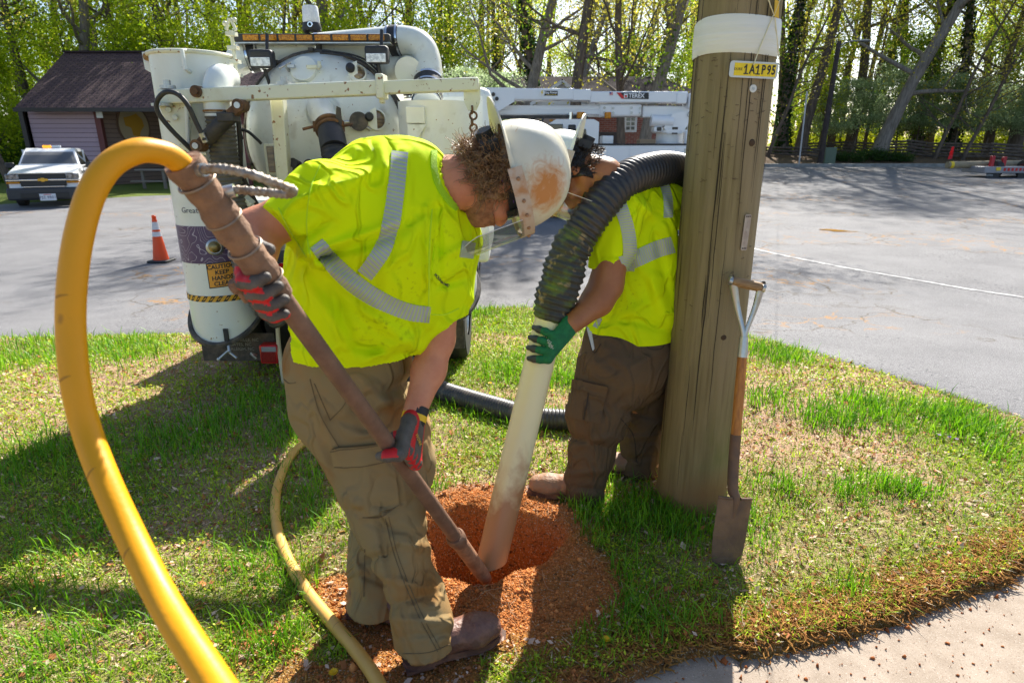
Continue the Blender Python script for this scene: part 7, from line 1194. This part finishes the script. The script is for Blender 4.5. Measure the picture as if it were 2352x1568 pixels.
t = MB(); n = 64; zs = [-.35, -.05, 0, .04, .1, .2, .4, .8, 1.2, 1.6, 2.0, 2.6, 3.4, 5, 8]; rng2 = np.random.default_rng(2); wob = 1 + .012 * np.sin(np.arange(n) * 2 * np.pi / n * 3 + 1) + .006 * rng2.normal(0, 1, n); rows = [[(PX + pr_(z) * wob[i] * (1 + (.03 if z < .05 else 0)) * math.cos(2 * math.pi * i / n), PY + pr_(z) * wob[i] * (1 + (.03 if z < .05 else 0)) * math.sin(2 * math.pi * i / n), z) for i in range(n)] for z in zs]
t.add([p for r in rows for p in r], [(i * n + j, i * n + (j + 1) % n, (i + 1) * n + (j + 1) % n, (i + 1) * n + j) for i in range(len(zs) - 1) for j in range(n)] + [tuple((len(zs) - 1) * n + j for j in range(n))]); ps = t.build('shaft', pw, po, ang=0)
t = MB(); rr = random.Random(12)
for i in range(34):
    a = R(rr.uniform(175, 365)); z = rr.uniform(-.05, 2.3); L_ = rr.uniform(.15, 1.1); q = []; wd = rr.uniform(.0008, .0022); m_ = max(4, int(L_ / .06))
    for j in range(m_ + 1): a += rr.gauss(0, .006); zz = z + L_ * j / m_; q.append(V3(PX + (pr_(zz) * 1.012 + .001) * math.cos(a), PY + (pr_(zz) * 1.012 + .001) * math.sin(a), zz))
    t.tube(q, [max(.0003, wd * math.sin(math.pi * j / m_)) for j in range(m_ + 1)], 4, cap=False)
tag(t.build('drying_cracks', mat('crack_dark', (.03, .02, .012), .95), ps, ang=0), kind='stuff')
def opole(u, v, off=.003):                          # point on the pole front at a measured pixel
    r = ray(u, v); t_ = 2.0
    for _i in range(40):
        p = V3(0, 0, CAMZ) + r * t_; d = math.hypot(p[0] - PX, p[1] - PY) - pr_(p[2]) - off; t_ += d * .6
    return p, nrm(V3(p[0] - PX, p[1] - PY, 0))
zw0, zw1 = opole(1700, 122)[0][2], opole(1700, 33)[0][2]; plw = mat('white_wrap', (.74, .72, .60), .45, (.80, .78, .70), 3, .4, .65, bump=.25, bscale=6, stretch=(.6, .6, 14), coat=.2)
t = MB(); n = 64; rows = []
for z, o in ((zw0, .003), (zw0 + .01, .006), ((zw0 + zw1) / 2, .008), (zw1 - .01, .006), (zw1, .003)): rows += [(PX + (pr_(z) + o + .0015 * math.sin(i * .9)) * math.cos(2 * math.pi * i / n), PY + (pr_(z) + o) * math.sin(2 * math.pi * i / n), z + .006 * math.sin(i * .2)) for i in range(n)]
t.add(rows, [(i * n + j, i * n + (j + 1) % n, (i + 1) * n + (j + 1) % n, (i + 1) * n + j) for i in range(4) for j in range(n)]); t.build('white_wrap_band', plw, po, ang=0)
def plate(name, u, v, w_, h_, m, parent, off=.004, rot=0., bend=True, th=.002, hole=0):
    p, nn = opole(u, v, off); X_ = nrm(np.cross(V3(0, 0, 1), nn)); Z_ = V3(0, 0, 1); c, s_ = math.cos(R(rot)), math.sin(R(rot)); X2 = X_ * c + Z_ * s_; Z2 = Z_ * c - X_ * s_; t = MB(); r = min(w_, h_) * .2; pts = []
    for cx, cy, a0 in ((w_ / 2 - r, h_ / 2 - r, 0), (-w_ / 2 + r, h_ / 2 - r, 90), (-w_ / 2 + r, -h_ / 2 + r, 180), (w_ / 2 - r, -h_ / 2 + r, 270)): pts += [(cx + r * math.cos(R(a0 + q)), cy + r * math.sin(R(a0 + q))) for q in (0, 30, 60, 90)]
    t.prism(pts, p, X2, Z2, nn * th); return t.build(name, m, parent), p, X2, Z2, nn
tg, p, X2, Z2, nn = plate('number_plate', 1731, 161, .185, .055, mat('plate_aluminium', (.62, .62, .58), .4, metal=.3), po, .012, -1.5)
t = MB(); t.prism([(-.075, -.021), (.084, -.021), (.084, .021), (-.075, .021)], p + nn * .0022, X2, Z2, nn * .0006); t.build('yellow_field', mat('plate_yellow', (.86, .62, .01), .45), tg)
text('DUKE', .0125, p + nn * .0032 - X2 * .060, X2, Z2, dk, 'lettering', tg, .0003)
for ch, xx in (('1', -.030), ('A', -.007), ('1', .015), ('P', .036), ('9', .057), ('5', .075)):
    text(ch, .043, p + nn * .0032 + X2 * xx, X2, Z2, dk, 'lettering', tg, .0004, bold=.0011, sx=.72)
    if ch == '1': t = MB(); t.prism([(-.0095, .0075), (-.001, .0155), (.001, .0155), (.001, .0095), (-.0075, .004)], p + nn * .0030 + X2 * xx, X2, Z2, nn * .0008); t.prism([(-.0085, -.0155), (.0085, -.0155), (.0085, -.0118), (-.0085, -.0118)], p + nn * .0030 + X2 * xx, X2, Z2, nn * .0008); t.build('digit_serif', dk, tg)
t = MB()
for k in range(5): q = p + nn * .003 + X2 * (-.035 + .024 * k); t.box(q, (.0008, .0006, .04), np.stack([X2, nn, Z2], 1))
t.build('divider_lines', mat('plate_line', (.45, .35, .02), .6), tg)
p, nn = opole(1729, 204); t = MB(); t.cyl(p, p + nn * .004, .0135, n=24); rt = t.build('round_tag', mat('tag_white', (.68, .67, .62), .5), po); t = MB(); t.cyl(p + nn * .004, p + nn * .0055, .005, n=16); t.build('nail_head', galv, rt)
mt_, p, X2, Z2, nn = plate('metal_strip', 1713, 534, .032, .14, mat('embossed_strip', (.50, .42, .34), .5, (.38, .3, .24), 20, metal=.3), po, .003, -2); 
for a in (-1, 1):
    for b_ in (-.009, 0, .009): q = p + Z2 * a * .062 + X2 * b_ + nn * .002; t = MB(); t.cyl(q, q + nn * .0015, .0028, n=10); t.build('nail', drk, mt_)

for i, ch in enumerate('1PXC1'): text(ch, .018, p + nn * .0022 + Z2 * (.04 - .02 * i), X2, Z2, mat('embossed_mark', (.36, .29, .23), .5), 'lettering', mt_, .0003)
stp = MB(); rr = random.Random(6)
for i in range(90):
    u, v = rr.uniform(1590, 1770), rr.choice((rr.uniform(130, 420), rr.uniform(130, 780)))
    try: p, nn = opole(u + (v > 300) * -20 - v * .04, v, .001)
    except Exception: continue
    if np.isnan(p).any() or np.linalg.norm(p) > 4: continue
    X_ = nrm(np.cross(V3(0, 0, 1), nn)); a = rr.uniform(-.5, .5); d_ = X_ * math.cos(a) + V3(0, 0, 1) * math.sin(a); stp.tube([p - d_ * .0055, p - d_ * .0055 + nn * .003, p + d_ * .0055 + nn * .003, p + d_ * .0055], .0009, 4)
tag(stp.build('rusty_staples', mat('staple_rust', (.10, .055, .03), .7), po), kind='stuff')
for uv in ((1728, 328), (1662, 775)): p, nn = opole(*uv, 0.); t = MB(); t.lathe([(.0, .002), (.006, .0035), (.011, .002), (.014, -.002)], p, nn, 16); t.build('knot', mat('wood_knot', (.07, .04, .02), .9), po)
tw_ = mat('cream_twine', (.72, .66, .42), .7); wy, wn = opole(1782, 20, .012); t = MB(); t.tube([opole(1765, 0, .015)[0], opole(1778, 36, .013)[0], opole(1795, -10, .014)[0]], .0022, 6); t.tube([opole(1776, 36, .012)[0], opole(1745, 110, .01)[0], opole(1731, 150, .02)[0]], .002, 6); t.tube([opole(1780, 40, .012)[0], opole(1788, 120, .01)[0], opole(1792, 155, .008)[0]], .002, 6); t.build('twine', tw_, po)
X_ = nrm(np.cross(V3(0, 0, 1), wn)); t = MB(); t.prism([(-.012, .03), (.012, .022), (.02, -.03), (-.006, -.025)], wy, X_, V3(0, 0, 1), wn * .002); t.build('yellow_tag', mat('tag_yellow', (.75, .45, .02), .6), po)
# ------------------------------------------------------------------ shovel
steel = mat('shovel_steel', (.50, .49, .46), .3, (.34, .27, .2), 12, .5, .75, metal=.8); ash = mat('ash_handle', (.52, .20, .03), .5, (.36, .125, .02), 5, .4, .6, bump=.15, bscale=20, stretch=(12, 12, .8)); blade_m = mat('muddy_blade', (.14, .085, .055), .7, (.24, .14, .075), 9, .4, .65, metal=.25, bump=.3, bscale=40)
gA, gB = W(1684, 646, 2.36), W(1748, 660, 2.34); sT = W(1710, 762, 2.31); sE = W(1690, 1000, 2.22); kE = W(1683, 1120, 2.16); tip = W(1662, 1322, 2.06); bx_ = W(1689, 1143, 2.14); shv = thing('shovel', tip, 'wooden-shafted digging shovel with steel D-grip leaning on the utility pole', 'shovel')
t = MB(); t.tube([gA - (gB - gA) * .02, gA + (gB - gA) * .1, (gA + gB) / 2, gB - (gB - gA) * .1, gB + (gB - gA) * .02], [.017, .0185, .0195, .0185, .017], 20); gp2 = t.build('grip', mat('grip_wood', (.36, .21, .085), .5, (.24, .13, .05), 30, stretch=(1, 6, 6)), shv)
for s_, (g0, mid) in enumerate(((gA, W(1692, 700, 2.345)), (gB, W(1735, 705, 2.33)))):
    t = MB(); P = spline([g0 + V3(0, 0, .012), g0, mid, sT + (V3(-.006, 0, .0) if s_ == 0 else V3(.006, 0, 0)), sT + (sE - sT) * .12], 6); t.tube(P, [.018, .018] + [.0145 + .004 * math.cos(q * .2) for q in range(len(P) - 2)], 14, sx=.7); t.build('yoke_arm', steel, shv)
    t = MB(); ex_ = nrm(gB - gA) * (1 if s_ else -1); t.cyl(g0 + ex_ * .004, g0 + ex_ * .016, .0185, .0165, n=20); t.build('grip_cap', steel, gp2)
ds = nrm(sE - sT); t = MB(); t.tube([sT + ds * .02, sT + (sE - sT) * .2, sT + (sE - sT) * .24], [.0165, .0195, .0195], 18); t.build('ferrule', steel, shv); t = MB(); t.tube([sT + (sE - sT) * .23, sT + (sE - sT) * .6, sE], [.0185, .02, .0195], 18); t.build('shaft', ash, shv)
t = MB(); t.tube(spline([sE - ds * .005, sE + ds * .08, kE, bx_, bx_ + (tip - bx_) * .25], 5), [.0215] * 12 + [.021, .02, .0195, .019, .018, .016, .014, .012, .01], 18); t.build('socket', mat('socket_rust', (.13, .08, .055), .65, (.2, .11, .06), 14, metal=.3), shv)
D = nrm(tip - bx_); Xb = nrm(V3(1, .12, 0) - D * D[0]); Nb = np.cross(Xb, D); L_ = np.linalg.norm(tip - bx_); t = MB(); nu, nv_ = 14, 14; vs = []
for k_ in (0, 1):
    for j in range(nv_ + 1):
        f = j / nv_; hw = .072 * (1 - .06 * f) * (1 if f < .55 else math.sqrt(max(0, 1 - ((f - .55) / .46) ** 2.2)) * .92 + .06)
        for i in range(nu + 1): s_ = 2 * i / nu - 1; vs.append(bx_ + D * (L_ * f + .005) + Xb * hw * s_ - Nb * (.016 * (1 - s_ * s_) * (1 - .6 * f) - .006 * math.exp(-(s_ / .2) ** 2) * (1 - f)) + Nb * .0022 * k_)
K_ = (nu + 1) * (nv_ + 1); q_ = [(j * (nu + 1) + i, j * (nu + 1) + i + 1, (j + 1) * (nu + 1) + i + 1, (j + 1) * (nu + 1) + i) for j in range(nv_) for i in range(nu)]; t.add(vs, q_ + [tuple(a + K_ for a in f[::-1]) for f in q_]); bld = t.build('blade', blade_m, shv, ang=60)
t = MB()
for s_ in (-1, 1): t.tube([bx_ + Xb * s_ * .018 - Nb * .01, bx_ + Xb * s_ * .05 - Nb * .006, bx_ + Xb * s_ * .072], [.006, .006, .005], 8)
t.build('tread', blade_m, bld)
# ------------------------------------------------------------------ grass, weeds and litter (uncountable: one object per kind)
RG = np.random.default_rng(7)
def lawn_ok(x, y, soil=.25): return (y > lot_near(x) * 0 + walk_edge(x) + .02) & (y < lot_near(x) - .03) & (soilmask(x, y) < soil)
def scatter(n, x0, x1, y0, y1, dens):
    x = RG.uniform(x0, x1, n); y = RG.uniform(y0, y1, n); k = (RG.random(n) < dens(x, y)); return x[k], y[k]
def infr(x, y):                                     # near enough to the photographed strip to be worth growing
    return (np.abs(x) < 1.0 * y + 1.0)
def cols_of(n, a, b, jit=.25):
    t = RG.random((n, 1)); c = np.array(a) * (1 - t) + np.array(b) * t; return np.clip(c * (1 + jit * (RG.random((n, 1)) - .5) * 2), 0, 1)
def blades(x, y, h, wd, lean, c, curl=.5):
    n = len(x); a = RG.uniform(0, 6.28, n); d = np.stack([np.cos(a), np.sin(a), a * 0], 1); s = np.stack([-d[:, 1], d[:, 0], a * 0], 1) * (wd / 2)[:, None]
    B = np.stack([x, y, terrain(x, y) - .004], 1); up = np.zeros((n, 3)); up[:, 2] = h; l = (lean * h)[:, None] * d
    m = B + up * .55 + l * .35; t = B + up * (1 - curl * lean * .5)[:, None] + l
    V = np.stack([B - s, B + s, m + s * .8, m - s * .8, t], 1).reshape(-1, 3); i = np.arange(n)[:, None] * 5
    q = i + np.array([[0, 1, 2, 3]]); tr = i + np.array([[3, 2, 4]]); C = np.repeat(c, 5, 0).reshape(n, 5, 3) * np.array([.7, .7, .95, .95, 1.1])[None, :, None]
    return V, q, tr, C.reshape(-1, 3)
def leafq(x, y, z, sz, c, flat=.5):
    n = len(x); a = RG.uniform(0, 6.28, n); t = RG.normal(0, flat, (n, 2)); u = np.stack([np.cos(a), np.sin(a), t[:, 0]], 1); v = np.stack([-np.sin(a), np.cos(a), t[:, 1]], 1) * .75
    P = np.stack([x, y, z], 1); s = (sz / 2)[:, None]; V = np.stack([P - u * s, P + v * s * .9 - u * s * .1, P + u * s, P - v * s * .9 - u * s * .1], 1).reshape(-1, 3)
    return V, np.arange(n)[:, None] * 4 + np.array([[0, 1, 2, 3]]), np.repeat(c, 4, 0)
def emit_blades(name, parts, m, kind='stuff'):
    o = 0; V = []; Q = []; T = []; C = []
    for v, q, t, c in parts: V.append(v); Q.append(q + o); T.append(t + o); C.append(c); o += len(v)
    return tag(link(name, fast_mesh(name, np.concatenate(V), [np.concatenate(Q), np.concatenate(T)], np.concatenate(C), smooth=True), m), kind=kind)
grass_m = mat('grass_blade', (.1, .2, .02), .45, attr=True, trans=.45, spec=.4)
weed_m = mat('weed_leaf', (.1, .2, .02), .5, attr=True, trans=.4, spec=.4)
def gd(x, y): return .22 + .66 * ss(.38, .62, n2(x, y, 1.1)) * (.35 + .65 * n2(x, y, 6.))
def dn(x, y): return 1 / (1 + (np.maximum(y - 1.6, 0) / 2.2) ** 1.3)
near = lambda x, y: lawn_ok(x, y, .35) * infr(x, y) * gd(x, y) * dn(x, y)
p = []
x, y = scatter(560000, -6.2, 4.5, 1.2, 7.6, near); n = len(x); sc = 1 + np.maximum(y - 2, 0) * .28
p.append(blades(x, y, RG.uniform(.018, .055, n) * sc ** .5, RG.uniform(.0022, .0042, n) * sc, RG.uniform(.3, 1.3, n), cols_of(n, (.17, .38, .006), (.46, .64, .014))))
# straw coloured dead blades lying about
x, y = scatter(70000, -5.5, 4.5, 1.2, 7.6, lambda x, y: lawn_ok(x, y, .5) * infr(x, y) * dn(x, y) * .5); n = len(x)
p.append(blades(x, y, RG.uniform(.008, .03, n), RG.uniform(.002, .004, n) * (1 + y * .1), RG.uniform(1.5, 4, n), cols_of(n, (.55, .42, .26), (.72, .62, .46)), .1))
# tall tufts
tuf = [(0, 800, 50, 260), (60, 830, 40, 160), (250, 800, 45, 320), (300, 820, 40, 220), (600, 930, 60, 500), (480, 1000, 70, 500), (380, 1020, 50, 300), (150, 1030, 60, 350), (60, 1060, 50, 300), (660, 1000, 40, 260),
       (1160, 860, 40, 300), (1220, 830, 40, 260), (1300, 880, 30, 220), (1120, 950, 50, 260), (1250, 970, 30, 200), (1380, 1090, 60, 260), (1400, 1195, 60, 300), (1470, 1180, 45, 300), (1340, 1200, 40, 240), (1530, 1190, 50, 360),
       (1600, 1205, 60, 420), (1680, 1200, 40, 200), (1420, 1330, 45, 160), (1330, 1390, 50, 190), (1480, 1420, 50, 190), (1560, 1440, 60, 120), (1760, 810, 35, 300), (1810, 830, 30, 220), (1900, 965, 32, 340), (1990, 930, 26, 220), (2010, 960, 34, 260),
       (2180, 960, 40, 380), (2225, 985, 36, 330), (2090, 1130, 24, 150), (1800, 1120, 30, 130), (1760, 920, 40, 260), (2020, 1120, 24, 120), (2300, 1050, 20, 70), (1950, 1140, 24, 120),
       (860, 1410, 25, 200), (900, 1420, 22, 130), (640, 1480, 35, 120), (560, 1470, 40, 140), (660, 1340, 40, 160), (720, 1090, 45, 200), (570, 1290, 40, 140), (160, 1230, 60, 240), (60, 1370, 50, 160), (260, 1440, 60, 200), (100, 1500, 50, 150), (700, 1180, 50, 200), (1010, 1130, 22, 60), (1230, 700, 25, 200), (1110, 720, 25, 150), (1960, 1360, 20, 50)]
for u, v, r, k in tuf:
    c = GT(u, v); mr = r * np.hypot(c[0], c[1]) / 1400; k = int(k * 1.25); xx = RG.normal(c[0], mr * 1.15, k); yy = RG.normal(c[1], mr * 1.3, k); ok = lawn_ok(xx, yy, .7); xx = xx[ok]; yy = yy[ok]; k = len(xx); f = np.hypot(c[0], c[1]) / 2.5
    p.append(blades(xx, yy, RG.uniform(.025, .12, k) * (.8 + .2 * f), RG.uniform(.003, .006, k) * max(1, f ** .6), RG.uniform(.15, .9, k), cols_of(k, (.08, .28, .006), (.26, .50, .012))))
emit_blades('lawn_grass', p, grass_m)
# clover, chickweed and other small leaves
x, y = scatter(600000, -6.2, 4.5, 1.2, 7.6, lambda x, y: lawn_ok(x, y, .3) * infr(x, y) * dn(x, y) * (.2 + .75 * ss(.45, .62, n2(x + 9, y, 1.7))) * (.3 + .7 * n2(x, y, 9.))); n = len(x); sc = 1 + np.maximum(y - 2, 0) * .3
V, Q, C = leafq(x, y, terrain(x, y) + RG.uniform(0, .03, n), RG.uniform(.006, .014, n) * sc, cols_of(n, (.20, .36, .008), (.62, .66, .03)), .6)
tag(link('ground_weeds', fast_mesh('ground_weeds', V, [Q], C, smooth=False), weed_m), kind='stuff')
# dead leaves, catkins, crumbs of red soil
lit_m = mat('leaf_litter', (.3, .2, .1), .8, attr=True, trans=.15, spec=.2)
x, y = scatter(200000, -5, 4.5, 1.2, 7, lambda x, y: lawn_ok(x, y, .8) * infr(x, y) * dn(x, y) * (.25 + .75 * (1 - gd(x, y))) * (.3 + .7 * n2(x + 4, y, 5.))); n = len(x)
cc = np.where(RG.random((n, 1)) < .55, cols_of(n, (.30, .105, .04), (.46, .19, .07)), cols_of(n, (.48, .31, .22), (.72, .54, .42)))
V, Q, C = leafq(x, y, terrain(x, y) + RG.uniform(.002, .018, n), np.clip(RG.lognormal(-4.6, .5, n), .004, .032) * (1 + .12 * y), cc, .45)
tag(link('leaf_litter', fast_mesh('leaf_litter', V, [Q], C), lit_m), kind='stuff')
def catkins(name, x, y, m, a, b):
    n = len(x); th = RG.uniform(0, 6.28, n); L = RG.uniform(.02, .05, n); k = RG.normal(0, 1.1, n); r = RG.uniform(.0018, .0032, n); z = terrain(x, y) + RG.uniform(.002, .012, n); V = np.zeros((n, 5, 4, 3))
    px_, py_ = x.copy(), y.copy(); tilt = RG.normal(0, .25, n)
    for i in range(5):
        a_ = th + k * (i - 2) * .4; d = np.stack([np.cos(a_), np.sin(a_)], 1); rr = r * (.55, 1, 1.1, 1, .5)[i]
        for j, (cx, cz) in enumerate(((1, 0), (0, 1), (-1, 0), (0, -1))):
            V[:, i, j, 0] = px_ - d[:, 1] * cx * rr; V[:, i, j, 1] = py_ + d[:, 0] * cx * rr; V[:, i, j, 2] = z + cz * rr + tilt * L * (i - 2) * .2
        px_ = px_ + d[:, 0] * L / 4; py_ = py_ + d[:, 1] * L / 4
    q = np.array([(i * 4 + j, i * 4 + (j + 1) % 4, i * 4 + 4 + (j + 1) % 4, i * 4 + 4 + j) for i in range(4) for j in range(4)])
    tag(link(name, fast_mesh(name, V.reshape(-1, 3), [(np.arange(n)[:, None, None] * 20 + q[None]).reshape(-1, 4)], np.repeat(cols_of(n, a, b), 20, 0)), m), kind='stuff')
n = 14000; x = RG.uniform(-.7, 3.2, n); y = walk_edge(x) + .05 + RG.normal(0, .06, n) + np.abs(RG.normal(0, .05, n)); k = (y < walk_edge(x) + .4) & (RG.random(n) < .15 + .65 * ss(.1, .7, x)) & infr(x, y) & (hole_rad(x, y) > 1.2); x = x[k]; y = y[k]
x2, y2 = scatter(9000, -2.4, 4, 1.2, 5, lambda x, y: lawn_ok(x, y, .6) * infr(x, y) * dn(x, y) * .8)
catkins('fallen_catkins', np.concatenate([x, x2]), np.concatenate([y, y2]), lit_m, (.26, .10, .025), (.46, .24, .06))
def crumbs(name, x, y, z, r, m, c):
    n = len(x); b = np.array([(1, 0, 0), (0, 1, 0), (-1, 0, 0), (0, -1, 0), (0, 0, 1), (0, 0, -.6)]); j = 1 + .35 * RG.normal(0, 1, (n, 6, 1)); V = np.stack([x, y, z], 1)[:, None] + b[None] * r[:, None, None] * j
    f = np.array([(0, 1, 4), (1, 2, 4), (2, 3, 4), (3, 0, 4), (1, 0, 5), (2, 1, 5), (3, 2, 5), (0, 3, 5)])
    tag(link(name, fast_mesh(name, V.reshape(-1, 3), [(np.arange(n)[:, None, None] * 6 + f[None]).reshape(-1, 3)], np.repeat(c, 6, 0)), m), kind='stuff')
x = RG.uniform(-1.1, 1.0, 170000); y = RG.uniform(1.4, 3.2, 170000); k = RG.random(170000) < soilmask(x, y) * .7 + .008; x = x[k]; y = y[k]; n = len(x); k = (y > walk_edge(x)); x = x[k]; y = y[k]; n = len(x)
sm_ = mat('loose_red_soil', (.45, .15, .04), .95, attr=True, spec=.1)
crumbs('loose_soil', x, y, terrain(x, y) + .001, np.clip(RG.lognormal(-6.2, .6, n), .0011, .014), sm_, cols_of(n, (.42, .145, .04), (.58, .25, .085), .35))
x = RG.uniform(.2, 2.4, 900); y = walk_edge(x) - np.abs(RG.normal(0, .28, 900)); k = RG.random(900) < np.exp(-np.abs(x - .95) / .8) * .9; x = x[k]; y = y[k]; n = len(x)
crumbs('soil_crumbs_on_pavement', x, y, base_z(x, y) - .004, np.clip(RG.lognormal(-5.9, .6, n), .0012, .011), sm_, cols_of(n, (.28, .085, .03), (.42, .15, .05)))
# roots poking out round the hole and bits of straw
mb = MB(); rr = random.Random(4)
for i in range(70):
    a = rr.uniform(0, 6.28); q = rr.uniform(.95, 1.5); x0 = HC[0] + .3 * q * math.cos(a) * 1.1; y0 = HC[1] + .28 * q * math.sin(a) * .95; P = []; th = rr.uniform(0, 6.28)
    for k in range(5): P.append((x0, y0, tz(x0, y0) + .004 + rr.uniform(0, .012))); x0 += .022 * math.cos(th); y0 += .022 * math.sin(th); th += rr.uniform(-.8, .8)
    mb.tube(P, .0011, 4)
tag(mb.build('torn_roots', mat('root', (.42, .24, .12), .8)), kind='stuff')
# dandelions and violets: few enough to count
def flower(name, u, v, h, r, m, label, cat, petals, group=None):
    c = GT(u, v); z = tz(c[0], c[1]); t = thing(name, (c[0], c[1], z), label, cat, group); s = MB(); s.tube([(c[0], c[1], z), (c[0] + .004, c[1], z + h * .6), (c[0] + .008, c[1] - .004, z + h)], .0014, 5); s.build('stem', mat('stem', (.13, .2, .04), .6), t)
    f = MB(); o = np.array((c[0] + .008, c[1] - .004, z + h))
    for L in range(2 if petals > 8 else 1):
        for k in range(petals):
            a = 2 * math.pi * (k + .5 * L) / petals; d = V3(math.cos(a), math.sin(a), .25 + .5 * L); s_ = V3(-math.sin(a), math.cos(a), 0); q = r * (1 - .3 * L)
            f.add([o, o + d * q * .6 + s_ * q * .25, o + d * q, o + d * q * .6 - s_ * q * .25], [(0, 1, 2, 3)])
    f.build('blossom', m, t)
yel = mat('dandelion_petal', (.85, .55, .01), .6, trans=.3); vio = mat('violet_petal', (.22, .07, .55), .6, trans=.3)
for u, v, h, lb in ((1265, 913, .05, 'yellow dandelion in the sunny grass between the white pipe and the standing worker'), (763, 1560, .03, 'yellow dandelion at the bottom edge beside the tan ground hose'), (452, 845, .05, 'yellow dandelion in the shade just left of the tail light'), (1386, 1482, .02, 'yellow dandelion flower lying in the shaded weeds before the pole'), (1123, 893, .04, 'yellow dandelion left of the white pipe behind the kneeling hose loop'), (1270, 955, .03, 'small yellow dandelion at the foot of the black ground hose')):
    flower('dandelion', u, v, h, .016, yel, lb, 'dandelion', 14, 'dandelions in the grass')
for u, v in ((2173, 1016), (2190, 1020), (2150, 1012), (1860, 885), (1890, 884), (1810, 888), (385, 848), (400, 855), (372, 865)):
    flower('violet', u, v, .04, .012, vio, 'tiny purple violet flower low in the grass', 'violet', 5, 'purple violets in the grass')
